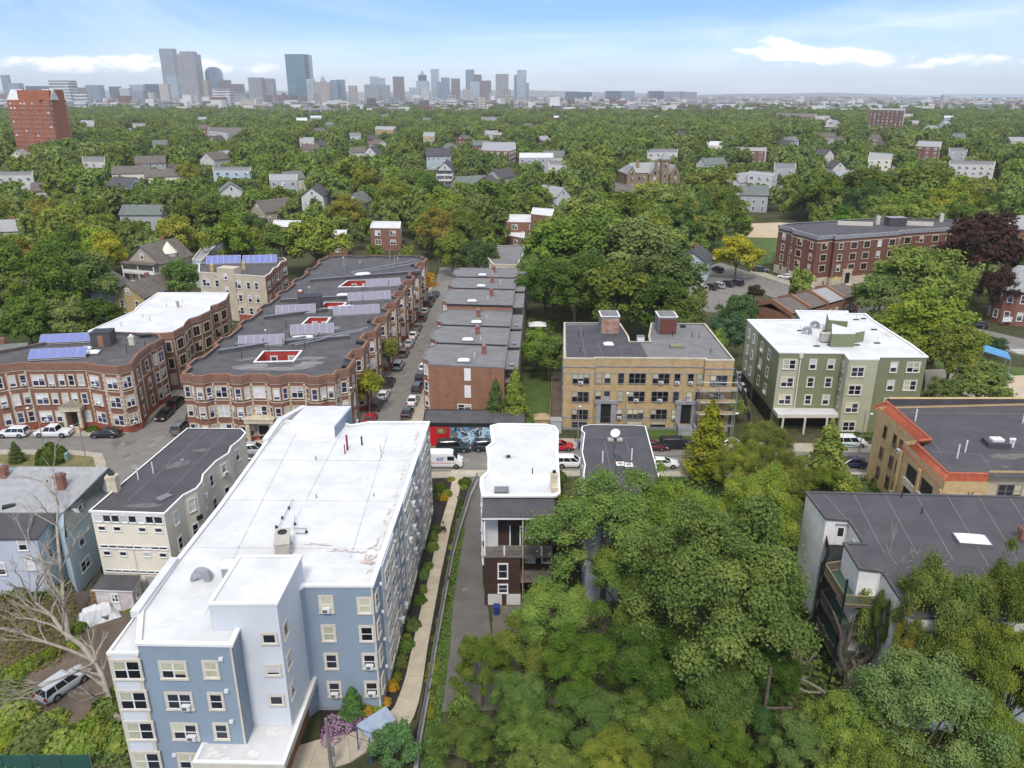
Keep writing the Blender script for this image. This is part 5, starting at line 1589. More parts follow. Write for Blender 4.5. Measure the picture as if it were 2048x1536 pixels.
# ---------------------------------------------------------------- brown shingle three decker
H=12.4
UVB=[(967,990),(1110,990),(1117,985),(1113,905),(1114,862),(1108,853),(1090,849),(998,848),(983,852),(984,863),(987,885),(975,895),(979,915),(979,942),(964,956),(963,970)]
B=Bld('three_decker','brown shingle three decker with a bright white roof and open back porches',PX(*UVB,z=H),H,cat='house')
B.wall('brown_shingle');B.roof('white_roof',.1,'white_trim',.2,inner='white_roof',out=.22)
A_,B_,t_,n_,L_=B.edge(0)
dep=2.0
# porch: floors, the closed lower left half, roof
B.wbox('porch_base',0,.05,L_*.52,0,6.1,.0,dep,'brown_shingle')
B.wbox('basement_panel',0,.4,1.9,.15,1.5,dep,dep+.05,'white_siding');B.wbox('basement_panel',0,2.4,3.9,.15,1.5,dep,dep+.05,'white_siding')
for z_ in (6.1,3.0):
    B.wbox('porch_floor',0,.0 if z_>5 else L_*.52,L_-.2,z_,z_+.22,.0,dep+.1,'wood_grey')
g=M()
a3,b3=A_+n_*.02,A_+t_*(L_-.2)+n_*.02
ov=.35
e3,f3_=A_-t_*.15+n_*(dep+ov),A_+t_*(L_-.05)+n_*(dep+ov)
q_=lambda p,z:Vector((p.x,p.y,z))
slope(g,q_(e3,H-1.35),q_(f3_,H-1.35),q_(A_,H-.45),q_(A_+t_*(L_-.05),H-.45),'slate_roof',.1)
o=B.part('porch_roof',g)
B.wbox('porch_fascia',0,-.1,L_-.05,H-1.62,H-1.36,dep+.05,dep+.3,'white_trim')
B.strips('roof_seam',[(A_+t_*L_*.5+n_*.1,A_+t_*L_*.5+n_*.2)],H-.4,.1,'roof_seam')
for s_ in (.05,L_*.28,L_*.54,L_*.8):
    B.wbox('porch_post',0,s_,s_+.16,6.3,(7.4 if s_>.1 and s_<L_*.5 or s_>L_*.7 else H-1.5),dep-.14,dep+.02,'white_trim')
B.wbox('porch_post',0,L_*.545,L_*.545+.1,1.0,H-1.5,dep,dep+.12,'wood_tan')
g=M()
def railw(s0,s1,z_,m):
    o_=dep-.05
    c=A_+t_*((s0+s1)/2)+n_*o_
    g.obox(c,t_,n_,(s1-s0)/2,.05,z_+.95,z_+1.05,m);g.obox(c,t_,n_,(s1-s0)/2,.04,z_+.12,z_+.2,m)
    k=s0
    while k<s1:g.obox(A_+t_*k+n_*o_,t_,n_,.03,.03,z_+.15,z_+1.0,m);k+=.17
railw(.2,L_-.3,6.3,'wood_grey');railw(L_*.55,L_-.3,3.2,'wood_grey')
o=B.part('railing',g)
B.wbox('porch_panel',0,.1,L_*.2,6.35,H-1.7,.3,.36,'white_siding')
B.wbox('door',0,L_*.38,L_*.38+.95,6.3,8.6,.02,.06,'black_metal');
for s_ in (L_*.38-.14,L_*.38+.95):B.wbox('door_frame',0,s_,s_+.14,6.3,8.75,.02,.09,'white_trim')
for s_,z_ in ((L_*.66,8.0),(L_*.88,8.0),(L_*.66,4.9),(L_*.9,4.9)):B.win(0,s_,z_,.95,1.4,'dh')
B.win(0,L_*.27,4.4,.95,1.75,'dh',out=dep);B.win(0,L_*.27,2.2,.95,1.0,'dh',out=dep)
for i in range(8,16):
    L=B.edge(i)[4]
    if L>1.3:
        for z_ in (H-1.9,H-5.0,H-8.1):B.win(i,L/2,z_,min(.9,L-.5),1.6,'dh')
p=P(1017,913,H);B.rbox('roof_vent',(p.x+.0,p.y),0,.22,.2,H-.1,H+.12,'black_metal')
mat('soot',(.30,.28,.25),.9,(.62,.61,.58),2.2,1);patches(B,H-.09,[((p.x,p.y),.7,.5,.3)],'soot',2)
p=P(1003,981,H);o=B.rbox('skylight',(p.x,p.y),0,.7,.55,H-.1,H+.12,'grey_metal','grey_metal')
p=P(1108,972,H);B.chimney((p.x,p.y),H-.3,1.9,.36,'limestone',None);B.rbox('chimney_base',(p.x,p.y-.6),0,.36,.8,H-.1,H+.5,'limestone')
p=P(1065,946,H);B.pipe('vent_pipe',(p.x,p.y),H-.1,.7,.06,'black_metal')
# ---------------------------------------------------------------- grey three decker beside it
H=12.0
UVQ=[(1176,1010),(1325,1005),(1322,975),(1316,950),(1290,853),(1270,851),(1180,850),(1165,853),(1164,861),(1170,866),(1168,880),(1165,905),(1171,930),(1168,950),(1172,975)]
B=Bld('three_decker','pale grey three decker with charcoal roof, satellite dish and two condenser units',PX(*UVQ,z=H),H,cat='house')
B.wall('lavender_siding',clap=.2);B.roof('slate_roof',.06,'white_trim',.04,inner='slate_roof',out=.10)
for i in range(6,15):
    L=B.edge(i)[4]
    if L>1.2:
        for z_ in (H-1.9,H-5.0,H-8.1):B.win(i,L/2,z_,min(.9,L-.5),1.6,'dh')
for s_ in [B.edge(0)[4]*q for q in (.2,.5,.8)]:
    for z_ in (H-1.9,H-5.0,H-8.1):B.win(0,s_,z_,.9,1.5,'dh')
p=P(1230,880,H);g=M()
for k in (-1,1):g.box(p.x+k*.55-.35,p.y-.3,H-.06,p.x+k*.55+.35,p.y+.3,H+.2,'hvac_beige')
g.tube((p.x,p.y,H),(p.x,p.y,H+.8),.04,.04,'grey_metal',6)
d_=Vector((-.3,-.55,.75)).normalized();c=Vector((p.x,p.y-.1,H+.95));qq=d_.to_track_quat('Z','Y');n=14
vs=[c-d_*.1]+[c+qq@Vector((math.cos(6.2832*k/n)*.3,math.sin(6.2832*k/n)*.3,-.04))for k in range(n)]+[c+qq@Vector((math.cos(6.2832*k/n)*.6,math.sin(6.2832*k/n)*.6,.08))for k in range(n)]
g.mesh(vs,[(0,1+k,1+(k+1)%n)for k in range(n)]+[(1+k,1+n+k,1+n+(k+1)%n,1+(k+1)%n)for k in range(n)],'plastic_white');B.part('satellite_dish',g)
for u,v in ((1240,944),(1256,946)):
    p=P(u,v,H);o=B.rbox('condenser',(p.x,p.y),0,.42,.42,H+.02,H+1.0,'grey_metal','plastic_white');g=M();g.lathe((p.x,p.y,H+1.06),((.3,0),(.3,.03),(.06,.05)),'rust',12);B.part('fan',g,o)
for u,v in ((1205,925),(1263,920)):
    p=P(u,v,H);B.pipe('vent_pipe',(p.x,p.y),H-.06,1.5,.08,'plastic_white')
g=M()
pv=None
for u,v in ((1230,888),(1226,905),(1234,920),(1246,926),(1238,912),(1228,910),(1240,930),(1252,938)):
    p=P(u,v,H-.02)
    if pv:g.tube(pv,p,.04,.04,'black_metal',4)
    pv=p
B.part('cable',g)
B.strips('roof_seam',[(P2(1209,882,H),P2(1232,985,H)),(P2(1252,880,H),P2(1280,985,H))],H-.055,.12,'roof_pale_stain')
B.strips('roof_seam',[(P2(1175,874,H),P2(1290,876,H))],H-.052,.06,'roof_seam')
# ---------------------------------------------------------------- long four-storey brick apartment house by the ball field
H=14.3
UVR=[(1558,450),(1584,456),(1588,460),(1617,467),(1636,473),(1668,470),(1672,472),(1800,463),(1804,461),(1915,454),(1918,440),(1790,434),(1590,446)]
B=Bld('apartment_building','long four storey red brick apartment house with pale cornice beside the ball field',PX(*UVR,z=H),H)
apt=B
B.wall('dark_red_brick',base=('limestone',2.4));B.roof('slate_roof',.3,'stone_grey',.35,inner='slate_roof',out=.2);B.band(H-1.0,H-.2,'stone_grey',.2);B.band(H-1.9,H-1.75,'limestone',.1,name='string_course')
zz=(H-3.0,H-6.2,H-9.3,H-12.2)
for i in range(0,9):
    L=B.edge(i)[4]
    if L<2:continue
    n=max(1,round(L/4.6))
    for k in range(n):
        for j,z_ in enumerate(zz):
            if j==3 and i>3:continue
            B.win(i,L*(k+.5)/n,z_,2.0 if(k+i)%3 else 1.2,1.75,'darkpair' if(k+i)%3 else 'brick')
i=6;sx=B.hit(i,1697,520)[0]
B.wbox('doorway',i,sx-1.5,sx+1.5,0,4.6,.02,.5,'limestone');B.wbox('door',i,sx-.8,sx+.8,.5,3.6,.5,.56,'black_metal');B.wbox('step',i,sx-1.2,sx+1.2,0,.5,.5,2.0,'limestone')
for u,v in ((1755,447),(1882,442)):
    p=P(u,v,H);B.chimney((p.x,p.y),H-.3,2.6,.5,'cream_trim')
p=P(1790,449,H);B.rbox('roof_shed',(p.x,p.y),0,2.6,1.8,H-.3,H+2.2,'slate_roof','stone_grey')
for u in (1710,1830):
    p=P(u,449,H);B.rbox('parapet',(p.x,p.y),-.25,5,.2,H-.3,H+.9,'cream_trim')
# ---------------------------------------------------------------- houses in the middle distance
def gable(name,label,u,v,zr,w,l,ang,ze,wallm,roofm,cat='house',group=None,ch=True,wins=True,porch=None,kind='far',hip=0.0):
    """pitched-roof house; (u, v) is the middle of its ridge at height zr; ang turns the ridge from +x"""
    c=P(u,v,zr)
    ax,ay=Vector((math.cos(ang),math.sin(ang))),Vector((-math.sin(ang),math.cos(ang)))
    c2=Vector((c.x,c.y))
    foot=[c2-ax*l/2-ay*w/2,c2+ax*l/2-ay*w/2,c2+ax*l/2+ay*w/2,c2-ax*l/2+ay*w/2]
    B=Bld(name,label,[tuple(p)for p in foot],ze,cat=cat,group=group)
    g=M()
    f=[Vector(p)for p in B.foot]
    for i in range(4):a,b2=f[i],f[(i+1)%4];g.face([(*a,0),(*b2,0),(*b2,ze),(*a,ze)],wallm)
    r0,r1=c2-ax*(l/2-hip),c2+ax*(l/2-hip)
    if not hip:
        g.face([(*f[1],ze),(*f[2],ze),(*r1,zr)],wallm);g.face([(*f[3],ze),(*f[0],ze),(*r0,zr)],wallm)
    B.part('wall',g)
    ov=.4;k=(zr-ze)/(w/2)
    e=ax*(l/2+ov);s=ay*(w/2+ov);zl=ze-ov*k
    g=M()
    R0,R1=(r0-ax*(0 if hip else ov)),(r1+ax*(0 if hip else ov))
    for sg in (-1,1):
        q=[(*(c2-e+s*sg),zl),(*(c2+e+s*sg),zl),(*R1,zr),(*R0,zr)]
        if sg>0:q=q[::-1]
        g.mesh(q+[(x,y,z_+.15)for x,y,z_ in q],M.BF,roofm)
    if hip:
        g.face([(*(c2+e-s),zl+.1),(*(c2+e+s),zl+.1),(*R1,zr+.14)],roofm);g.face([(*(c2-e+s),zl+.1),(*(c2-e-s),zl+.1),(*R0,zr+.14)],roofm)
    ro=B.part('roof',g)
    if ch:
        g=M();q=c2+ax*l*.2+ay*.5;g.box(q.x-.4,q.y-.4,zr-1,q.x+.4,q.y+.4,zr+1.1,'chimney_brick');B.part('chimney',g,ro)
    if wins:
        for i in range(4):
            A,Bv,t,n,L=B.edge(i)
            m_=(A+Bv)/2
            if n.dot(-m_)<0:continue
            nn=max(1,int(L/3.2))
            for kx in range(nn):
                z_=1.7
                while z_<ze-.9:B.win(i,L*(kx+.5)/nn,z_,1.0,1.6,kind);z_+=3.0
            if i in (1,3)and not hip and zr-ze>2.4:B.win(i,L/2,ze+(zr-ze)*.36,1.0,1.4,kind)
    if porch:
        A,Bv,t,n,L=B.edge(porch)
        for j,z_ in enumerate((3.0,6.0)):
            B.wbox('porch_floor',porch,.3,L-.3,z_-.2,z_,.0,2.2,'white_trim');B.wbox('porch_rail',porch,.3,L-.3,z_+.1,z_+.9,2.1,2.2,'white_trim')
        B.wbox('porch_roof',porch,0,L,8.4,8.7,0,2.6,roofm)
        for s_ in (.3,L/2,L-.3):B.wbox('porch_post',porch,s_-.12,s_+.12,0,8.4,2.0,2.22,'white_trim')
    return B
def flatb(name,label,uv,H,wallm,roofm,cat='building',drop=.3,cap='cream_trim',rows=3,kind='farpair',step=4.5,group=None,fr=None):
    B=Bld(name,label,[P2(u,v,H)for u,v in uv],H,cat=cat,group=group)
    B.wall(wallm);B.roof(roofm,drop,cap,.3,inner=roofm)
    for i in range(len(B.foot)):
        A,Bv,t,n,L=B.edge(i)
        if n.dot(-(A+Bv)/2)<0 or L<2.5:continue
        nn=max(1,int(L/step))
        for k in range(nn):
            for j in range(rows):
                z_=H-1.9-j*3.1
                if z_>1:B.win(i,L*(k+.5)/nn,z_,min(1.9,L*.5),1.6,kind)
    return B
B=gable('gabled_house','tall tan shingled house with turret and white double porch beside cream apartments',315,484,13,11,13,1.25,8.6,'tan_siding','brown_shingle_roof',porch=3)
c=P(338,510,9.5);g=M();g.lathe((c.x,c.y,6),((2.0,0),(2.0,4.2),(2.3,4.2),(.1,7.2)),'cream_siding',12);B.part('turret',g)
gable('gabled_house','yellow clapboard house with brown roof behind white roofed brick building',285,558,9.5,8.5,11,1.3,6.6,'yellow_siding','brown_shingle_roof')
gable('gabled_house','pale blue grey house with brown roof half hidden by dark trees',218,552,9.5,7.5,12,1.9,6.6,'pale_blue_siding','brown_shingle_roof')
gable('gabled_house','red trimmed grey house at left edge beside the corner brick building',-25,692,10.5,10,12,.25,7.5,'grey_siding','green_grey_shingle')
gable('gabled_house','low yellow house with dark roof at the left edge among trees',5,560,9,9,14,.0,6.2,'yellow_siding','dark_roof')
gable('gabled_house','pale townhouse with wide tan roof and projecting wing, front of hillside group',262,332,12,14,20,.35,8.5,'cream_siding','brown_shingle_roof',group='tan roofed townhouses')
gable('gabled_house','tan roofed townhouse with blue grey gable, highest of hillside group',300,312,13,14,18,.35,9,'grey_siding','brown_shingle_roof',group='tan roofed townhouses')
gable('gabled_house','tan roofed townhouse at the right end of hillside group',325,338,12,12,18,.3,8.5,'cream_siding','brown_shingle_roof',group='tan roofed townhouses')
gable('gabled_house','white house with tan roof alone right of tan roofed townhouses',428,304,13,12,16,1.2,8.5,'white_siding','brown_shingle_roof')
gable('gabled_house','white house with brown roof below the orange brick tower',105,364,11,10,18,.35,7.5,'white_siding','brown_shingle_roof')
gable('gabled_house','grey roofed house poking out above trees left of tan porch house',288,410,11,9,16,.0,8,'grey_siding','green_grey_shingle')
gable('gabled_house','grey house with pale roof at left edge above yellowing trees',8,440,10,12,16,.2,7,'white_siding','pale_roof')
gable('gabled_house','white clapboard house with steep slate roof standing out of dark trees',745,292,15,11,15,1.45,9.5,'white_siding','slate_roof')
B=gable('gabled_house','pale blue Victorian house with grey roof and white dormer',876,296,14.5,13,17,.1,9.5,'pale_blue_siding','slate_roof')
c=P(868,303,12);B.rbox('dormer',(c.x,c.y),.1,2,2,9.8,13.4,'white_trim','slate_roof')
gable('gabled_house','white Victorian house with cross gable in front of the pale blue one',893,322,13.5,10,15,1.5,8.5,'white_siding','slate_roof',porch=3)
gable('gabled_house','low house with green grey roof beside orange brick gable',940,352,11,12,17,.5,7,'tan_siding','green_grey_shingle')
gable('gabled_house','orange brick gabled house with small white window',975,352,11.5,10,12,1.3,8,'orange_brick','slate_roof')
gable('gabled_house','grey gabled house behind the orange brick gable',1003,338,11.5,11,15,.9,7.5,'grey_siding','slate_roof')
flatb('brick_building','red brick flats with pale cornice above the grey gabled houses',((962,300),(1018,302),(1032,297),(1030,284),(968,284)),14,'red_brick','pale_roof')
flatb('brick_building','narrow yellow brick building rising among trees near centre',((846,272),(868,272),(870,264),(848,264)),16,'tan_brick','pale_roof',rows=4)
flatb('brick_building','blank tan brick hall with flat roof among far trees',((750,258),(786,260),(792,253),(752,252)),14,'tan_brick','pale_roof',rows=0)
gable('gabled_house','small grey gabled house among trees left of yellow tree',716,384,10.5,8,12,1.4,6.5,'grey_siding','green_grey_shingle')
gable('gabled_house','grey shingled house by the road above the cream apartments',545,398,11.5,10,15,.9,7.5,'tan_siding','brown_shingle_roof')
gable('gabled_house','white house with slate roof right of the stone mansion',1482,346,11,9,16,.75,7,'white_siding','pale_roof')
flatb('brick_building','long cream flat roofed building behind round tree, right of stone mansion',((1496,348),(1545,352),(1556,346),(1500,341)),11,'white_siding','pale_roof',rows=3)
flatb('rowhouse','cream bow fronted row with flat roofs on far right slope',((1736,318),(1782,318),(1794,308),(1740,304)),11,'cream_siding','pale_roof')
flatb('rowhouse','long white row with flat roof near right edge above big trees',((1898,328),(1988,330),(1992,322),(1900,321)),11,'white_siding','grey_roof',step=3.5)
flatb('rowhouse','brick row with pale roofs behind trees right of centre',((1470,300),(1530,302),(1534,295),(1474,294)),11,'red_brick','pale_roof')
flatb('rowhouse','red and white row with flat roofs among right side trees',((1832,292),(1880,294),(1884,283),(1838,281)),12,'red_brick','pale_roof')
flatb('brick_building','long red brick school with flat roof on far right',((1551,231),(1631,234),(1633,227),(1556,225)),17,'red_brick','brown_shingle_roof',step=7,rows=4)
B=flatb('apartment_tower','brown brick apartment slab on far right rising from trees',((1739,219),(1809,221),(1811,217),(1742,216)),34,'brown_brick','pale_roof',rows=9,kind='far',step=6)
flatb('brick_building','small brick block with white cornice right of brown apartment slab',((1800,246),(1837,247),(1838,241),(1802,240)),14,'orange_brick','pale_roof')
flatb('school_building','tan flat roofed hall beside the stone mansion',((1186,372),(1280,392),(1300,380),(1200,358)),8,'tan_siding','brown_shingle_roof',rows=1)
flatb('school_building','low brick school wing with white roof above the rowhouses',((1012,443),(1082,444),(1084,430),(1018,428)),8.5,'brown_brick','white_roof',rows=2,step=6,cap='white_trim')
flatb('school_building','upper brick school block with white roof behind low wing',((1062,427),(1104,432),(1108,418),(1066,415)),11.5,'brown_brick','white_roof',rows=0,cap='white_trim')
flatb('school_building','small brick school porch with white roof below the wing',((1016,470),(1048,476),(1050,464),(1020,459)),5,'brown_brick','white_roof',rows=1,cap='white_trim')
flatb('school_building','beige hall with grey flat roof at the end of the rowhouses',((985,528),(1034,530),(1052,500),(1046,490),(960,492),(968,505)),7.5,'stucco_cream','grey_roof',rows=1,step=8)
flatb('warehouse','long pale roofed building beside cream apartments',((384,518),(402,522),(444,478),(420,474)),8,'pale_blue_siding','pale_roof',rows=1)
for nm,uv in (('white roofed brick hall behind the yellow tree',((655,468),(692,470),(693,460),(657,459))),('white roofed brick hall left of yellow tree',((545,452),(600,454),(602,441),(548,440))),('white roofed brick hall right of yellow tree',((740,455),(800,456),(802,443),(745,442)))):
    flatb('brick_building',nm,uv,8,'brown_brick','white_roof',rows=2,cap='white_trim')
flatb('brick_building','white walled flats with flat roof on the left hillside below skyline',((158,248),(188,250),(190,241),(160,240)),15,'white_siding','pale_roof',rows=4)
flatb('rowhouse','white hillside row with tan roofs left of centre',((415,262),(455,266),(490,262),(488,255),(418,254)),13,'white_siding','brown_shingle_roof',rows=3)
gable('gabled_house','brick gabled house left of the white hillside row',408,250,15,10,14,.6,11,'orange_brick','brown_shingle_roof')
# low brick rowhouses behind the green building
La,Lb_,Ra,Rb=P(1517,606,6.6),P(1662,571,6.6),P(1584,628,6.6),P(1722,588,6.6)
for k in range(4):
    a,b2,c,d=La.lerp(Lb_,k/4),La.lerp(Lb_,(k+.98)/4),Ra.lerp(Rb,(k+.98)/4),Ra.lerp(Rb,k/4)
    mid0,mid1=a.lerp(d,.4),b2.lerp(c,.4)
    B=Bld('rowhouse',['low brick rowhouse nearest the green building, bare end wall','second low brick rowhouse behind the green building, tan roof','third low brick rowhouse behind the green building, pale roof','last low brick rowhouse behind the green building, beside big tree'][k],[(p.x,p.y)for p in (a,d,c,b2)],6.2,cat='house',group='low brick rowhouses behind the green building')
    B.wall('orange_brick')
    g=M();up=Vector((0,0,1.5))
    m_=('brown_shingle_roof','brown_shingle_roof','pale_roof','brown_shingle_roof')[k]
    g.face([a,mid0+up,mid1+up,b2][::-1],m_);g.face([mid0+up,d,c,mid1+up][::-1],m_);B.part('roof',g)
    for p0_,p1_,md in ((a,d,mid0),):
        g=M();h_=Vector((0,0,-.6));e=(b2-a).normalized()*.3
        for s0,s1 in ((p0_,md+up),(md+up,p1_)):
            g.mesh([s0+h_-e,s1+h_-e,s1+h_+e,s0+h_+e,s0-e+Vector((0,0,.5)),s1-e+Vector((0,0,.5)),s1+e+Vector((0,0,.5)),s0+e+Vector((0,0,.5))],M.BF,'orange_brick')
        B.part('party_wall',g)
    for i in (1,):
        for s_ in (1.5,4):B.win(i,s_,4.2,1.0,1.5,'dh')
# red house with round corner at right edge
c=P(2040,560,10)
n=12;ft=[(c.x+math.cos(2*math.pi*k/n)*5.2,c.y+math.sin(2*math.pi*k/n)*5.2)for k in range(n)]
B=Bld('gabled_house','dark red shingled house with round corner and grey cone roof at right edge',ft,8.4,cat='house')
B.wall('red_brick');g=M();g.lathe((c.x,c.y,8.3),((5.9,0),(3.2,3.0),(1.2,5.0)),'pale_roof',14);B.part('roof',g)
for i in range(n):
    A,Bv,t,nn,L=B.edge(i)
    if nn.dot(-A)>0:
        for z_ in (2.2,6.4):B.win(i,L/2,z_,1.1,1.9,'far')
g=M();g.box(c.x+2,c.y-3,0,c.x+16,c.y+9,8.4,'red_brick');B.part('wall',g);g=M();g.box(c.x+1.6,c.y-3.4,8.4,c.x+16,c.y+9.4,8.8,'pale_roof');B.part('roof',g)
gable('gabled_house','white house with grey roof behind the copper beech at right edge',2035,432,12,10,18,.3,8.5,'orange_brick','pale_roof')
gable('gabled_house','small blue grey house left of the yellow street tree',1392,497,9,8,12,1.2,6.4,'pale_blue_siding','slate_roof')
# stone mansion with tower
c=P(1296,338,11);CA=.18
ax,ay=Vector((math.cos(CA),math.sin(CA))),Vector((-math.sin(CA),math.cos(CA)))
c2=Vector((c.x,c.y))
def loc(x,y):q=c2+ax*x+ay*y;return(q.x,q.y)
B=Bld('stone_mansion','brown stone mansion with pointed gables and a square tower among trees',[loc(-15,-6),loc(15,-6),loc(15,8),loc(-15,8)],9.5,cat='mansion')
man=B
B.wall('stone_block')
g=M();e=[(*loc(-15.4,-6.4),9.5),(*loc(15.4,-6.4),9.5),(*loc(15.4,8.4),9.5),(*loc(-15.4,8.4),9.5),(*loc(-10,1),14.5),(*loc(10,1),14.5)]
g.mesh(e,((0,1,5,4),(2,3,4,5),(1,2,5),(3,0,4)),'pale_roof');B.part('roof',g)
for x,w_,h_ in ((-12.5,5,13.5),(1.0,6,13),(13,6,13.5)):
    f=[loc(x-w_/2,-9),loc(x+w_/2,-9),loc(x+w_/2,-4),loc(x-w_/2,-4)]
    B.wall('stone_block',foot=f,z1=9.2,name='bay_wall')
    g=M();g.face([(*f[0],9.2),(*f[1],9.2),(*loc(x,-9),h_)],'stone_block');B.part('gable',g)
    g=M()
    for sg in (-1,1):g.face([(*loc(x+sg*(w_/2+.3),-9.3),8.9),(*loc(x,-9.3),h_+.2),(*loc(x,0),h_+.2),(*loc(x+sg*(w_/2+.3),0),8.9)][::sg],'pale_roof')
    B.part('gable_roof',g)
    for z_ in (2.5,6.5,9.6):B.win(0,w_/2,z_,1.5,2.0,'fargrey',f)
f=[loc(4.5,-10.2),loc(8.7,-10.2),loc(8.7,-6),loc(4.5,-6)]
B.wall('stone_block',foot=f,z1=17,name='tower_wall');B.band(16.2,17,'stone_block',.4,foot=f)
g=M();t_=inset(f,-.5);g.mesh([(*p,17)for p in t_]+[(*loc(6.6,-8.1),21.5)],((0,1,4),(1,2,4),(2,3,4),(3,0,4)),'pale_roof');B.part('tower_roof',g)
for z_ in (4,8.5,13.5):B.win(0,2.1,z_,1.3,2.4,'fargrey',f)
for x in (-7,4):q=loc(x,-2);B.chimney(q,11,5,.9,'stone_block')
for s_ in (8,11,19):
    for z_ in (2.6,6.6):B.win(0,s_,z_,1.4,2,'fargrey')
# orange brick tower block on the left
H=46.4
def PDX(u,D):b_=(203-768)/FPX;return((u-1024)/FPX*D*(CT+(ST+b_*CT)/(CT-b_*ST)*ST),D)
B=Bld('apartment_tower','orange brick tower block with chamfered corners rising from the left hillside',[PDX(u,D)for u,D in ((14,636),(98,618),(104,622),(128,640),(132,650),(131,680),(40,690),(18,670))],H)
twr=B
brick('tower_brick',(.43,.155,.082),(.37,.125,.066),(.36,.2,.13),size=(2.4,1.2))
B.wall('tower_brick');g=M();g.flat(B.foot,H,'pale_roof');B.part('roof',g)
for(u0,u1,wh)in ((14,37,1),(78,101,1),(37,78,0),(101,131,0)):
    p0_,p1_=(Vector((*PDX(u_,636-(u_-14)*.214 if u_<99 else 618+(u_-98)*.75),H))for u_ in (u0,u1))
    w_=(p1_-p0_).length
    a_,b_=Vector((p0_.x,p0_.y)),Vector((p1_.x,p1_.y));t2=(b_-a_).normalized();n2=Vector((-t2.y,t2.x))
    g=M();h_=7.5
    if wh:
        A3=[(*a_,H),(*b_,H),(*(b_+n2*5),H+h_),(*(a_+n2*5),H+h_),(*(b_+n2*9),H),(*(a_+n2*9),H)]
        g.mesh(A3,((0,1,2,3),(3,2,4,5),(1,4,2),(0,3,5)),'white_roof');B.part('sloped_glazing',g)
    else:g.obox((a_+b_)/2+n2*4.6,t2,n2,w_/2-.1,4.5,H,H+h_-.5,'tower_brick');B.part('penthouse',g)
bandm=mat('tower_band',(.31,.10,.052),.9)
A_,B_,t_,n_,L_=B.edge(0)
k=0
z_=H-2.6
rs=random.Random(2)
while z_>6:
    B.wbox('floor_band',0,0,L_,z_-1.7,z_-1.3,.0,.15,'tower_band')
    for s_ in range(3,int(L_)-1,4):
        if s_%12<10:B.win(0,s_+rs.uniform(-.3,.3),z_,1.7,1.2,'plain')
    for e_ in (1,3):
        Le=B.edge(e_)[4]
        B.win(e_,Le*.5,z_,1.5,1.2,'plain')
    z_-=3.3
# further houses peeping out of the trees
rs=random.Random(90)
WALLS=(('white_siding','white'),('cream_siding','cream'),('grey_siding','grey'),('red_brick','red brick'),('pale_blue_siding','pale blue'),('tan_siding','tan'),('white_siding','white'),('brown_brick','brown brick'))
placed=[(o['_o'][0],o['_o'][1])for o in TOPS if '_o' in o]
n_h=tries=0
while n_h<70 and tries<2000:
    tries+=1
    u,v=rs.uniform(-20,2070),228+165*rs.random()**1.4
    p=P(u,v,11)
    if any((p.x-a)**2+(p.y-b2)**2<(26 if v>270 else 34)**2 for a,b2 in placed):continue
    if 1380<u<1560 and v>380:continue
    placed.append((p.x,p.y));n_h+=1
    wm_,wn=rs.choice(WALLS)
    where='in woods below the city' if v<262 else 'among middle distance trees'
    if rs.random()<.72:
        rf_,rn=rs.choice((('slate_roof','slate'),('brown_shingle_roof','brown'),('pale_roof','pale'),('green_grey_shingle','grey')))
        gable('gabled_house',f'{wn} house with {rn} pitched roof {where}',u,v,11.5,rs.uniform(8,12),rs.uniform(11,17),rs.uniform(0,3.1),7.8,wm_,rf_,group='houses among the trees',wins=v>262,ch=v>262)
    else:
        rf_,rn=rs.choice((('white_roof','white'),('pale_roof','pale'),('grey_roof','grey')))
        k=(1+(v-228)/60);w_=rs.uniform(12,30)*k;h_=5*k*rs.uniform(.5,1)
        flatb('flat_roofed_house',f'{wn} block with {rn} flat roof {where}',((u-w_/2,v+h_*.5),(u+w_/2,v+h_*.5+rs.uniform(-1,1)),(u+w_/2,v-h_*.5),(u-w_/2,v-h_*.5)),11,wm_,rf_,cat='house',rows=2 if v>262 else 0,group='houses among the trees')
# ---------------------------------------------------------------- skyline
def PD(u,v,D):
    """point at ground distance D along the view whose picture height is v"""
    b=(v-768)/FPX
    zc=-D*(ST+b*CT)/(CT-b*ST)
    return Vector(((u-1024)/FPX*(D*CT-zc*ST),D,zc+CAMH))
def facade(name,wallc,glassc,bay=11.0,floor=8.0,fill=.62,rough=.35,bands=False):
    if name in MATS:return name
    m,t,b=newmat(name)
    tcn=nd(t,'ShaderNodeTexCoord')
    br=nd(t,'ShaderNodeTexBrick',offset=0.0,ins={'Color1':(*glassc,1),'Color2':(*(x*.6 for x in glassc),1),'Mortar':(*wallc,1),'Scale':1.0,'Mortar Size':floor*(1-fill)/2,'Mortar Smooth':.1,'Brick Width':400.0 if bands else bay,'Row Height':floor})
    t.links.new(tcn.outputs['UV'],br.inputs['Vector'])
    n_=noise(t,tcn.outputs['UV'],.03,4)
    t.links.new(mixc(t,maprange(t,n_,.4,.65,0,.35),br.outputs['Color'],wallc),b.inputs['Base Color'])
    b.inputs['Roughness'].default_value=rough
    return name
facade('f_concrete',(.34,.32,.30),(.09,.10,.115))
facade('f_beige',(.45,.38,.29),(.12,.11,.10))
facade('f_brown',(.20,.145,.12),(.05,.045,.045))
facade('f_darkglass',(.06,.08,.10),(.035,.06,.085),12,9,.8,.12)
facade('f_blueglass',(.20,.26,.31),(.10,.18,.24),12,9,.8,.12)
facade('f_teal',(.085,.19,.215),(.05,.145,.175),14,10,.86,.08)
facade('f_paleglass',(.42,.47,.50),(.22,.29,.34),12,9,.75,.15)
facade('f_grey',(.30,.31,.32),(.13,.145,.16),12,8,.65)
facade('f_white',(.62,.61,.58),(.16,.18,.20),6,9,.55,.5,True)
facade('f_brick',(.22,.10,.07),(.07,.06,.06),9,6,.5)
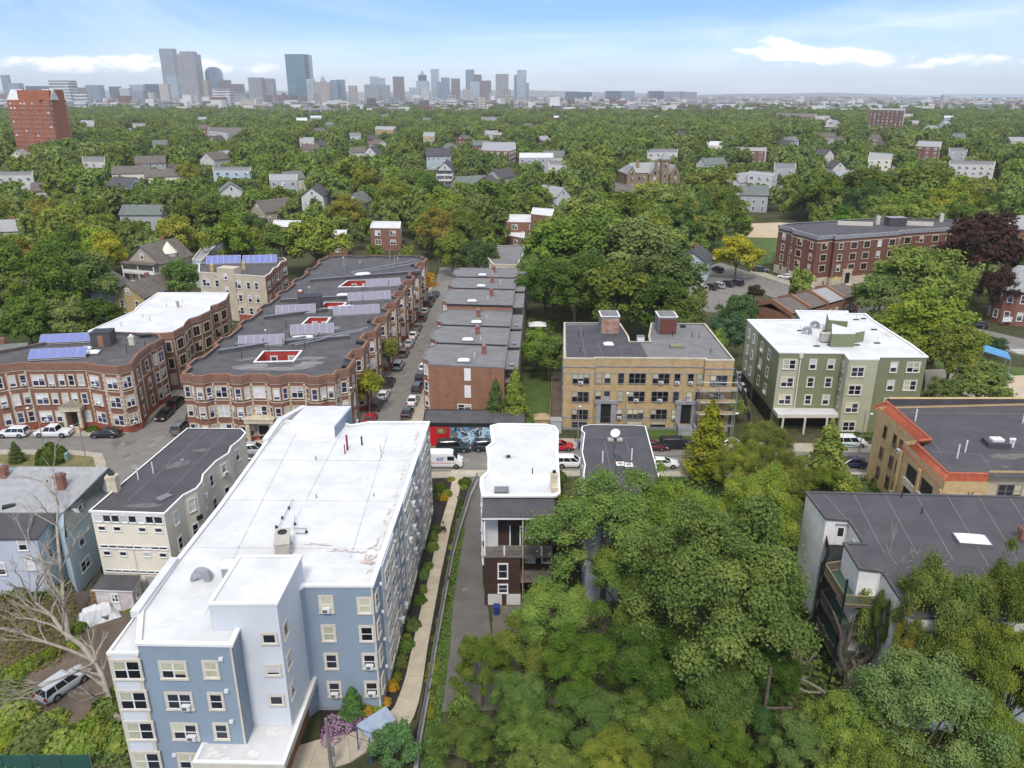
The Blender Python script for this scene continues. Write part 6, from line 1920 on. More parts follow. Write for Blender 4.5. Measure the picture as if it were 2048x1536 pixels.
facade('f_cream',(.55,.49,.40),(.13,.12,.115),9,6,.5)
TWN=0
def tower(u0,u1,vt,D,m,label,dep=None,crown=None,rot=0.0,base=0.0,spire=None,slope=0.0):
    a,b2=PD(u0,vt,D),PD(u1,vt,D)
    w,H=(b2-a).length,a.z
    dep=dep or w*.8
    ca,sa=math.cos(rot),math.sin(rot)
    c=Vector(((a.x+b2.x)/2,D+dep/2))
    t=thing('skyscraper' if H>75 else 'office_block',label,'tower' if H>75 else 'office building',(c.x,c.y,0))
    def R2(x,y):return(c.x+x*ca-y*sa,c.y+x*sa+y*ca)
    g=M()
    poly=[R2(-w/2,-dep/2),R2(w/2,-dep/2),R2(w/2,dep/2),R2(-w/2,dep/2)]
    g.prism(poly,base,H,m,'pale_roof')
    o=g.build('shaft',t)
    FOOT.append(poly)
    if crown:
        cw,chh,cm=crown
        g=M();pz=[R2(-w/2*cw,-dep/2*cw),R2(w/2*cw,-dep/2*cw),R2(w/2*cw,dep/2*cw),R2(-w/2*cw,dep/2*cw)]
        g.prism(pz,H,H+chh,cm,'pale_roof');g.build('crown',t)
    if spire:
        g=M();g.tube((c.x,c.y,H),(c.x,c.y,H+spire),1.2,.4,'grey_metal',5);g.build('mast',t)
    return t,c,w,dep,H
T=tower
# curved residential tower, leaning with the lens only
tt,c,w,dep,H_=T(317,344,97,4800,'f_grey','tall slim grey tower with curved top, leftmost of the skyline giants',dep=60)
T(333,352,152,4700,'f_paleglass','lower glass tower at the foot of the slim grey tower',dep=40)
T(352,388,108,4550,'f_concrete','broad grey office tower with stepped crown and mast',dep=95,crown=(.72,14,'f_grey'),spire=30)
T(392,414,161,4600,'f_beige','beige slab beside the foot of the broad grey tower')
tt,c,w,dep,H_=T(410,437,150,4700,'f_blueglass','blue glass tower with rounded domed top',dep=70)
g=M()
for k in range(6):
    f0,f1=k/6,(k+1)/6
    s0=math.cos(f0*1.5);g.box(c.x-w/2*s0,c.y-dep/2*s0,H_+math.sin(f0*1.57)*42,c.x+w/2*s0,c.y+dep/2*s0,H_+math.sin(f1*1.57)*42,'f_blueglass')
g.build('dome',tt)
tt,c,w,dep,H_=T(569,607,108,4800,'f_teal','tall teal mirrored glass slab standing alone',dep=120)
g=M();x1=c.x+w/2
g.prism([(x1-.5,c.y-dep/2+6),(x1+17,c.y-dep/2+34),(x1+17,c.y+dep/2),(x1-.5,c.y+dep/2)],0,H_-1,'f_darkglass','pale_roof');g.build('narrow_side',tt)  # same tower, shade of the narrow face put into a darker glass colour
SK=[(423,458,178,3000,'f_white','white banded slab in front of the domed tower'),(438,457,160,4700,'f_brown','brown block right of the domed tower'),(457,482,168,4600,'f_brown','brown stepped block right of the white banded slab'),(495,522,155,4300,'f_concrete','grey concrete slab, left of a pair'),(521,545,157,4350,'f_concrete','grey concrete slab, right of a pair'),(612,627,158,4600,'f_paleglass','pale glass block at the foot of the teal slab'),(629,658,164,4500,'f_beige','beige hotel tower with pointed crown'),(660,674,160,4800,'f_blueglass','blue glass tower, left of twins'),(673,688,159,4850,'f_blueglass','blue glass tower, right of twins'),(696,712,171,4000,'f_beige','slim beige slab right of blue twins'),
 (728,757,169,5000,'f_grey','wide grey block under pale towers'),(739,756,153,5600,'f_paleglass','pale tower left of centre group'),(757,769,156,5600,'f_paleglass','pale narrow tower beside the pale tower'),(760,778,170,5300,'f_grey','grey block left of brown tower'),(785,806,153,5200,'f_brown','square brown tower standing apart'),(832,857,162,5300,'f_paleglass','pale stepped block below dark topped tower'),(836,852,150,5400,'f_darkglass','dark stepped tower with pointed top'),(818,838,175,4900,'f_paleglass','pale green glass block left of dark stepped tower'),(843,858,176,4700,'f_white','white block in front of dark stepped tower'),(861,877,138,5600,'f_paleglass','tall pale glass tower with slanted top'),(874,899,164,5200,'f_blueglass','blue glass block right of slanted tower'),(882,899,155,5500,'f_blueglass','blue tower behind the blue glass block'),(902,919,157,5200,'f_brown','dark brown slab in downtown cluster'),(931,948,139,5600,'f_blueglass','tall bluish glass tower, downtown'),(948,963,149,5500,'f_brown','brown tower behind the bluish glass tower'),(940,959,163,5200,'f_paleglass','pale stepped tower in front of brown tower'),(960,982,161,5300,'f_brown','brown stepped block right of pale stepped tower'),(926,940,178,5000,'f_beige','tan block below bluish glass tower'),(991,1017,148,5300,'f_concrete','broad pale grey tower'),(1034,1053,140,5500,'f_paleglass','tall pale glass tower at right end of downtown'),(1028,1036,150,5600,'f_blueglass','thin blue tower behind pale glass tower'),(1053,1058,166,5450,'f_blueglass','short blue annex right of pale glass tower'),
 (1003,1021,179,3000,'f_beige','beige slab with dark window panel, nearer than downtown'),(973,986,208,2400,'f_cream','small tan tower among trees below downtown'),(1131,1158,183,5600,'f_darkglass','dark low block, first right of downtown'),(1152,1184,184,5400,'f_darkglass','dark low block, second right of downtown'),(1212,1245,182,5800,'f_darkglass','dark low waterfront block, left of three'),(1243,1270,182,5700,'f_blueglass','dark low waterfront block, middle of three'),(1299,1328,182,5700,'f_darkglass','dark low waterfront block, right of three'),(1330,1372,183,5800,'f_grey','long grey waterfront block'),(1108,1126,196,3400,'f_brick','red brick block in city below dark blocks'),(1235,1254,201,3300,'f_brick','red brick block with white base right of centre'),(1888,1901,189,4200,'f_white','white slab far on right'),(1366,1394,184,5200,'f_grey','grey block with step on right skyline'),
 (0,13,150,5200,'f_blueglass','grey blue tower at the left edge'),(14,36,166,5100,'f_grey','grey glass block beside left edge tower'),(50,94,172,5200,'f_darkglass','long dark blue block behind orange brick tower'),(96,136,161,2700,'f_white','white round banded tower behind orange brick tower'),(140,155,175,5000,'f_grey','grey block right of white banded tower'),(153,170,175,4900,'f_brown','brownish block right of white banded tower'),(170,197,170,4900,'f_blueglass','blue glass block on left skyline'),(217,236,173,4900,'f_darkglass','dark blue block on left skyline'),(238,257,176,4700,'f_white','pale block right of dark blue block'),(258,284,169,4800,'f_paleglass','pale block with slanted roof on left skyline'),(289,318,168,4700,'f_darkglass','dark glass block left of slim grey tower'),(317,334,168,3900,'f_cream','cream block below slim grey tower'),(258,285,182,3300,'f_grey','grey slab with white edge on left skyline'),(283,305,185,3500,'f_cream','cream flats below dark glass block'),(424,447,194,2700,'f_brick','brown slab in front of white banded slab'),(468,492,186,3900,'f_grey','grey glass block beneath brown stepped block'),(626,662,217,1900,'f_concrete','grey slab among trees below teal slab'),(233,255,191,3000,'f_brick','red brick block below pale block on left'),(363,395,190,3500,'f_cream','cream block at the foot of broad grey tower'),(532,585,190,3600,'f_brown','long brown block between the slabs and the teal tower')]
for s_ in SK:T(*s_)
tt,c,w,dep,H_=[None]*5
for o in [q for q in TOPS if 'pointed crown' in q['label']or 'pointed top' in q['label']]:
    x,y,z_=o['_o'];sh=o.children[0];zt=max(v.co.z for v in sh.data.vertices)
    g=M();g.mesh([(x-16,y-16,zt),(x+16,y-16,zt),(x+16,y+16,zt),(x-16,y+16,zt),(x,y,zt+34)],((0,1,4),(1,2,4),(2,3,4),(3,0,4)),'stone_grey');g.build('pointed_roof',o)
# ---------------------------------------------------------------- the city at the foot of the towers
rs=random.Random(77)
CITYM=['f_brick','white_siding','f_cream','f_beige','f_grey','f_white','f_concrete','f_brown','white_siding','pale_roof']
cb=[]
tries=0
while len(cb)<3600 and tries<30000:
    tries+=1
    v=199.5+37*rs.random()
    D=CAMH/((v-188)/1735)
    x=rs.uniform(-.74,.74)*D
    u,_,_=proj((x,D,0))
    rightside=u>1250
    if D<2300 and rs.random()>(.5 if 480<u<1320 else .25):continue
    if v<200 and u>1830:continue
    h=rs.choice((7,9,10,11,12,14,18))*rs.uniform(.85,1.2)
    if rs.random()<.09 and u<1250:h*=rs.uniform(1.5,3.2)
    w,d=rs.uniform(11,34),rs.uniform(10,26)
    if rightside and rs.random()<.25:w*=2.6;d*=1.6;h*=.85
    cb.append((x,D,w,d,h,rs.uniform(-.5,.5),rs.choice(CITYM),rs.random()))
cb.sort(key=lambda q:-(q[2]*(q[4]+4))/q[1]**2)
WORD={'f_brick':'red brick','f_cream':'cream','f_beige':'tan','f_grey':'grey','f_white':'white banded','f_concrete':'concrete','f_brown':'brown','white_siding':'white','pale_roof':'light grey'}
def cbox(g,q):
    x,y,w,d,h,a,m,r=q
    ca,sa=math.cos(a),math.sin(a)
    poly=[(x+i*w/2*ca-j*d/2*sa,y+i*w/2*sa+j*d/2*ca)for i,j in ((-1,-1),(1,-1),(1,1),(-1,1))]
    g.prism(poly,0,h,m,('white_roof','pale_roof','grey_roof','brown_shingle_roof')[int(r*4)])
    return poly
for q in cb[:230]:
    g=M();FOOT.append(cbox(g,q))
    o=g.build('city_block',origin=(q[0],q[1],0))
    sz='tall' if q[4]>24 else 'wide' if q[2]>38 else 'low'
    dist='just beyond the far trees' if q[1]<2500 else 'in the middle of the city' if q[1]<3600 else 'near the feet of the towers'
    tag(o,f'{sz} {WORD[q[6]]} city building {dist}','building','city buildings beyond the trees')
g=M()
for q in cb[230:]:cbox(g,q)
o=g.build('city_buildings');tag(o,'mass of small city buildings spreading to the foot of the skyline','city',kind='stuff')
# sea and far hills on the right
sheet('sea',[[P2(1850,193.6),P2(2500,196.5),(10900,15400),(4700,15400)]],.4,'water_blue')
mat('far_hill',(.07,.09,.06),.95,(.1,.1,.08),.01,1)
def hill(uv,D,th):
    g=M();pts=[PD(u,v,D)for u,v in uv]
    top=[(p.x,p.y,max(p.z,1))for p in pts];n=len(top)
    vs=[(x,y-th,-.5)for x,y,z_ in top]+top+[(x,y+th,-.5)for x,y,z_ in top]
    fs=[(i,i+1,n+i+1,n+i)for i in range(n-1)]+[(n+i,n+i+1,2*n+i+1,2*n+i)for i in range(n-1)]
    g.mesh(vs,fs,'far_hill');return struct(g.build('hills',smooth=True))
hill([(-300,190),(-100,183),(60,180),(230,181),(420,179),(600,182),(760,184),(900,181),(1050,180),(1180,184),(1300,187),(1400,190)],13500,900)
hill([(1380,190),(1480,187.5),(1580,187),(1660,185),(1700,186.5),(1760,188.5),(1840,191)],13000,700)
hill([(1860,190.5),(1910,188.6),(1960,188),(2010,189),(2080,188),(2200,186),(2300,189)],14200,500)
# ---------------------------------------------------------------- vehicles
def loft(g,rings,m):
    n=len(rings[0]);vs=[p for r in rings for p in r];fs=[]
    for j in range(len(rings)-1):
        for k in range(n):fs.append((j*n+k,(j+1)*n+k,(j+1)*n+(k+1)%n,j*n+(k+1)%n))
    fs.append(tuple(range(n)));fs.append(tuple(reversed(range((len(rings)-1)*n,len(rings)*n))))
    g.mesh(vs,fs,m)
# length, half width, roof height, belt stations, glass bottom (x0, x1), roof (x0, x1), wheel radius, axles
CARS={
 'sedan':dict(w=.91,st=((-2.35,.62),(-2.27,.94),(-1.6,1.0),(-.3,.97),(.95,.93),(1.8,.80),(2.22,.68),(2.35,.5)),gb=(-1.85,1.15),rf=(-1.05,.25),h=1.44,wr=.33,ax=(-1.38,1.42)),
 'suv':dict(w=.95,st=((-2.38,.62),(-2.33,1.05),(-1.6,1.08),(0,1.06),(1.0,1.04),(1.95,.95),(2.3,.8),(2.4,.55)),gb=(-2.28,1.2),rf=(-1.95,.35),h=1.72,wr=.37,ax=(-1.4,1.45)),
 'wagon':dict(w=.94,st=((-2.33,.6),(-2.28,1.0),(-1.6,1.04),(0,1.02),(1.1,1.0),(2.1,.93),(2.28,.8),(2.33,.5)),gb=(-2.24,1.05),rf=(-2.0,.45),h=1.70,wr=.37,ax=(-1.32,1.4)),
 'pickup':dict(w=.98,st=((-2.9,.62),(-2.86,1.06),(-1.6,1.08),(0,1.08),(1.3,1.08),(2.4,1.02),(2.8,.88),(2.9,.55)),gb=(-.95,1.45),rf=(-.7,.75),h=1.88,wr=.42,ax=(-1.75,1.85)),
 'bigsuv':dict(w=1.0,st=((-2.65,.62),(-2.6,1.1),(-1.6,1.12),(0,1.12),(1.2,1.1),(2.2,1.04),(2.6,.9),(2.68,.55)),gb=(-2.56,1.45),rf=(-2.35,.75),h=1.88,wr=.4,ax=(-1.55,1.65)),
 'van':dict(w=1.02,st=((-2.95,.5),(-2.93,2.35),(-2.0,2.42),(.9,2.42),(1.5,2.3),(2.15,1.45),(2.85,1.15),(2.98,.5)),gb=None,rf=None,h=2.5,wr=.36,ax=(-1.95,2.0)),
}
CM={}
def carmeshes(kind):
    if kind in CM:return CM[kind]
    c=CARS[kind];w=c['w']
    g=M();rings=[]
    xs=[x for x,_ in c['st']]
    for x,zb in c['st']:
        e=min(x-xs[0],xs[-1]-x);k=w*(.84+.16*min(1,e/.45));lo=.24+(.12 if e<.1 else 0)
        rings.append([(x,-k+.08,lo),(x,-k,min(.55,zb)),(x,-k+.03,zb*.86),(x,-k+.10,zb),(x,k-.10,zb),(x,k-.03,zb*.86),(x,k,min(.55,zb)),(x,k-.08,lo)])
    loft(g,rings,'car_paint')
    for a in c['ax']:
        for s in (-1,1):g.tube((a,s*(w-.16),c['wr']),(a,s*(w+.006),c['wr']),c['wr']+.06,c['wr']+.06,'black_metal',12)
    g.box(xs[0]-.04,-w*.75,.3,xs[0]+.1,w*.75,.48,'grey_metal');g.box(xs[-1]-.1,-w*.72,.28,xs[-1]+.02,w*.72,.46,'black_metal')
    body=g.me('body',False)
    gl,rf=M(),M()
    if c['gb']:
        x0,x1=c['gb'];r0,r1=c['rf'];zb=[z for x,z in c['st']if x<=0][-1]-.02;k0,k1=w-.09,w-.27;h=c['h']
        lo=[(x0,-k0,zb),(x1,-k0,zb-.04),(x1,k0,zb-.04),(x0,k0,zb)];hi=[(r0,-k1,h-.06),(r1,-k1,h-.06),(r1,k1,h-.06),(r0,k1,h-.06)]
        gl.mesh(lo+hi,((0,1,5,4),(1,2,6,5),(2,3,7,6),(3,0,4,7)),'car_glass')
        rings=[]
        for t_,zz in ((0,-.04),(.1,.02),(.5,.05),(.9,.02),(1,-.04)):
            x=r0-.05+(r1-r0+.1)*t_;k=k1+.03;rings.append([(x,-k,h-.09),(x,-k+.1,h+zz-.02),(x,k-.1,h+zz-.02),(x,k,h-.09)])
        loft(rf,rings,'car_paint')
        for a,b2 in zip(lo,hi):rf.tube(a,b2,.055,.05,'car_paint',4)
        nb=2 if kind in ('sedan','pickup')else 3
        for q in range(1,nb):
            t_=q/nb
            for s in (0,1):
                pa,pb=(Vector(lo[0]).lerp(Vector(lo[1]),t_),Vector(hi[0]).lerp(Vector(hi[1]),t_))if s==0 else(Vector(lo[3]).lerp(Vector(lo[2]),t_),Vector(hi[3]).lerp(Vector(hi[2]),t_))
                rf.tube(pa,pb,.05,.045,'car_paint',4)
    else:
        gl.mesh([(1.55,-w+.2,2.2),(2.13,-w+.14,1.5),(2.13,w-.14,1.5),(1.55,w-.2,2.2)],((0,1,2,3),),'car_glass')
        gl.mesh([(x+.03,y,z+.03)for x,y,z in gl.v],((0,1,2,3),),'car_glass')
        for s in (-1,1):gl.box(.75,s*(w-.02),1.35,1.75,s*(w+.012),2.0,'car_glass')
    wm=M();wm.tube((0,-.11,0),(0,.11,0),c['wr'],c['wr'],'tyre',14);wm.tube((0,-.118,0),(0,.118,0),c['wr']*.6,c['wr']*.6,'rim',10)
    hl=M();hl.box(-.14,-.2,-.08,.03,.2,.08,'head_lamp');tl=M();tl.box(-.02,-.13,-.16,.08,.13,.16,'tail_red')
    CM[kind]=dict(body=body,windows=gl.me('windows'),roof=rf.me('roof')if rf.v else None,wheel=wm.me('wheel'),headlight=hl.me('headlight'),tail_light=tl.me('tail_light'))
    return CM[kind]
PAINT={'white':(.72,.72,.72),'black':(.012,.012,.014),'silver':(.42,.44,.46),'grey':(.13,.14,.15),'dark':(.025,.028,.035),'red':(.42,.012,.02),'maroon':(.11,.015,.018),'navy':(.018,.025,.075),'brown':(.14,.11,.085),'green':(.012,.03,.028)}
def car(kind,x,y,ang,colr,label,group,cat='car',name='parked_car',z=.04,s=1.0):
    m=carmeshes(kind);c=CARS[kind]
    t=thing(name,label,cat,(x,y,z),group);t.rotation_euler=(0,0,ang);t.scale=(s,s,s)
    for nm in ('body','windows','roof'):
        if m[nm]:o=link(nm,m[nm],t,(0,0,0));o.color=(*PAINT[colr],1)
    for a in c['ax']:
        for sd_ in (-1,1):link('wheel',m['wheel'],t,(a,sd_*(c['w']-.1),c['wr']))
    xs=[q[0]for q in c['st']];zf=c['st'][-2][1]-.08 if kind!='van' else 1.0;zr2=.85 if kind!='van' else 1.2
    for sd_ in (-1,1):
        link('headlight',m['headlight'],t,(xs[-1]-.05,sd_*(c['w']-.32),zf));link('tail_light',m['tail_light'],t,(xs[0]-.01,sd_*(c['w']-.2),zr2))
    return t
def carpx(kind,u,v,ang,colr,label,group,**kw):
    p=P(u,v,.5);return car(kind,p.x,p.y,ang,colr,label,group,**kw)
dB=P(830,640)-P(770,745);aB=math.atan2(dB.y,dB.x);GB='cars parked along the side street'
LEFTB=[(741,838,'sedan','red','red car at the near corner of the side street'),(752,812,'suv','dark','dark SUV behind the red car on the side street'),(767,791,'sedan','white','white sedan between dark cars, left kerb of side street'),(779,764,'sedan','black','black sedan beyond the first white sedan, left kerb'),(797,731,'wagon','silver','silver hatchback parked alone on the left kerb'),(808,706,'wagon','brown','brown SUV by the gold street tree'),(819,687,'sedan','silver','silver sedan beyond the brown SUV'),(827,671,'sedan','white','white car halfway up the side street'),(835,655,'sedan','grey','grey sedan halfway up the side street'),(845,636,'suv','dark','dark SUV, far part of the side street'),(850,623,'sedan','silver','silver car before the last dark cars'),(858,609,'suv','black','black SUV near the orange tree'),(864,598,'suv','dark','dark SUV second from the far end of the side street'),(871,588,'sedan','grey','grey car at the far end of the side street')]
for u,v,k,c,l in LEFTB:carpx(k,u,v,aB,c,l,GB)
for u,v,k,c,l in [(815,826,'sedan','black','black sedan at the near right kerb of the side street'),(826,801,'sedan','white','white sedan on the right kerb beside the brick gable'),(835,776,'suv','dark','dark SUV on right kerb beyond the white sedan'),(842,753,'suv','black','black SUV on the right kerb, second beyond white sedan'),(848,735,'sedan','white','white car half hidden by the end rowhouse')]:carpx(k,u,v,aB,c,l,GB)
GA='cars parked along the cross street'
carpx('bigsuv',907,896,0,'green','long black SUV in front of the graffiti mural',GA)
carpx('suv',975,894,.02,'dark','dark car parked right of the long black SUV',GA)
t=carpx('van',886,926,0,'white','white mail van with blue eagle emblem and red stripe',GA,cat='van',name='mail_van')
g=M();yv=-1.045
g.face([(-.9,yv,1.35),(.1,yv,1.35),(.25,yv,1.85),(-.75,yv,1.85)],'mural_blue');g.build('emblem',t,origin=(0,0,0))
g=M();yv=-1.052;g.face([(-.7,yv,1.68),(-.2,yv,1.52),(.16,yv,1.62),(-.15,yv,1.64),(-.3,yv,1.72)],'plastic_white');g.face([(-.75,yv,1.42),(-.1,yv,1.42),(0,yv,1.47),(-.6,yv,1.47)],'bright_red');g.build('eagle',t,origin=(0,0,0))
g=M();g.face([(-2.85,-1.045,.92),(2.0,-1.045,.92),(2.0,-1.045,1.0),(-2.85,-1.045,1.0)],'bright_red');g.build('stripe',t,origin=(0,0,0))
carpx('sedan',1118,893,.02,'red','bright red car right of the white roofed three decker',GA)
carpx('suv',1142,926,.0,'white','white SUV with dark sunroof between the three deckers',GA)
carpx('sedan',1303,893,.0,'maroon','maroon car emerging behind the charcoal roof',GA)
carpx('bigsuv',1353,891,.0,'black','black and maroon SUV left of the yellow cone tree',GA)
carpx('sedan',1325,927,.0,'white','white car behind the charcoal roofed three decker',GA)
carpx('sedan',1462,889,.0,'white','white car right of the yellow cone tree',GA)
t=carpx('bigsuv',1697,887,.0,'white','white patrol SUV with teal swoosh stripes on the side',GA)
g=M()
for k in range(3):g.face([(-2.3+k*.5,-1.005,1.0-k*.05),(-1.9+k*.45,-1.005,1.0-k*.05),(.2+k*.6,-1.006,.5),(-.2+k*.5,-1.006,.5)],'teal_paint')
g.build('stripe',t,origin=(0,0,0))
carpx('sedan',1700,927,3.14,'navy','dark blue sedan by the tan brick building',GA)
GL='cars by the corner brick building'
carpx('wagon',28,867,3.14,'white','white SUV at the left edge',GL)
carpx('pickup',108,866,3.14,'white','white pickup truck outside the corner brick building',GL,cat='pickup truck',name='pickup_truck')
carpx('sedan',212,868,3.14,'black','dark green black sedan right of the white pickup',GL)
dC=P(400,775)-P(318,850);aC=math.atan2(dC.y,dC.x)
carpx('sedan',330,829,aC+3.14,'black','black sedan with headlights, left kerb of the narrow street',GL)
carpx('suv',353,806,aC,'black','black SUV behind the black sedan in the narrow street',GL)
carpx('suv',362,856,aC,'grey','grey car half hidden at the corner of the big block',GL)
carpx('suv',508,901,.1,'silver','silver SUV between the cream house and blue building',GL)
carpx('sedan',505,925,.1,'dark','dark car glimpsed left of the blue building roof',GL)
carpx('wagon',128,1370,1.12,'silver','silver estate SUV parked on the dirt yard at lower left','car in the yard')
GP='cars in the forecourt'
for u,v,c,l in ((1400,578,'white','white car at left of the forecourt row'),(1420,575,'dark','dark car second in the forecourt row'),(1434,572,'silver','silver car in the middle of the forecourt row'),(1453,569,'black','black car fourth in the forecourt row'),(1472,567,'black','black car at right of the forecourt row')):carpx('suv',u,v,2.2,c,l,GP)
GD='cars by the long brick apartment house'
carpx('suv',1521,541,-.35,'black','black SUV at the corner of the long brick apartment house',GD)
carpx('sedan',1571,554,2.75,'white','white car beside the long brick apartment house',GD)
carpx('suv',1435,540,1.9,'dark','dark car by the small blue grey house',GD)
carpx('sedan',1420,516,1.9,'white','white car behind the yellow street tree',GD)
carpx('suv',1953,651,2.7,'black','black SUV under the copper beech',GD)
for u,v,c,l in ((1478,752,'silver','silver car in the gap left of the green building'),(1486,775,'white','white car in the passage left of green building')):carpx('sedan',u,v,1.5,c,l,'cars beside the green building')
# ---------------------------------------------------------------- people
def person(u,v,face,label,top,legs,hair,h=1.74,bag=None,skin='skin'):
    p=P(u,v,.16);t=thing('person',label,'person',tuple(p),None);t.rotation_euler=(0,0,face)
    s=h/1.74
    J=[(0,0,.96,.135),(0,.01,1.12,.125),(0,.01,1.32,.15),(0,0,1.45,.10),(0,0,1.52,.055),(0,-.015,1.62,.085),(0,-.01,1.70,.075),
         (-.17,0,1.41,.06),(-.23,-.02,1.15,.045),(-.22,.08,.92,.034),(-.22,.12,.84,.035),(.17,0,1.41,.06),(.24,.03,1.15,.045),(.25,-.06,.92,.034),(.25,-.09,.84,.035),
         (-.09,0,.90,.095),(-.10,.10,.50,.062),(-.10,-.02,.10,.042),(-.10,.14,.04,.04),(.09,0,.90,.095),(.10,-.06,.50,.062),(.10,-.22,.13,.042),(.10,-.08,.05,.04)]
    E=[(0,1),(1,2),(2,3),(3,4),(4,5),(5,6),(3,7),(7,8),(8,9),(9,10),(3,11),(11,12),(12,13),(13,14),(0,15),(15,16),(16,17),(17,18),(0,19),(19,20),(20,21),(21,22)]
    def skinned(name,idx,ed,m,inflate=1.0,sub=1):
        mp={j:k for k,j in enumerate(idx)}
        me=bpy.data.meshes.new(name);me.from_pydata([(J[j][0]*s,J[j][1]*s,J[j][2]*s)for j in idx],[(mp[a],mp[b])for a,b in ed if a in mp and b in mp],[])
        o=bpy.data.objects.new(name,me);COL.objects.link(o);o.parent=t
        me.materials.append(MATS[m])
        sk=o.modifiers.new('skin','SKIN');lay=me.skin_vertices[0]if me.skin_vertices else None
        if lay is None:
            bm=bmesh.new();bm.from_mesh(me);bm.verts.layers.skin.verify();bm.to_mesh(me);bm.free();lay=me.skin_vertices[0]
        for j,k in mp.items():lay.data[k].radius=(J[j][3]*s*inflate,)*2
        lay.data[0].use_root=True
        su=o.modifiers.new('smooth','SUBSURF');su.levels=su.render_levels=sub
        return o
    skinned('body',list(range(23)),E,skin)
    skinned('top',[2,1,3,7,11,8,12],[(2,1),(2,3),(3,7),(3,11),(7,8),(11,12)],top,1.18)
    skinned('trousers',[0,15,16,19,20],[(0,15),(15,16),(0,19),(19,20)],legs,1.2)
    g=M();g.lathe((0,-.0,1.62*s),((.07,-.06),(.108,0),(.10,.08),(.05,.135)),hair,10);g.build('hair',t,origin=(0,0,0))
    for sx in (-.22,.25):
        yy=.13 if sx<0 else-.1
        g=M()
        for k in range(5):g.tube((sx-.03+k*.014,yy+(.03 if k==0 else 0),.82*s),(sx-.03+k*.014,yy+(.06 if k==0 else .015),(.755-(.012 if k in (1,2)else 0)+(.03 if k==0 else 0))*s),.009,.007,skin,5)
        g.build('fingers',t,origin=(0,0,0))
    if bag:
        o=M();o.box(.2,-.22,.42,.34,.04,.74,'black_metal');o.tube((.25,-.18,.74),(.25,-.09,.84),.012,.012,'black_metal',4);o.tube((.25,0,.74),(.25,-.09,.84),.012,.012,'black_metal',4)
        b2=o.build('handbag',origin=(0,0,0));b2.location=p;b2.rotation_euler=(0,0,face);tag(b2,'black bag carried by the person on the walkway','bag')
    return t
mat('skin',(.30,.17,.11),.6);mat('skin_pale',(.5,.33,.25),.6);mat('shirt_pale',(.62,.52,.48),.8);mat('shorts_dark',(.02,.02,.025),.8);mat('hair_dark',(.015,.012,.01),.7);mat('shirt_red',(.5,.03,.03),.8)
person(887,1067,0.1,'person in pale top and dark shorts walking on the concrete walkway','shirt_pale','shorts_dark','hair_dark',bag=True)
person(1645,573,.4,'person in red top on the pavement by the long brick apartment house','shirt_red','shorts_dark','hair_dark')
# ---------------------------------------------------------------- street furniture
def lamp(u,v,h,label,ang=-1.57,arm=1.6,wood=False):
    p=P(u,v,0);t=thing('street_lamp',label,'street lamp',tuple(p),'street lamps')
    t.rotation_euler=(0,0,ang)
    g=M();g.tube((0,0,0),(0,0,h),.10,.06,'wood_grey' if wood else 'galvanised',7);g.build('pole',t,origin=(0,0,0))
    g=M();g.tube((0,0,h-.1),(arm,0,h+.3),.04,.035,'galvanised',5);g.build('arm',t,origin=(0,0,0))
    g=M();g.lathe((arm+.2,0,h+.18),((.12,0),(.24,.05),(.22,.14),(.08,.2)),'plastic_white',10);g.build('lamp_head',t,origin=(0,0,0))
    return t
for u,v,h,l in ((90,900,7.5,'street lamp in front of the white pickup truck'),(175,932,7.0,'street lamp on the tip of the grass island'),(1155,903,8,'street lamp between the three deckers, by the blue bin'),(1247,874,8,'street lamp in front of the yellow brick building'),(1718,906,7,'street lamp by the teal striped patrol SUV'),(1458,905,7,'street lamp behind the yellow cone tree'),(713,862,8,'street lamp at the near corner of the brick block'),(805,664,8,'street lamp halfway along the brick block'),(1380,520,8,'street lamp by the ball field'),(1570,562,9,'street lamp at the corner of the long brick apartment house'),(1660,577,8,'street lamp outside the long brick apartment doorway')):lamp(u,v,h,l)
p=P(291,848,0);t=thing('street_sign','green street name sign and round no entry sign on a post at the corner','sign',tuple(p))
g=M();g.tube((p.x,p.y,0),(p.x,p.y,4.2),.05,.05,'galvanised',6);g.build('post',t)
g=M();g.box(p.x-.6,p.y-.03,3.7,p.x+.6,p.y,3.95,'green_sign');g.build('name_plate',t);g=M();g.box(p.x-.02,p.y-.6,4.0,p.x+.02,p.y+.6,4.25,'green_sign');g.build('name_plate',t)
g=M();g.tube((p.x,p.y-.08,2.7),(p.x,p.y-.05,2.7),.38,.38,'plastic_white',14);g.build('round_plate',t);g=M();g.tube((p.x,p.y-.1,2.7),(p.x,p.y-.085,2.7),.32,.32,'bright_red',14);g.box(p.x-.24,p.y-.115,2.64,p.x+.24,p.y-.1,2.76,'plastic_white');g.build('no_entry_disc',t)
p=P(1669,576,0);t=thing('warning_sign','yellow diamond warning sign on a post by the street','sign',tuple(p))
g=M();g.tube((p.x,p.y,0),(p.x,p.y,2.6),.06,.06,'galvanised',5);g.build('post',t);g=M();g.mesh([(p.x,p.y-.08,2.2),(p.x+.65,p.y-.08,2.85),(p.x,p.y-.08,3.5),(p.x-.65,p.y-.08,2.85),(p.x,p.y-.04,2.2),(p.x+.65,p.y-.04,2.85),(p.x,p.y-.04,3.5),(p.x-.65,p.y-.04,2.85)],M.BF,'sign_yellow');g.build('plate',t)
p=P(2012,652,0);t=thing('notice_board','white board on posts by the red house pavement','sign',tuple(p));g=M();g.box(p.x-1.1,p.y,1.0,p.x+1.1,p.y+.08,2.2,'plastic_white');g.build('board',t)
for k in (-.9,.9):g=M();g.box(p.x+k-.05,p.y+.1,0,p.x+k+.05,p.y+.2,2.0,'wood_grey');g.build('post',t)
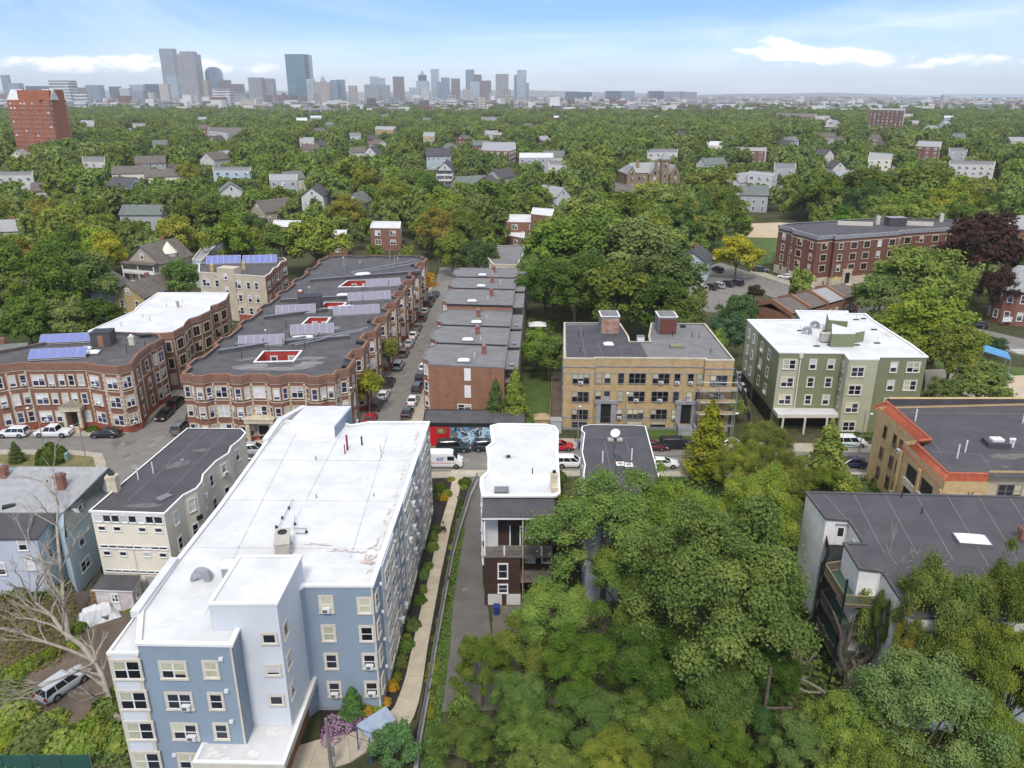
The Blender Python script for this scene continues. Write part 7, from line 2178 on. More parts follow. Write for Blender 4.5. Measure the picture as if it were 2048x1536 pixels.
# utility poles and wires at the bottom
pa=P(664,1545,0);t=thing('utility_pole','wooden utility pole with wires at the entrance of the blue building','utility pole',tuple(pa))
g=M();g.tube((pa.x,pa.y,0),(pa.x-.05,pa.y,5.6),.17,.13,'wood_grey',8);g.build('pole',t);g=M();g.tube((pa.x+.3,pa.y-.05,1.8),(pa.x+.3,pa.y-.05,2.9),.13,.13,'galvanised',8);g.build('transformer_box',t)
def wire(name,pts,sag,label,r=.022):
    g=M()
    for a,b2 in pts:
        pv=a
        for k in range(1,9):
            f=k/8;q=a.lerp(b2,f)-Vector((0,0,sag*4*f*(1-f)));g.tube(pv,q,r,r,'black_metal',4,False);pv=q
    return tag(g.build(name),label,'cable','overhead cables')
tp=Vector((pa.x-.05,pa.y,5.4))
wire('overhead_cable',[(tp,P(810,1475,5.8)),(tp-Vector((0,0,.5)),P(800,1498,5.2)),(P(690,1440,5.3),P(1000,1600,6))],.25,'black cables strung from the utility pole over the shelter')
pb=P(1515,1520,0);t=thing('utility_pole','dark slim utility pole among the foreground trees','utility pole',tuple(pb))
g=M();g.tube((pb.x,pb.y,0),(pb.x,pb.y,9.5),.16,.11,'bark',7);g.build('pole',t);g=M();g.box(pb.x,pb.y-.06,5.4,pb.x+2.2,pb.y+.06,5.52,'bark');g.build('crossarm',t)
wire('overhead_cable',[(P(1180,905,7),P(1480,905,7)),(P(1180,905,6.6),P(1760,915,7.2))],.5,'thin cables along the cross street past yellow building',.03)
# shelter with blue grey roof
ps=[P(712,1452,2.7),P(738,1478,2.7),P(792,1447,2.7),P(772,1420,2.7)]
t=thing('shelter','small open shelter with sloping blue grey roof and blue posts by the walkway','shelter',(ps[0].x,ps[0].y,0))
g=M();hi=[q+Vector((0,0,.0 if k in (0,1)else .35))for k,q in enumerate(ps)];g.mesh([q for q in hi]+[q+Vector((0,0,.1))for q in hi],M.BF,'shelter_blue');g.build('roof',t)
for q in ps:g=M();g.tube((q.x*.98+sum(r.x for r in ps)*.005,q.y,0),(q.x*.98+sum(r.x for r in ps)*.005,q.y,2.75),.06,.06,'post_blue',6);g.build('post',t)
for k in range(4):a=ps[1].lerp(ps[2],.1+k*.26);g=M();g.box(a.x-.2,a.y-.1,.45,a.x+.2,a.y+.3,.52,'black_metal');g.build('seat',t)
# bins, cabinet, tarp, sheds, tents, playground
def bin_(u,v,m,label,z=0.0,dx=0):
    p=P(u,v,z);t=thing('wheelie_bin',label,'bin',(p.x+dx,p.y,z),'wheelie bins')
    g=M();x,y=p.x+dx,p.y;g.mesh([(x-.25,y-.28,z+.05),(x+.25,y-.28,z+.05),(x+.25,y+.28,z+.05),(x-.25,y+.28,z+.05),(x-.32,y-.36,z+1.0),(x+.32,y-.36,z+1.0),(x+.32,y+.36,z+1.0),(x-.32,y+.36,z+1.0)],M.BF,m);g.build('body',t)
    g=M();g.box(x-.35,y-.42,z+1.0,x+.35,y+.38,z+1.08,m);g.build('lid',t)
    for s in (-1,1):g=M();g.tube((x+s*.3-.04,y+.3,z+.12),(x+s*.3+.04,y+.3,z+.12),.12,.12,'tyre',8);g.build('wheel',t)
bin_(1158,897,'bin_blue','blue wheelie bin on the pavement between the three deckers',.16);bin_(1167,892,'tyre','black wheelie bin beside the blue one on the pavement',.16)
bin_(993,1228,'bin_blue','blue wheelie bin standing on the parking lot by the brown house');bin_(1000,1200,'bin_blue','blue bin against the basement of the brown house');bin_(987,1200,'tyre','black bin against the basement of the brown house');bin_(852,768,'tyre','black bin beside the brick gable wall',.16)
bin_(983,1055,'tyre','black bin on the top back porch of the brown house',6.33,-.3)
p=P(130,922,.1);t=thing('utility_cabinet','pale green utility cabinet on the grass island beside the round bush','utility box',tuple(p));g=M();g.box(p.x-.6,p.y-.4,.1,p.x+.6,p.y+.4,1.3,'cabinet');g.build('body',t);g=M();g.box(p.x-.64,p.y-.44,1.3,p.x+.64,p.y+.44,1.4,'cabinet');g.build('lid',t)
p=P(197,1236,0);t=thing('covered_trailer','white tarpaulin draped over a low trailer behind the cream house','tarp',tuple(p))
g=M();rr=random.Random(6);n,m_=13,9;vs=[]
for i in range(n):
    for j in range(m_):
        x,y=(i/(n-1)-.5)*3.6,(j/(m_-1)-.5)*2.3
        e=min(i,n-1-i,j,m_-1-j)
        zz=(0.06 if e==0 else .75 if e==1 else 1.45)*(1-.16*(x+1.8)/3.6 if e else 1)+rr.uniform(-.09,.09)*(e>0);k=1.08 if e==0 else 1
        ca,sa=.8,.6;vs.append((p.x+(x*ca-y*sa)*k+rr.uniform(-.07,.07),p.y+(x*sa+y*ca)*k+rr.uniform(-.07,.07),max(.04,zz)))
g.mesh(vs,[(i*m_+j,(i+1)*m_+j,(i+1)*m_+j+1,i*m_+j+1)for i in range(n-1)for j in range(m_-1)],'plastic_white');g.build('tarpaulin',t)
g=M();g.box(p.x-1.3,p.y-.6,.25,p.x+1.3,p.y+.6,.6,'grey_metal');g.build('bed',t)
for k in (-1,1):g=M();g.tube((p.x,p.y+k*.7,.3),(p.x,p.y+k*.85,.3),.3,.3,'tyre',10);g.build('wheel',t)
t=thing('screen_fence','dark green mesh screen fence across the bottom left corner','fence',tuple(P(60,1530,0)))
a,b2=P(-160,1548,0),P(186,1545,0);n=6
for k in range(n):
    q0,q1=a.lerp(b2,k/n),a.lerp(b2,(k+1)/n);g=M();g.box(q0.x,q0.y-.02,.1,q1.x-.03,q0.y+.02,1.9,'screen_green');g.build('panel',t);g=M();g.tube((q1.x,q1.y+.05,0),(q1.x,q1.y+.05,2.0),.04,.04,'galvanised',5);g.build('post',t)
def pitched(name,u,v,z,w,d,label,m,cat,posts=False):
    p=P(u,v,z);t=thing(name,label,cat,(p.x,p.y,0));g=M();x,y=p.x,p.y
    g.mesh([(x-w,y-d,z-.7),(x+w,y-d,z-.7),(x+w,y+d,z-.7),(x-w,y+d,z-.7),(x-w*.35,y,z),(x+w*.35,y,z)],((0,1,5,4),(2,3,4,5),(1,2,5),(3,0,4),(0,3,2,1)),m);g.build('roof',t)
    if posts:
        for i in (-1,1):
            for j in (-1,1):g=M();g.tube((x+i*w*.9,y+j*d*.9,0),(x+i*w*.9,y+j*d*.9,z-.7),.07,.07,'galvanised',5);g.build('post',t)
    else:g=M();g.box(x-w*.88,y-d*.88,0,x+w*.88,y+d*.88,z-.7,'wood_tan');g.build('wall',t)
    return t
pitched('garden_shed',1084,826,3.0,1.35,1.2,'small tan garden shed with hipped orange tan roof beside mural garage','wood_tan','shed')
pitched('canopy_tent',1075,643,3.2,2.0,1.7,'white garden canopy in the yard behind the rowhouses','plastic_white','canopy',True)
p=P(1112,842,2.2);t=thing('garden_shed','small grey box shed beside the tan garden shed','shed',(p.x,p.y,0));g=M();g.box(p.x-.9,p.y,0,p.x+.9,p.y+1.6,2.1,'grey_siding');g.build('wall',t);g=M();g.box(p.x-1,p.y-.1,2.1,p.x+1,p.y+1.7,2.2,'pale_roof');g.build('roof',t)
cp=[P(u,v,3.2)for u,v in ((1966,703),(2022,720),(2014,710),(1962,693))]
t=thing('playground_canopy','blue sloping shade canopy on posts at the playground','canopy',(cp[0].x,cp[0].y,0));g=M();hi=[q+Vector((0,0,.5 if k>1 else 0))for k,q in enumerate(cp)];g.mesh(hi+[q+Vector((0,0,.12))for q in hi],M.BF,'canopy_blue');g.build('roof',t)
for q in cp:g=M();g.tube((q.x,q.y,0),(q.x,q.y,3.2),.08,.08,'galvanised',5);g.build('post',t)
def fence(uv,h,step,label,m='black_metal',picket=0,z=0.0,board=False):
    pts=[P(*q)for q in uv];t=thing('fence',label,'fence',tuple(pts[0]));r=M()
    for a,b2 in zip(pts,pts[1:]):
        L=(b2-a).length;n=max(1,int(L/step))
        for k in range(n+1):q=a.lerp(b2,k/n);g=M();g.box(q.x-.045,q.y-.045,0,q.x+.045,q.y+.045,h,m);g.build('post',t)
        tt=(b2-a).normalized();c=(a+b2)/2
        for zz in (.15,h-.1)+((h*.5,)if h>2 else()):r.obox((c.x,c.y),(tt.x,tt.y),(-tt.y,tt.x),L/2,.025,zz,zz+.06,m)
        if picket:
            k=0
            while k<L:q=a+tt*k;r.obox((q.x,q.y),(tt.x,tt.y),(-tt.y,tt.x),.07 if board else .014,.012,.12,h-.05,m);k+=picket
    o=r.build('rails',t);o['kind']='stuff'
    return t
fence([(1104,760),(1102,800),(1098,862)],1.5,2.4,'tan board fence between the lawn and the yellow building path','wood_tan',.17,board=True)
fence([(1300,886),(1350,887),(1452,888)],1.1,2.4,'black iron fence round the yellow building front lawn',picket=.2)
fence([(1150,884),(1250,886)],1.1,2.4,'thin iron fence at left front of the yellow building',picket=.2)
fence([(1664,962),(1745,964)],1.1,2.2,'black iron fence along the tan building lawn',picket=.2)
fence([(1672,884),(1850,887)],1.2,2.4,'pale rail fence behind the hedge of the green building','galvanised')
fence([(1385,505),(1440,520),(1500,538),(1560,520)],3.0,4.5,'tall dark mesh fence round the ball field outfield',picket=.8)
fence([(1440,455),(1500,440),(1560,438),(1640,440)],4.0,5,'tall backstop fence behind the sand infield',picket=.9)
fence([(1470,760),(1488,800),(1500,850)],1.8,2.4,'grey fence beside the green building passage','wood_grey',.16,board=True)
fence([(165,1225),(205,1150),(235,1090)],1.2,2.4,'low grey fence between pale blue house and cream house','wood_grey',.3)
# manhole covers and street patches
g0=None
for k,(u,v,zz)in enumerate(((252,883,.036),(229,900,.036),(935,915,.036),(1270,922,.036),(815,745,.044),(930,1180,.051))):
    p=P(u,v,0);g=M();g.lathe((p.x,p.y,zz),((.34,0),(.34,.008)),'grey_metal',14);o=g.build('manhole_cover');tag(o,('manhole cover left in the junction by the black sedan','manhole cover in the middle of the junction','manhole cover in the cross street by the mail van','manhole cover behind the charcoal roofed three decker','manhole cover in the side street','manhole cover in the narrow driveway')[k],'manhole cover','manhole covers')
rs=random.Random(31)
g=M()
for k in range(40):
    if k<16:u,v,z0_=rs.uniform(215,400),rs.uniform(872,940),.041
    elif k<28:u,v,z0_=rs.uniform(880,1700),rs.uniform(912,938),.041
    else:
        f=rs.random();u,v,z0_=790+f*90+rs.uniform(-12,12),800-f*220,.049
    p=P(u,v,0);g.flat(blob((p.x,p.y),rs.uniform(.4,1.8),rs.uniform(.3,.9),rs.uniform(0,3),9,rs),z0_+k*.0006,rs.choice(('dark_asphalt','asphalt_pale')))
o=g.build('road_patch');struct(o)
g=M()
for k in range(9):
    p=P(2030+k*6,700-k*0+3,0);g.box(p.x-.25,p.y-1.6,.05,p.x+.25,p.y+1.6,.056,'road_paint')
struct(g.build('crossing_stripes'))
# ---------------------------------------------------------------- vegetation
import numpy as np
def leafmat(name,c1,c2,c3,trans=.30):
    m=bpy.data.materials.new(name);m.use_nodes=True;t=m.node_tree;t.nodes.clear()
    MATS[name]=m
    ge=nd(t,'ShaderNodeNewGeometry');oi=nd(t,'ShaderNodeObjectInfo');tcn=nd(t,'ShaderNodeTexCoord')
    col=mixc(t,ge.outputs['Random Per Island'],c1,c2)
    col=mixc(t,maprange(t,noise(t,tcn.outputs['Object'],.45,3),.42,.68),col,c3)
    hs=nd(t,'ShaderNodeHueSaturation')
    t.links.new(maprange(t,oi.outputs['Random'],0,1,.489,.516),hs.inputs['Hue'])
    r2=mth(t,'FRACT',mth(t,'MULTIPLY',oi.outputs['Random'],7.31))
    t.links.new(maprange(t,r2,0,1,.80,1.25),hs.inputs['Value'])
    r3=mth(t,'FRACT',mth(t,'MULTIPLY',oi.outputs['Random'],17.7))
    t.links.new(maprange(t,r3,0,1,.77,.93),hs.inputs['Saturation'])
    t.links.new(col,hs.inputs['Color'])
    col=mixc(t,1.0,hs.outputs[0],oi.outputs['Color'],'MULTIPLY')
    d=nd(t,'ShaderNodeBsdfPrincipled',ins={'Roughness':.7,'Specular IOR Level':.1})
    tr=nd(t,'ShaderNodeBsdfTranslucent')
    t.links.new(col,d.inputs['Base Color'])
    t.links.new(mixc(t,1.0,col,(1.25,1.2,.5),'MULTIPLY'),tr.inputs[0])
    mx=nd(t,'ShaderNodeMixShader',ins={0:trans});t.links.new(d.outputs[0],mx.inputs[1]);t.links.new(tr.outputs[0],mx.inputs[2])
    o=nd(t,'ShaderNodeOutputMaterial');t.links.new(mx.outputs[0],o.inputs[0])
    return m
leafmat('leaf',(.088,.152,.014),(.155,.228,.018),(.225,.268,.022))
leafmat('leaf_pale',(.40,.36,.36),(.55,.48,.46),(.45,.42,.36))
leafmat('flower',(.30,.05,.28),(.75,.70,.74),(.50,.12,.45),.2)
leafmat('grass_blade',(.075,.135,.022),(.115,.19,.032),(.13,.165,.04))
def cards(name,pos,nor,size,rng,m='leaf',asp=.62,mesh=None):
    """a mesh of separate leaf-spray faces"""
    n=len(pos)
    a=rng.normal(size=(n,3))
    t=np.cross(nor,a);t/=np.linalg.norm(t,axis=1,keepdims=True)+1e-9
    b=np.cross(nor,t);b/=np.linalg.norm(b,axis=1,keepdims=True)+1e-9
    s=(size*rng.uniform(.6,1.35,n))[:,None]
    tip=s*.9
    fold=nor*s*.22
    v=np.empty((n,4,3))
    v[:,0]=pos-t*tip
    v[:,1]=pos-b*s*asp-fold
    v[:,2]=pos+t*tip*1.0
    v[:,3]=pos+b*s*asp-fold
    me=bpy.data.meshes.new(name)
    me.vertices.add(n*4);me.vertices.foreach_set('co',v.reshape(-1))
    me.loops.add(n*4);me.loops.foreach_set('vertex_index',np.arange(n*4))
    me.polygons.add(n);me.polygons.foreach_set('loop_start',np.arange(n)*4);me.polygons.foreach_set('loop_total',np.full(n,4))
    me.update(calc_edges=True)
    me.materials.append(MATS[m])
    return me
def crownmesh(seed,H,Rr,n,size,kind='round',nl=34,m='leaf',clear=.28):
    rng=np.random.default_rng(seed)
    c0=H*clear
    hz=(H-c0)/2
    P_,N_=[],[]
    if kind in ('round','airy'):
        d=rng.normal(size=(nl,3));d/=np.linalg.norm(d,axis=1,keepdims=True)
        d[:,2]=np.where(d[:,2]<-.55,-d[:,2],d[:,2])
        lump=1+.16*np.sin(np.arctan2(d[:,1],d[:,0])*3+seed)+.10*np.sin(np.arctan2(d[:,1],d[:,0])*5+seed*2.3)
        rad=rng.uniform(.52,.95,nl)*lump
        C=d*rad[:,None]*np.array([Rr,Rr,hz])+np.array([0,0,c0+hz])
        lr=rng.uniform(.6,1.25,nl)*Rr*1.75/math.sqrt(nl)*(.9 if kind=='airy' else 1.0)
        k=rng.choice(nl,n,p=lr**2/(lr**2).sum())
        e=rng.normal(size=(n,3));e/=np.linalg.norm(e,axis=1,keepdims=True)
        e[:,2]=np.where(e[:,2]<-.6,-e[:,2]*.8,e[:,2])
        rr=rng.uniform(0,1,n)**(.33 if kind=='round' else .5)
        flat=np.array([1,1,.98 if kind=='round' else .62])
        pos=C[k]+e*(rr*lr[k])[:,None]*flat
        pos=pos+rng.normal(size=(n,3))*Rr*np.where(rng.uniform(size=(n,1))<.25,.06,.012)
        out=pos-np.array([0,0,c0+hz*.6]);out/=np.linalg.norm(out,axis=1,keepdims=True)
        nor=e*.75+out*.35+rng.normal(size=(n,3))*.48+np.array([0,0,.3 if kind=='round' else .7])
    elif kind=='cone':
        tt=rng.uniform(0,1,n)**.62
        zz=c0+(H-c0)*(1-tt)
        prof=Rr*(tt**.75)*(1+.22*np.sin(zz*3.1+rng.uniform(0,1.2,n)))
        aa=rng.uniform(0,6.283,n)
        prof=prof*(1+.18*np.sin(aa*5+zz*1.7))
        r_=prof*np.sqrt(rng.uniform(.25,1,n))
        pos=np.stack([np.cos(aa)*r_,np.sin(aa)*r_,zz],1)
        nor=np.stack([np.cos(aa)*.7,np.sin(aa)*.7,np.full(n,.6)],1)+rng.normal(size=(n,3))*.4
    elif kind=='bush':
        e=rng.normal(size=(n,3));e/=np.linalg.norm(e,axis=1,keepdims=True);e[:,2]=np.abs(e[:,2])
        lump=1+.13*np.sin(e[:,0]*5+seed)*np.sin(e[:,1]*6+seed)
        pos=e*np.array([Rr,Rr,H])*(lump*rng.uniform(.6,1,n)**.4)[:,None]
        nor=e+rng.normal(size=(n,3))*.45
    nor/=np.linalg.norm(nor,axis=1,keepdims=True)
    return cards('crown',pos,nor,size,rng,m)
def trunkmesh(seed,H,Rr,r0,clear=.28,m='bark',limbs=6):
    rs=random.Random(seed)
    g=M()
    fork=H*(clear+.12)
    g.tube((0,0,0),(rs.uniform(-.2,.2),rs.uniform(-.2,.2),fork),r0*1.25,r0*.8,m,7)
    for k in range(limbs):
        a=k*6.283/limbs+rs.uniform(-.4,.4)
        q=Vector((math.cos(a)*Rr*.35,math.sin(a)*Rr*.35,fork+(H-fork)*rs.uniform(.25,.5)))
        e=Vector((math.cos(a)*Rr*.72,math.sin(a)*Rr*.72,fork+(H-fork)*rs.uniform(.4,.75)))
        g.tube((0,0,fork*.92),q,r0*.55,r0*.32,m,5);g.tube(q,e,r0*.32,r0*.08,m,4)
        e2=q+Vector((rs.uniform(-1,1)*Rr*.3,rs.uniform(-1,1)*Rr*.3,(H-fork)*.3));g.tube(q,e2,r0*.25,r0*.06,m,4)
    g.tube((0,0,fork*.95),(0,0,H*.85),r0*.6,r0*.1,m,5)
    return g.me('trunk')
PROTO={}
def proto(key,nvar,**kw):
    tr=kw.pop('tr',{})
    PROTO[key]=[(crownmesh(100*len(PROTO)+k,m=kw.get('m','leaf'),**{a:b for a,b in kw.items()if a!='m'}),trunkmesh(k,kw['H'],kw['Rr'],tr.get('r0',.28),kw.get('clear',.28),tr.get('m','bark')))for k in range(nvar)]
proto('maple',4,H=15,Rr=6.4,n=68000,size=.128,nl=95)
proto('locust',3,H=14,Rr=6.0,n=46000,size=.118,kind='airy',nl=60,clear=.25)
proto('street',3,H=8,Rr=2.9,n=2600,size=.24,nl=20,clear=.30,tr={'r0':.14})
proto('mid',6,H=15,Rr=6.2,n=9000,size=.34,nl=48,clear=.18)
proto('cone',3,H=12,Rr=3.0,n=5200,size=.26,kind='cone',clear=.06)
proto('far',5,H=14,Rr=6.2,n=950,size=1.02,nl=26,clear=.1)
BUSH=[crownmesh(900+k,1.0,1.0,900,.15,'bush')for k in range(4)]
TREES=[]# (x, y, radius) already planted
TINT={'green':(1,1,1),'dark':(.66,.76,.68),'bright':(1.32,1.22,.9),'olive':(1.14,1.05,.9),'yellow':(1.9,1.42,.75),'orange':(2.6,1.20,.60),'purple':(.36,.145,.5),'fresh':(.98,1.10,1.1),'blue':(.62,.85,1.35),'gold':(1.5,1.2,.8),'rust':(1.6,1.05,.75)}
tr_=random.Random(11)
def plant(kind,x,y,H,Rr,tint,label,group='trees',name='tree',cat='tree'):
    cm,tm=PROTO[kind][tr_.randrange(len(PROTO[kind]))]
    bh,br={'maple':(15,6.4),'locust':(14,6.0),'street':(8,2.9),'mid':(15,6.2),'cone':(12,3.0),'far':(14,6.2)}[kind]
    t=thing(name,label,cat,(x,y,0),group)
    t.rotation_euler=(0,0,tr_.uniform(0,6.28))
    s=(Rr/br,Rr/br,H/bh)
    c=bpy.data.objects.new('crown',cm);COL.objects.link(c);c.parent=t;c.scale=s
    k=TINT[tint];j=tr_.uniform(.92,1.08)
    c.color=(k[0]*j,k[1]*j,k[2],1)
    q=bpy.data.objects.new('trunk',tm);COL.objects.link(q);q.parent=t;q.scale=s
    TREES.append((x,y,Rr))
    return t
def tc(u,v,zc,rpx,kind,tint,label,up=.85,**kw):
    """tree whose crown centre is seen at (u, v), zc above the ground, rpx picture pixels wide"""
    p=P(u,v,zc)
    d=p.y*CT-(zc-CAMH)*ST
    Rr=rpx*d/FPX
    return plant(kind,p.x,p.y,zc+Rr*up,Rr,tint,label,**kw)
NEAR=[
 (1440,1185,12,188,'maple','fresh','big dense dark green maple filling the middle right foreground'),
 (1210,1070,10.5,140,'locust','fresh','feathery bright green locust tree right of the brown three decker'),
 (1335,1030,11,100,'locust','fresh','feathery locust in front of the charcoal roofed three decker'),
 (1515,1015,9,84,'maple','bright','light green maple behind the big dark maple'),
 (1255,1160,8.5,96,'locust','fresh','locust tree hiding the lower walls of the grey three decker'),
 (1110,1235,7,92,'locust','green','green locust tree at the foot of the brown three decker'),
 (1155,1335,6,84,'locust','dark','dark spindly tree with pale trunk beside the parking lot'),
 (962,1325,5,60,'maple','green','small leafy tree at the edge of the driveway'),
 (1140,1020,8.5,46,'locust','olive','thin olive tree leaning by the back porches of brown house'),
 (1048,1305,5.5,72,'locust','green','green feathery tree over the parking lot beside the brown house'),
 (1040,1400,4.5,62,'maple','dark','dark bushy tree over the near end of the parking lot'),
 (925,1420,3,34,'street','green','small tree at the near end of the driveway'),
 (1300,1335,6,92,'maple','dark','dark green maple left below the big dark maple'),
 (1420,1390,6,100,'maple','dark','dark green maple directly below the big dark maple'),
 (1540,1330,6,66,'maple','dark','dark maple beside the bare branches'),
 (1185,1450,4,78,'maple','dark','dark bushy tree at bottom centre'),
 (1065,1480,4,76,'locust','dark','dark feathery tree at bottom, right of walkway'),
 (930,1485,4,66,'locust','dark','dark green tree at bottom beside the retaining wall'),
 (1310,1462,4,88,'maple','green','mid green tree at bottom edge below dark green maples'),
 (1425,1500,4,84,'maple','dark','dark tree at bottom edge left of utility pole'),
 (1500,1440,4,60,'locust','blue','bluish green tree beside the black utility pole'),
 (1235,1535,4,80,'locust','bright','bright feathery tree cut by the bottom edge'),
 (1090,1560,4,74,'maple','green','green tree cut by the bottom edge right of walkway'),
 (1360,1570,4,80,'maple','dark','dark green tree cut by the bottom edge in the middle'),
 (1850,1445,8,150,'maple','fresh','large bright green maple at bottom right'),
 (1700,1480,6,92,'maple','bright','bright maple left of the large bottom right maple'),
 (1602,1490,5,66,'maple','green','smaller green maple beside the black utility pole'),
 (1990,1500,7,92,'maple','green','green maple in the bottom right corner'),
 (1770,1565,5,110,'maple','green','green maple cut by bottom edge under the bright maples'),
 (2030,1375,7,80,'locust','green','feathery tree at right edge behind bare branches'),
 (1890,1200,13,92,'maple','bright','yellow green maple in front of the dark seamed roof'),
 (1822,1262,10.5,48,'locust','gold','yellowing thin tree beside the pale curved wall'),
 (1950,1300,11.5,84,'locust','olive','olive tree with bare twigs behind the bright maples'),
 (2035,1175,14,88,'locust','green','feathery tree over the dark roof at right edge'),
 (2045,1300,11.5,80,'locust','olive','olive feathery tree at the right edge, lower one'),
 (1735,1215,8.5,24,'street','green','thin sprouting shoots against the white building porches'),
 (1782,1185,11,32,'locust','green','light foliage beside the top porch of white building'),
 (1525,890,5.5,54,'maple','bright','loose yellow green tree in front of green apartments'),
 (1480,930,6,50,'maple','bright','bright tree over the street beside the yellow cone tree'),
 (1560,955,7,60,'maple','bright','bright feathery tree in front of second cone tree'),
 (1690,980,4.5,30,'street','bright','small bright tree on the lawn by the tan building'),
 (1650,960,5,40,'locust','bright','pale green tree by the lawn of tan building'),
 (1840,985,4.5,22,'street','green','small tree growing between the tan and white buildings'),
 (1092,712,5,46,'mid','green','bushy tree in the yard between rowhouses and yellow building'),
 (1075,690,5,34,'mid','green','bushy tree behind the rowhouse porches'),
 (1112,505,11,80,'mid','green','tall tree at left of the great clump behind yellow building'),
 (1190,500,12,88,'mid','dark','tall dark tree in the middle of the great clump'),
 (1272,512,12,88,'mid','green','tall broad tree right of middle of the great clump'),
 (1335,560,11,74,'mid','green','broad tree at right of the great clump'),
 (1090,570,9,60,'mid','dark','dark lower tree at left of the great clump'),
 (1150,590,9,70,'mid','dark','dark lower tree behind the rusty roof shed'),
 (1235,595,10,76,'mid','green','lower tree behind the notch of the yellow building'),
 (1312,612,9,70,'mid','dark','dark lower tree behind the brown metal roof shed'),
 (1372,625,8,48,'mid','green','tree at the right foot of the great clump'),
 (1170,452,12,70,'mid','bright','bright tall tree above the great clump'),
 (1262,445,12,66,'mid','green','far tall tree above the great clump, right of bright one'),
 (1068,545,8,34,'mid','green','narrow tree by the far rowhouse'),
 (1455,668,6,40,'mid','blue','bluish tree between yellow and green buildings'),
 (1425,690,6,36,'mid','green','tree behind right corner of yellow building'),
 (1478,625,6,38,'mid','blue','bluish tree left of green building roof'),
 (1472,822,2.5,22,'street','green','young tree by the scaffold'),
 (1474,512,7,44,'mid','yellow','yellow green street tree beside the ball field'),
 (1508,588,3,20,'street','purple','small purple leaved tree by the parking lot'),
 (1962,500,12,80,'mid','purple','tall copper beech at the right edge'),
 (1995,575,8,46,'mid','purple','lower half of copper foliage beside the red house'),
 (1830,570,10,84,'mid','green','broad green tree below the long brick apartment house'),
 (1760,600,8,56,'mid','green','tree above the low brick rowhouses'),
 (1850,665,9,88,'mid','bright','broad bright tree right of the green building'),
 (1905,705,8,62,'mid','bright','bright tree beside the playground'),
 (1795,640,7,44,'mid','green','tree touching the green building roof corner'),
 (1962,780,4.5,62,'mid','green','round tree in front of the playground'),
 (1885,790,4,38,'mid','green','small tree between green building and playground'),
 (1992,690,3.2,22,'street','blue','small tree beside the blue playground canopy'),
 (1415,392,10,56,'mid','bright','broad bright tree left of the ball field'),
 (1355,425,9,56,'mid','green','green tree left of the broad bright ball field tree'),
 (1300,410,9,50,'mid','bright','bright tree below the stone mansion'),
 (1730,395,10,66,'mid','green','broad tree behind ball field, left of pair'),
 (1830,390,10,66,'mid','green','broad tree behind ball field, right of pair'),
 (1650,405,9,50,'mid','green','tree behind the ball field fence'),
 (1910,400,9,50,'mid','olive','olive tree left of the copper beech'),
 (852,565,5,23,'street','orange','orange autumn street tree at far end of the brick block'),
 (776,702,5,25,'street','gold','green gold street tree halfway along the brick block'),
 (736,775,5,31,'street','gold','olive gold street tree at near corner of the brick block'),
 (110,590,9,72,'mid','dark','big dark tree left behind the corner brick building'),
 (175,565,9,66,'mid','green','big tree beside the pale blue grey house'),
 (55,645,7,58,'mid','dark','dark tree behind the corner building solar panels'),
 (135,645,6.5,54,'mid','green','pale twiggy tree behind the corner building solar panels'),
 (205,635,6.5,46,'mid','dark','dark tree left of the white roofed building'),
 (362,557,8,44,'mid','dark','round dark tree beside the cream apartments'),
 (200,500,9,46,'mid','bright','yellow green tree left of the tan porch house'),
 (60,530,8,46,'mid','rust','tree turning orange at left'),
 (20,590,7,44,'mid','green','green tree at left edge by yellow house'),
 (630,490,9,62,'mid','bright','broad bright tree above the brick block roof'),
 (560,495,9,50,'mid','green','green tree behind the blue solar panels'),
 (690,425,9,36,'mid','yellow','golden yellow tree in the middle distance'),
 (955,520,6,44,'mid','dark','round tree at the far end of the side street'),
 (905,505,7,40,'mid','green','tree beyond the end of the side street'),
 (960,415,10,60,'mid','green','broad tree left of the white roofed school'),
 (375,345,10,22,'mid','yellow','yellow tree beside tan roofed townhouses'),
 (1165,335,11,34,'mid','bright','tall pale green tree left of stone mansion'),
 (610,1,0,0,None,None,None)]
for q in NEAR:
    if q[4]:tc(*q)
def base_tree(u,vb,vt,Rr,kind,tint,label,**kw):
    g0=P(u,vb,0);lo,hi=0,60
    for _ in range(40):
        m_=(lo+hi)/2
        if proj((g0.x,g0.y,m_))[1]>vt:lo=m_
        else:hi=m_
    return plant(kind,g0.x,g0.y,lo,Rr,tint,label,**kw)
base_tree(1412,952,797,3.4,'cone','yellow','yellow green conical tree in front of the yellow brick building')
base_tree(1640,1005,838,3.7,'cone','bright','bright green conical tree in front of the green building')
base_tree(992,862,755,2.2,'cone','dark','left dark conifer of the pair at the garage mural',name='conifer')
base_tree(1030,862,733,2.6,'cone','olive','taller right conifer of the pair at the garage mural',name='conifer')
base_tree(707,1432,1372,1.1,'cone','blue','small blue spruce beside the blue building entrance',name='conifer')
base_tree(36,925,882,1.2,'cone','dark','thin young tree on the grass island at left')
base_tree(1692,448+120,535,.9,'cone','dark','left clipped cypress by the forecourt',name='conifer')
base_tree(1586,590,560,1.0,'cone','dark','dark cypress by the parking forecourt planting',name='conifer')
tc(790,1500,2.2,50,'mid','blue','dense dark bluish tree at bottom beside shelter roof',up=1.2)
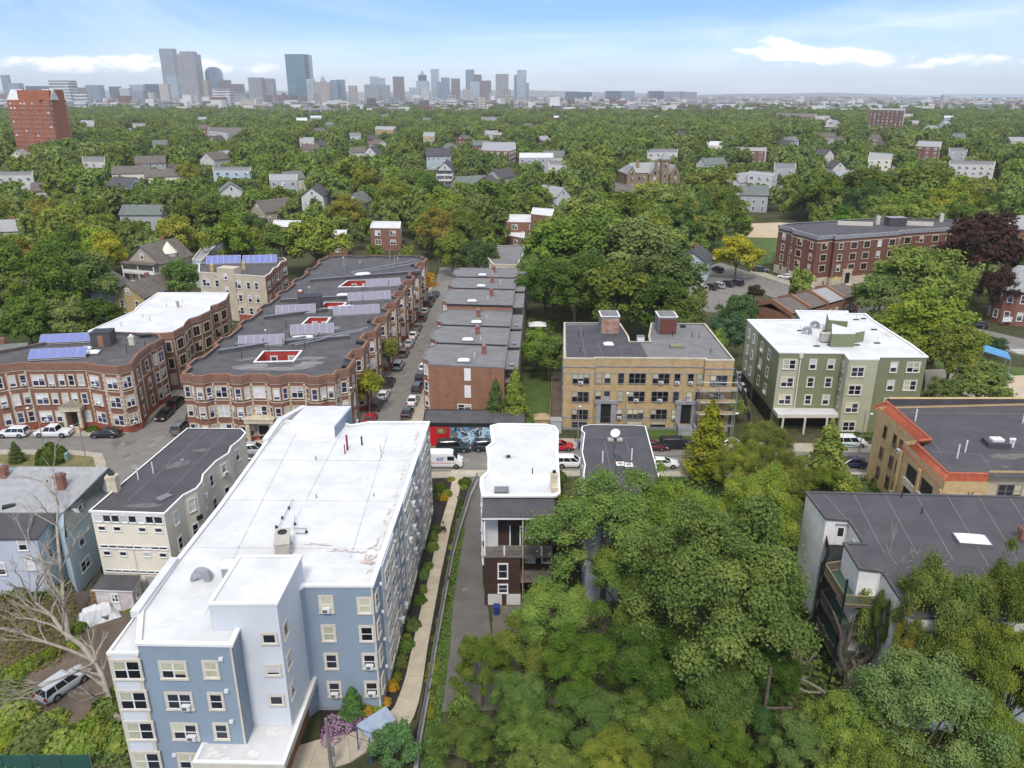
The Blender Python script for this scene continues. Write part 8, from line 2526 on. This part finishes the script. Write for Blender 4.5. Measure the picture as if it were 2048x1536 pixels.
# ---------------------------------------------------------------- woodland between the houses
KEEP=[]
for f in FOOT:
    ys=[p[1]for p in f]
    if min(ys)>2300 or min(ys)<100:continue
    KEEP.append(f)
BOX=[]
for o in TOPS:
    if o.get('category')in ('house','building','mansion','tower','office building')and o.type=='EMPTY' and '_o' in o and 110<o['_o'][1]<2600:
        us,vt_,D,zt=[],9999,1e9,0
        for ch in o.children:
            if ch.type=='MESH' and ch.name.split('.')[0]in ('wall','roof','shaft','gable'):
                for v in ch.data.vertices:
                    q=(v.co.x+o['_o'][0],v.co.y+o['_o'][1],v.co.z+o['_o'][2]);a,b2,d=proj(q)
                    us.append(a);vt_=min(vt_,b2);D=min(D,q[1]);zt=max(zt,q[2])
        if us:
            yc=o['_o'][1]
            vb=proj((o['_o'][0],yc,zt*(.2 if o['category']=='mansion' or 'white roof' in o['label']or 'row with' in o['label']or 'Victorian' in o['label']else .56)))[1]
            BOX.append((min(us),max(us),vt_,vb,D))
for u0,u1,v0,v1,D in ((1380,1500,545,620,150),(1450,1560,440,500,215),(1495,1610,410,440,330),(1400,1560,470,545,200),(845,925,560,620,150)):BOX.append((u0,u1,v0,v1,P((u0+u1)/2,v1,0).y))
rs=random.Random(4)
sc_trees=[]
D=118.0
cell={}
def near_hit(x,y,r):
    for i in range(int(x//20)-1,int(x//20)+2):
        for j in range(int(y//20)-1,int(y//20)+2):
            for a,b2,c in cell.get((i,j),()):
                if(a-x)**2+(b2-y)**2<((r+c)*.64)**2:return True
    return False
for a,b2,c in TREES:cell.setdefault((int(a//20),int(b2//20)),[]).append((a,b2,c))
FB=[(min(p[0]for p in f)-3,max(p[0]for p in f)+3,min(p[1]for p in f)-3,max(p[1]for p in f)+3,f)for f in FOOT]
RB=[(min(p[0]for p in f)-3,max(p[0]for p in f)+3,min(p[1]for p in f)-3,max(p[1]for p in f)+3,f)for f in ROADS]
def blocked(x,y,r):
    for x0,x1,y0,y1,f in FB+RB:
        if x0-r<x<x1+r and y0-r<y<y1+r:
            for k in range(9):
                a=k*.7854
                if inside(f,x+(math.cos(a)*r*.75 if k else 0),y+(math.sin(a)*r*.75 if k else 0)):return True
    return False
while D<2700:
    step=6.4 if D<420 else 8.2 if D<900 else 11
    x=-.78*D-60
    while x<.78*D+60:
        px,py=x+rs.uniform(-.5,.5)*step,D+rs.uniform(-.5,.5)*step
        x+=step
        u,v,_=proj((px,py,0))
        if v>560 and 250<u<1060:continue
        if v>640:continue
        if v>470 and u>1500 and not(u>1680 and v<520):
            if rs.random()<.65:continue
        Rr=rs.uniform(2.8,7.8)if D<500 else rs.uniform(3.6,9.0)
        H=min(19,Rr*rs.uniform(1.9,2.6)+2)
        sk_=.0 if D<1250 else(.6 if 480<u<1320 else .3)if D<1700 else(.95 if u>480 else .72)if D<2100 else .97
        if rs.random()<sk_:continue
        if near_hit(px,py,Rr)or blocked(px,py,Rr+.5):continue
        ut,vt,d=proj((px,py,H))
        rp=Rr*FPX/d
        bad=False
        for u0,u1,v0,v1,Db in BOX:
            if py<Db and u-rp*.8<u1 and u+rp*.8>u0 and vt<v1-1 and v>v0:bad=True;break
        if bad:continue
        cell.setdefault((int(px//20),int(py//20)),[]).append((px,py,Rr))
        sc_trees.append((px,py,H,Rr,rp))
    D+=step*.86
sc_trees.sort(key=lambda q:-q[4])
print('scatter trees',len(sc_trees))
LAND=[(proj(o['_o'])[0],proj(o['_o'])[1],o['_o'][1],nm)for nm,o in (('the orange brick tower',twr.root),('the stone mansion',man.root),('the long brick apartment house',apt.root),('the brick block with courtyards',big.root),('the green apartments',grn.root),('the yellow brick building',yel.root))]
for nm,key in (('the tan roofed townhouses','highest of hillside group'),('the white slate roofed house','steep slate roof'),('the pale blue Victorian house','pale blue Victorian'),('the white roofed school','low brick school wing'),('the tan porch house','turret and white'),('the white row at right','long white row with flat roof near right'),('the cream bow fronted row','cream bow fronted'),('the brown apartment slab','brown brick apartment slab'),('the white hillside row','white hillside row with')):
    o=next(q for q in TOPS if key in q['label']);a,b2,_=proj(o['_o']);LAND.append((a,b2,o['_o'][1],nm))
nn_=max(0,292-len(TREES))
rare=['green']*9+['dark']*5+['bright']*5+['olive']*3+['gold','yellow','rust']
WT={'green':'green','dark':'dark green','bright':'bright green','olive':'olive green','gold':'golden green','yellow':'yellow green','rust':'russet','fresh':'fresh green'}
for x,y,H,Rr,rp in sc_trees[:nn_]:
    u,v,d=proj((x,y,H*.6))
    a,b2,D_,nm=min(LAND,key=lambda q:(q[0]-u)**2+((q[1]-v)*1.6)**2)
    rel='behind' if y>D_+25 and abs(u-a)<90 else 'in front of' if y<D_-15 and abs(u-a)<90 else 'left of' if u<a else 'right of'
    ti=tr_.choice(rare)
    sz='large' if Rr>5.4 else 'small' if Rr<3.6 else 'round'
    plant('mid',x,y,H,Rr,ti,f'{sz} {WT[ti]} tree {rel} {nm}',group='trees among the houses')
rest=sc_trees[nn_:]
# the rest of the wood: one mass, tree crowns set on points
def forest(name,pts,protos,label):
    me=bpy.data.meshes.new(name)
    me.from_pydata([(p[0],p[1],0)for p in pts],[],[])
    at=me.attributes.new('size','FLOAT_VECTOR','POINT');buf=[]
    for p in pts:buf+=[p[3]/6.2,p[3]/6.2,p[2]/14.0]
    at.data.foreach_set('vector',buf)
    at=me.attributes.new('turn','FLOAT','POINT');at.data.foreach_set('value',[rs.uniform(0,6.28)for _ in pts])
    o=bpy.data.objects.new(name,me);COL.objects.link(o)
    gt=bpy.data.node_groups.new(name,'GeometryNodeTree')
    gt.interface.new_socket('Geometry',in_out='INPUT',socket_type='NodeSocketGeometry');gt.interface.new_socket('Geometry',in_out='OUTPUT',socket_type='NodeSocketGeometry')
    gi,go=nd(gt,'NodeGroupInput'),nd(gt,'NodeGroupOutput')
    iop=nd(gt,'GeometryNodeInstanceOnPoints');gt.links.new(gi.outputs[0],iop.inputs['Points'])
    gi2=nd(gt,'GeometryNodeGeometryToInstance')
    for pr in protos:
        oi=nd(gt,'GeometryNodeObjectInfo');oi.inputs['Object'].default_value=pr;oi.inputs['As Instance'].default_value=False
        gt.links.new(oi.outputs['Geometry'],gi2.inputs[0])
    gt.links.new(gi2.outputs[0],iop.inputs['Instance']);iop.inputs['Pick Instance'].default_value=True
    ri=nd(gt,'FunctionNodeRandomValue',data_type='INT');ri.inputs[5].default_value=len(protos)-1
    gt.links.new(ri.outputs[2],iop.inputs['Instance Index'])
    a1=nd(gt,'GeometryNodeInputNamedAttribute',data_type='FLOAT_VECTOR');a1.inputs[0].default_value='size';gt.links.new(a1.outputs[0],iop.inputs['Scale'])
    a2=nd(gt,'GeometryNodeInputNamedAttribute',data_type='FLOAT');a2.inputs[0].default_value='turn'
    cx=nd(gt,'ShaderNodeCombineXYZ');gt.links.new(a2.outputs[0],cx.inputs[2]);gt.links.new(cx.outputs[0],iop.inputs['Rotation'])
    gt.links.new(iop.outputs[0],go.inputs[0])
    md=o.modifiers.new('crowns','NODES');md.node_group=gt
    return tag(o,label,'woodland',kind='stuff')
# crown sources stand in the wood as trees of their own
src=[]
for k in range(5):
    x,y,H,Rr,rp=rest[-1-k*7]
    t=plant('far',x,y,14,6.2,'green','distant green tree on the far edge of the woodland',group='trees among the houses')
    t.children[0].data=PROTO['far'][k][0];t.children[0].scale=(1,1,1);src.append(t.children[0])
forest('woodland',rest,src,'mass of far green tree crowns between the houses and the city')
# ---------------------------------------------------------------- shrubs, hedges, flowers, undergrowth
def shrub(u,v,r,h,tint,label,group='shrubs along the walkway',cat='shrub',name='shrub',xy=None,m=None):
    p=P(u,v,0)if xy is None else Vector((xy[0],xy[1],0))
    o=bpy.data.objects.new(name,BUSH[tr_.randrange(4)]);COL.objects.link(o)
    o.location=(p.x,p.y,.02);o.scale=(r,r*tr_.uniform(.85,1.15),h);o.rotation_euler=(0,0,tr_.uniform(0,6.28))
    k=TINT[tint];o.color=(*k,1)
    return tag(o,label,cat,group)
SH=[(882,975,.9,1.0,'green'),(878,1000,.9,1.0,'bright'),(890,985,.7,.9,'bright'),(885,1003,.8,.8,'orange'),(905,960,.6,.7,'gold'),(930,968,.7,.8,'orange'),(932,985,.6,.7,'green'),(922,1005,.7,.9,'dark'),(918,1022,.6,.8,'dark'),(868,1055,.9,1.1,'dark'),(868,1075,.8,1.2,'green'),(862,1105,.9,1.2,'bright'),(858,1130,.8,1.0,'dark'),(850,1160,1.0,1.2,'green'),(846,1185,.9,1.1,'bright'),(838,1210,.8,.9,'dark'),(826,1245,.9,1.1,'green'),(818,1275,1.0,1.2,'bright'),(812,1300,1.0,1.1,'green'),(800,1330,1.0,1.0,'green'),(795,1360,.8,.9,'gold'),(780,1385,.8,.9,'orange'),(772,1408,.7,.9,'orange'),(757,1418,.7,.8,'bright'),(735,1420,.6,.8,'orange'),(722,1425,.7,.6,'gold'),(1121,965,.8,2.4,'green'),(1120,985,.8,2.2,'dark')]
for k in range(38):
    v=1000+k*11.5;f_=(v-1000)/100;SH.append((921-f_*14.2-f_*f_*.9+(14*max(0,f_-3.2)),v,tr_.uniform(.35,.75),tr_.uniform(.5,1.1),tr_.choice(('green','dark','green','bright','gold'))))
for q in SH:
    q=(q[0]+tr_.uniform(-4,4),q[1]+tr_.uniform(-9,9),q[2]*tr_.uniform(.55,1.15),q[3]*tr_.uniform(.6,1.1),q[4])
    shrub(*q,f'{WT.get(q[4], "orange tipped")} shrub in the mulch bed beside the concrete walkway')
shrub(105,925,2.3,2.9,'dark','big clipped round dark bush on the grass island at left','clipped bushes','bush')
for k,(u,v,r,h)in enumerate(((25,1440,2.0,1.4),(75,1470,1.7,1.3),(130,1490,1.8,1.3),(180,1470,1.7,1.4),(215,1430,1.4,1.7),(205,1480,1.5,1.5),(240,1490,1.3,1.7),(20,1400,1.8,1.2),(110,1440,1.2,.7),(165,1505,1.5,1.4),(60,1500,1.8,1.4),(5,1490,1.8,1.4),(225,1400,.9,1.3),(160,1260,.9,.8),(175,1240,.7,.7),(150,1290,1.0,.8),(60,1330,1.2,.8),(30,1350,1.2,.9),(100,1310,1.0,.7),(262,1222,.6,.4))):
    shrub(u,v,r,h,('bright','green','bright')[k%3],'leafy green bush in the wild yard by the silver car','bushes in the yard')
for k in range(9):
    p=P(1676+k*8.6,878,0);shrub(0,0,1.0,1.1,'dark','clipped dark hedge plant along the green building frontage','hedge plants by the green building','hedge','hedge_plant',(p.x,p.y))
for u,v in ((1752,978),(1764,990)):shrub(u,v,1.0,1.9 if u<1760 else 1.0,'dark','dark rounded bush at the foot of the tan building','bushes by the tan building','bush')
for k,(u,v)in enumerate(((118,862),(185,862),(130,858),(1640,590),(1655,590),(1600,572),(1725,572),(930,948+20),(150,1075),(40,1190),(110,1185),(70,1200))):shrub(u,v,1.0,.9,'dark' if k%2 else 'green','low green bush against a building wall','bushes by the buildings','bush')
def ground_leaves(name,poly,n,size,h,label,m='grass_blade',cat='ground cover',seed=1,tint=(1,1,1)):
    rng=np.random.default_rng(seed)
    xs,ys=[p[0]for p in poly],[p[1]for p in poly]
    pts=[]
    rr=random.Random(seed)
    while len(pts)<n:
        x,y=rr.uniform(min(xs),max(xs)),rr.uniform(min(ys),max(ys))
        if inside(poly,x,y):pts.append((x,y,.04+rr.random()**2*h))
    pos=np.array(pts);nor=rng.normal(size=(n,3))*.5+np.array([0,0,.9]);nor/=np.linalg.norm(nor,axis=1,keepdims=True)
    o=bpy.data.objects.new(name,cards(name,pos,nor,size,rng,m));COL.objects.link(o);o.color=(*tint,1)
    return tag(o,label,cat,kind='stuff')
ground_leaves('grass',PX((905,1215),(898,1300),(882,1430),(892,1530),(842,1545),(870,1320),(897,1130),(920,1040),(924,1060)),5200,.14,.35,'bright green weeds along the foot of the retaining wall',tint=(1.1,1.15,.9))
ground_leaves('grass',PX((-60,1330),(60,1345),(20,1420),(60,1455),(150,1470),(200,1440),(235,1400),(262,1540),(-120,1560)),5200,.2,.7,'rough green weeds round the dirt yard',seed=2,tint=(1.1,1.1,.9))
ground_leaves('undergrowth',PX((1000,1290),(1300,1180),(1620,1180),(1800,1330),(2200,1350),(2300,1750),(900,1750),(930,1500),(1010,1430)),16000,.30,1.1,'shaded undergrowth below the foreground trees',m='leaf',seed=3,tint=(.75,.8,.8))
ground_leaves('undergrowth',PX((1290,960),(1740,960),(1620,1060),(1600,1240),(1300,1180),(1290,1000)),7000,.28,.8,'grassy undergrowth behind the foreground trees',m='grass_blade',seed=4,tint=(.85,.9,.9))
ground_leaves('undergrowth',PX((-120,1190),(140,1180),(165,1240),(120,1330),(60,1350),(-150,1330)),4200,.2,.7,'dry tangled brush under the bare trees at left',m='grass_blade',seed=5,tint=(1.6,1.05,.9))
ground_leaves('undergrowth',PX((1040,640),(1118,640),(1124,690),(1116,720),(1045,720)),1800,.3,.8,'green brush in the yards behind the rowhouses',m='leaf',seed=6)
ground_leaves('flower_bed',PX((642,1470),(660,1432),(700,1438),(735,1432),(760,1440),(740,1455),(700,1470),(665,1500),(642,1500)),1500,.11,.45,'bed of purple and white flowers by the entrance path',m='flower',cat='flower bed',seed=7)
# ---------------------------------------------------------------- bare and dead trees
def barebranch(g,p,d,L,r,depth,rs,m,spread=.6):
    q=p+d*L;r=max(r,.024)
    mid=p.lerp(q,.5)+Vector((rs.uniform(-1,1),rs.uniform(-1,1),rs.uniform(-.3,1)))*L*.06
    g.tube(p,mid,r,r*.82,m,6 if depth>2 else 4,False);g.tube(mid,q,r*.82,r*.62,m,6 if depth>2 else 4,False)
    if depth==0:return
    for k in range(rs.choice((2,3,3))):
        nd_=(d+Vector((rs.uniform(-1,1),rs.uniform(-1,1),rs.uniform(-.35,.75)))*spread).normalized()
        st=q if k==0 else p.lerp(q,rs.uniform(.45,.95))
        barebranch(g,st,nd_,L*rs.uniform(.55,.8),r*.55,depth-1,rs,m,spread)
def bare(label,stems,seed,m='pale_bark',depth=4,spread=.6):
    rs=random.Random(seed)
    b=stems[0][0]
    t=thing('bare_tree',label,'tree',tuple(b),'bare trees')
    g,h=M(),M()
    for p,q,r in stems:
        n=4;pv=p
        for k in range(1,n+1):
            w=p.lerp(q,k/n)+(Vector((rs.uniform(-1,1),rs.uniform(-1,1),0))*.25 if k<n else Vector())
            g.tube(pv,w,r*(1-.55*(k-1)/n),r*(1-.55*k/n),m,8,False);pv=w
            if k>=2:
                for _ in range(2 if depth else 0):
                    dd=((q-p).normalized()*.7+Vector((rs.uniform(-1,1),rs.uniform(-1,1),rs.uniform(-.2,.8)))).normalized()
                    barebranch(h,w,dd,(q-p).length*rs.uniform(.18,.34),r*.45,depth-1,rs,m,spread)
    g.build('trunk',t)
    if h.v:
        o=h.build('branches',t);o['kind']='stuff'
    return t
v3=lambda u,v,z:P(u,v,z)
bare('fallen looking bare grey tree leaning left over the silver car',[(v3(240,1448,0),v3(190,1325,3.4),.34),(v3(190,1325,3.4),v3(70,1205,7.5),.26),(v3(185,1320,3.4),v3(-10,1255,6),.16),(v3(190,1325,3.4),v3(40,1395,4.0),.12)],3,depth=4)
bare('upright bare tree with broken top in front of the pale blue house',[(v3(138,1290,0),v3(120,1130,6),.26),(v3(120,1130,6),v3(113,975,11.5),.17),(v3(122,1150,5.5),v3(150,1080,9),.1),(v3(128,1200,3.5),v3(60,1090,7),.13)],8,depth=3)
bare('thick pollarded dead trunk with upright stubs beside the white building',[(v3(1700,1400,0),v3(1698,1335,2.6),.85),(v3(1690,1340,2.4),v3(1666,1222,8.6),.24),(v3(1690,1300,4.5),v3(1714,1220,9),.2),(v3(1712,1345,2.3),v3(1762,1275,6.6),.28),(v3(1705,1340,2.4),v3(1716,1300,4.2),.26),(v3(1762,1275,6.6),v3(1768,1245,8),.16)],5,m='bark',depth=0)
bare('silvery bare branches spraying left of the pollarded trunk',[(v3(1650,1385,1),v3(1560,1330,4),.14),(v3(1640,1385,1),v3(1555,1370,3.2),.12)],12,depth=4,spread=.75)
bare('silvery bare branches among the maples at right',[(v3(1860,1330,1),v3(1930,1280,7.5),.16),(v3(1850,1330,1),v3(1960,1310,6.5),.15),(v3(1850,1300,2),v3(1930,1220,9.5),.14),(v3(1800,1320,1),v3(1900,1340,5),.12)],15,depth=4,spread=.75)
bare('bare twiggy tree beside the dark seamed roof',[(v3(1810,1235,3),v3(1800,1140,11.5),.1),(v3(1812,1235,3),v3(1775,1150,10.5),.08)],18,depth=3)
# ---------------------------------------------------------------- haze
m=bpy.data.materials.new('haze_air');m.use_nodes=True;t=m.node_tree;t.nodes.clear();MATS['haze_air']=m
vol=nd(t,'ShaderNodeVolumePrincipled',ins={'Density':HAZE,'Anisotropy':0.0});vol.inputs['Color'].default_value=(.93,.96,1.0,1)
out=nd(t,'ShaderNodeOutputMaterial');t.links.new(vol.outputs[0],out.inputs['Volume'])
g=M();g.box(-11400,-190,-1.2,11400,15900,330,'haze_air');o=g.build('haze');o['kind']='stuff';o.display_type='WIRE'
# ---------------------------------------------------------------- every label names one thing
def ordinal(n):
    A=['','first','second','third','fourth','fifth','sixth','seventh','eighth','ninth','tenth','eleventh','twelfth','thirteenth','fourteenth','fifteenth','sixteenth','seventeenth','eighteenth','nineteenth']
    T_=['','','twenty','thirty','forty','fifty','sixty','seventy','eighty','ninety']
    if n<20:return A[n]
    return T_[n//10][:-1]+'ieth' if n%10==0 else T_[n//10]+'-'+A[n%10]
bpy.context.view_layer.update()
by={}
for o in TOPS:by.setdefault(o['label'],[]).append(o)
for l,os_ in by.items():
    if len(os_)<2:continue
    os_.sort(key=lambda o:proj(o.matrix_world.translation)[0])
    for k,o in enumerate(os_):o['label']=(l+', '+('leftmost' if k==0 else 'rightmost' if k==len(os_)-1 else ordinal(k+1)+' from left'))
for o in bpy.data.objects:
    if '_o' in o:del o['_o']
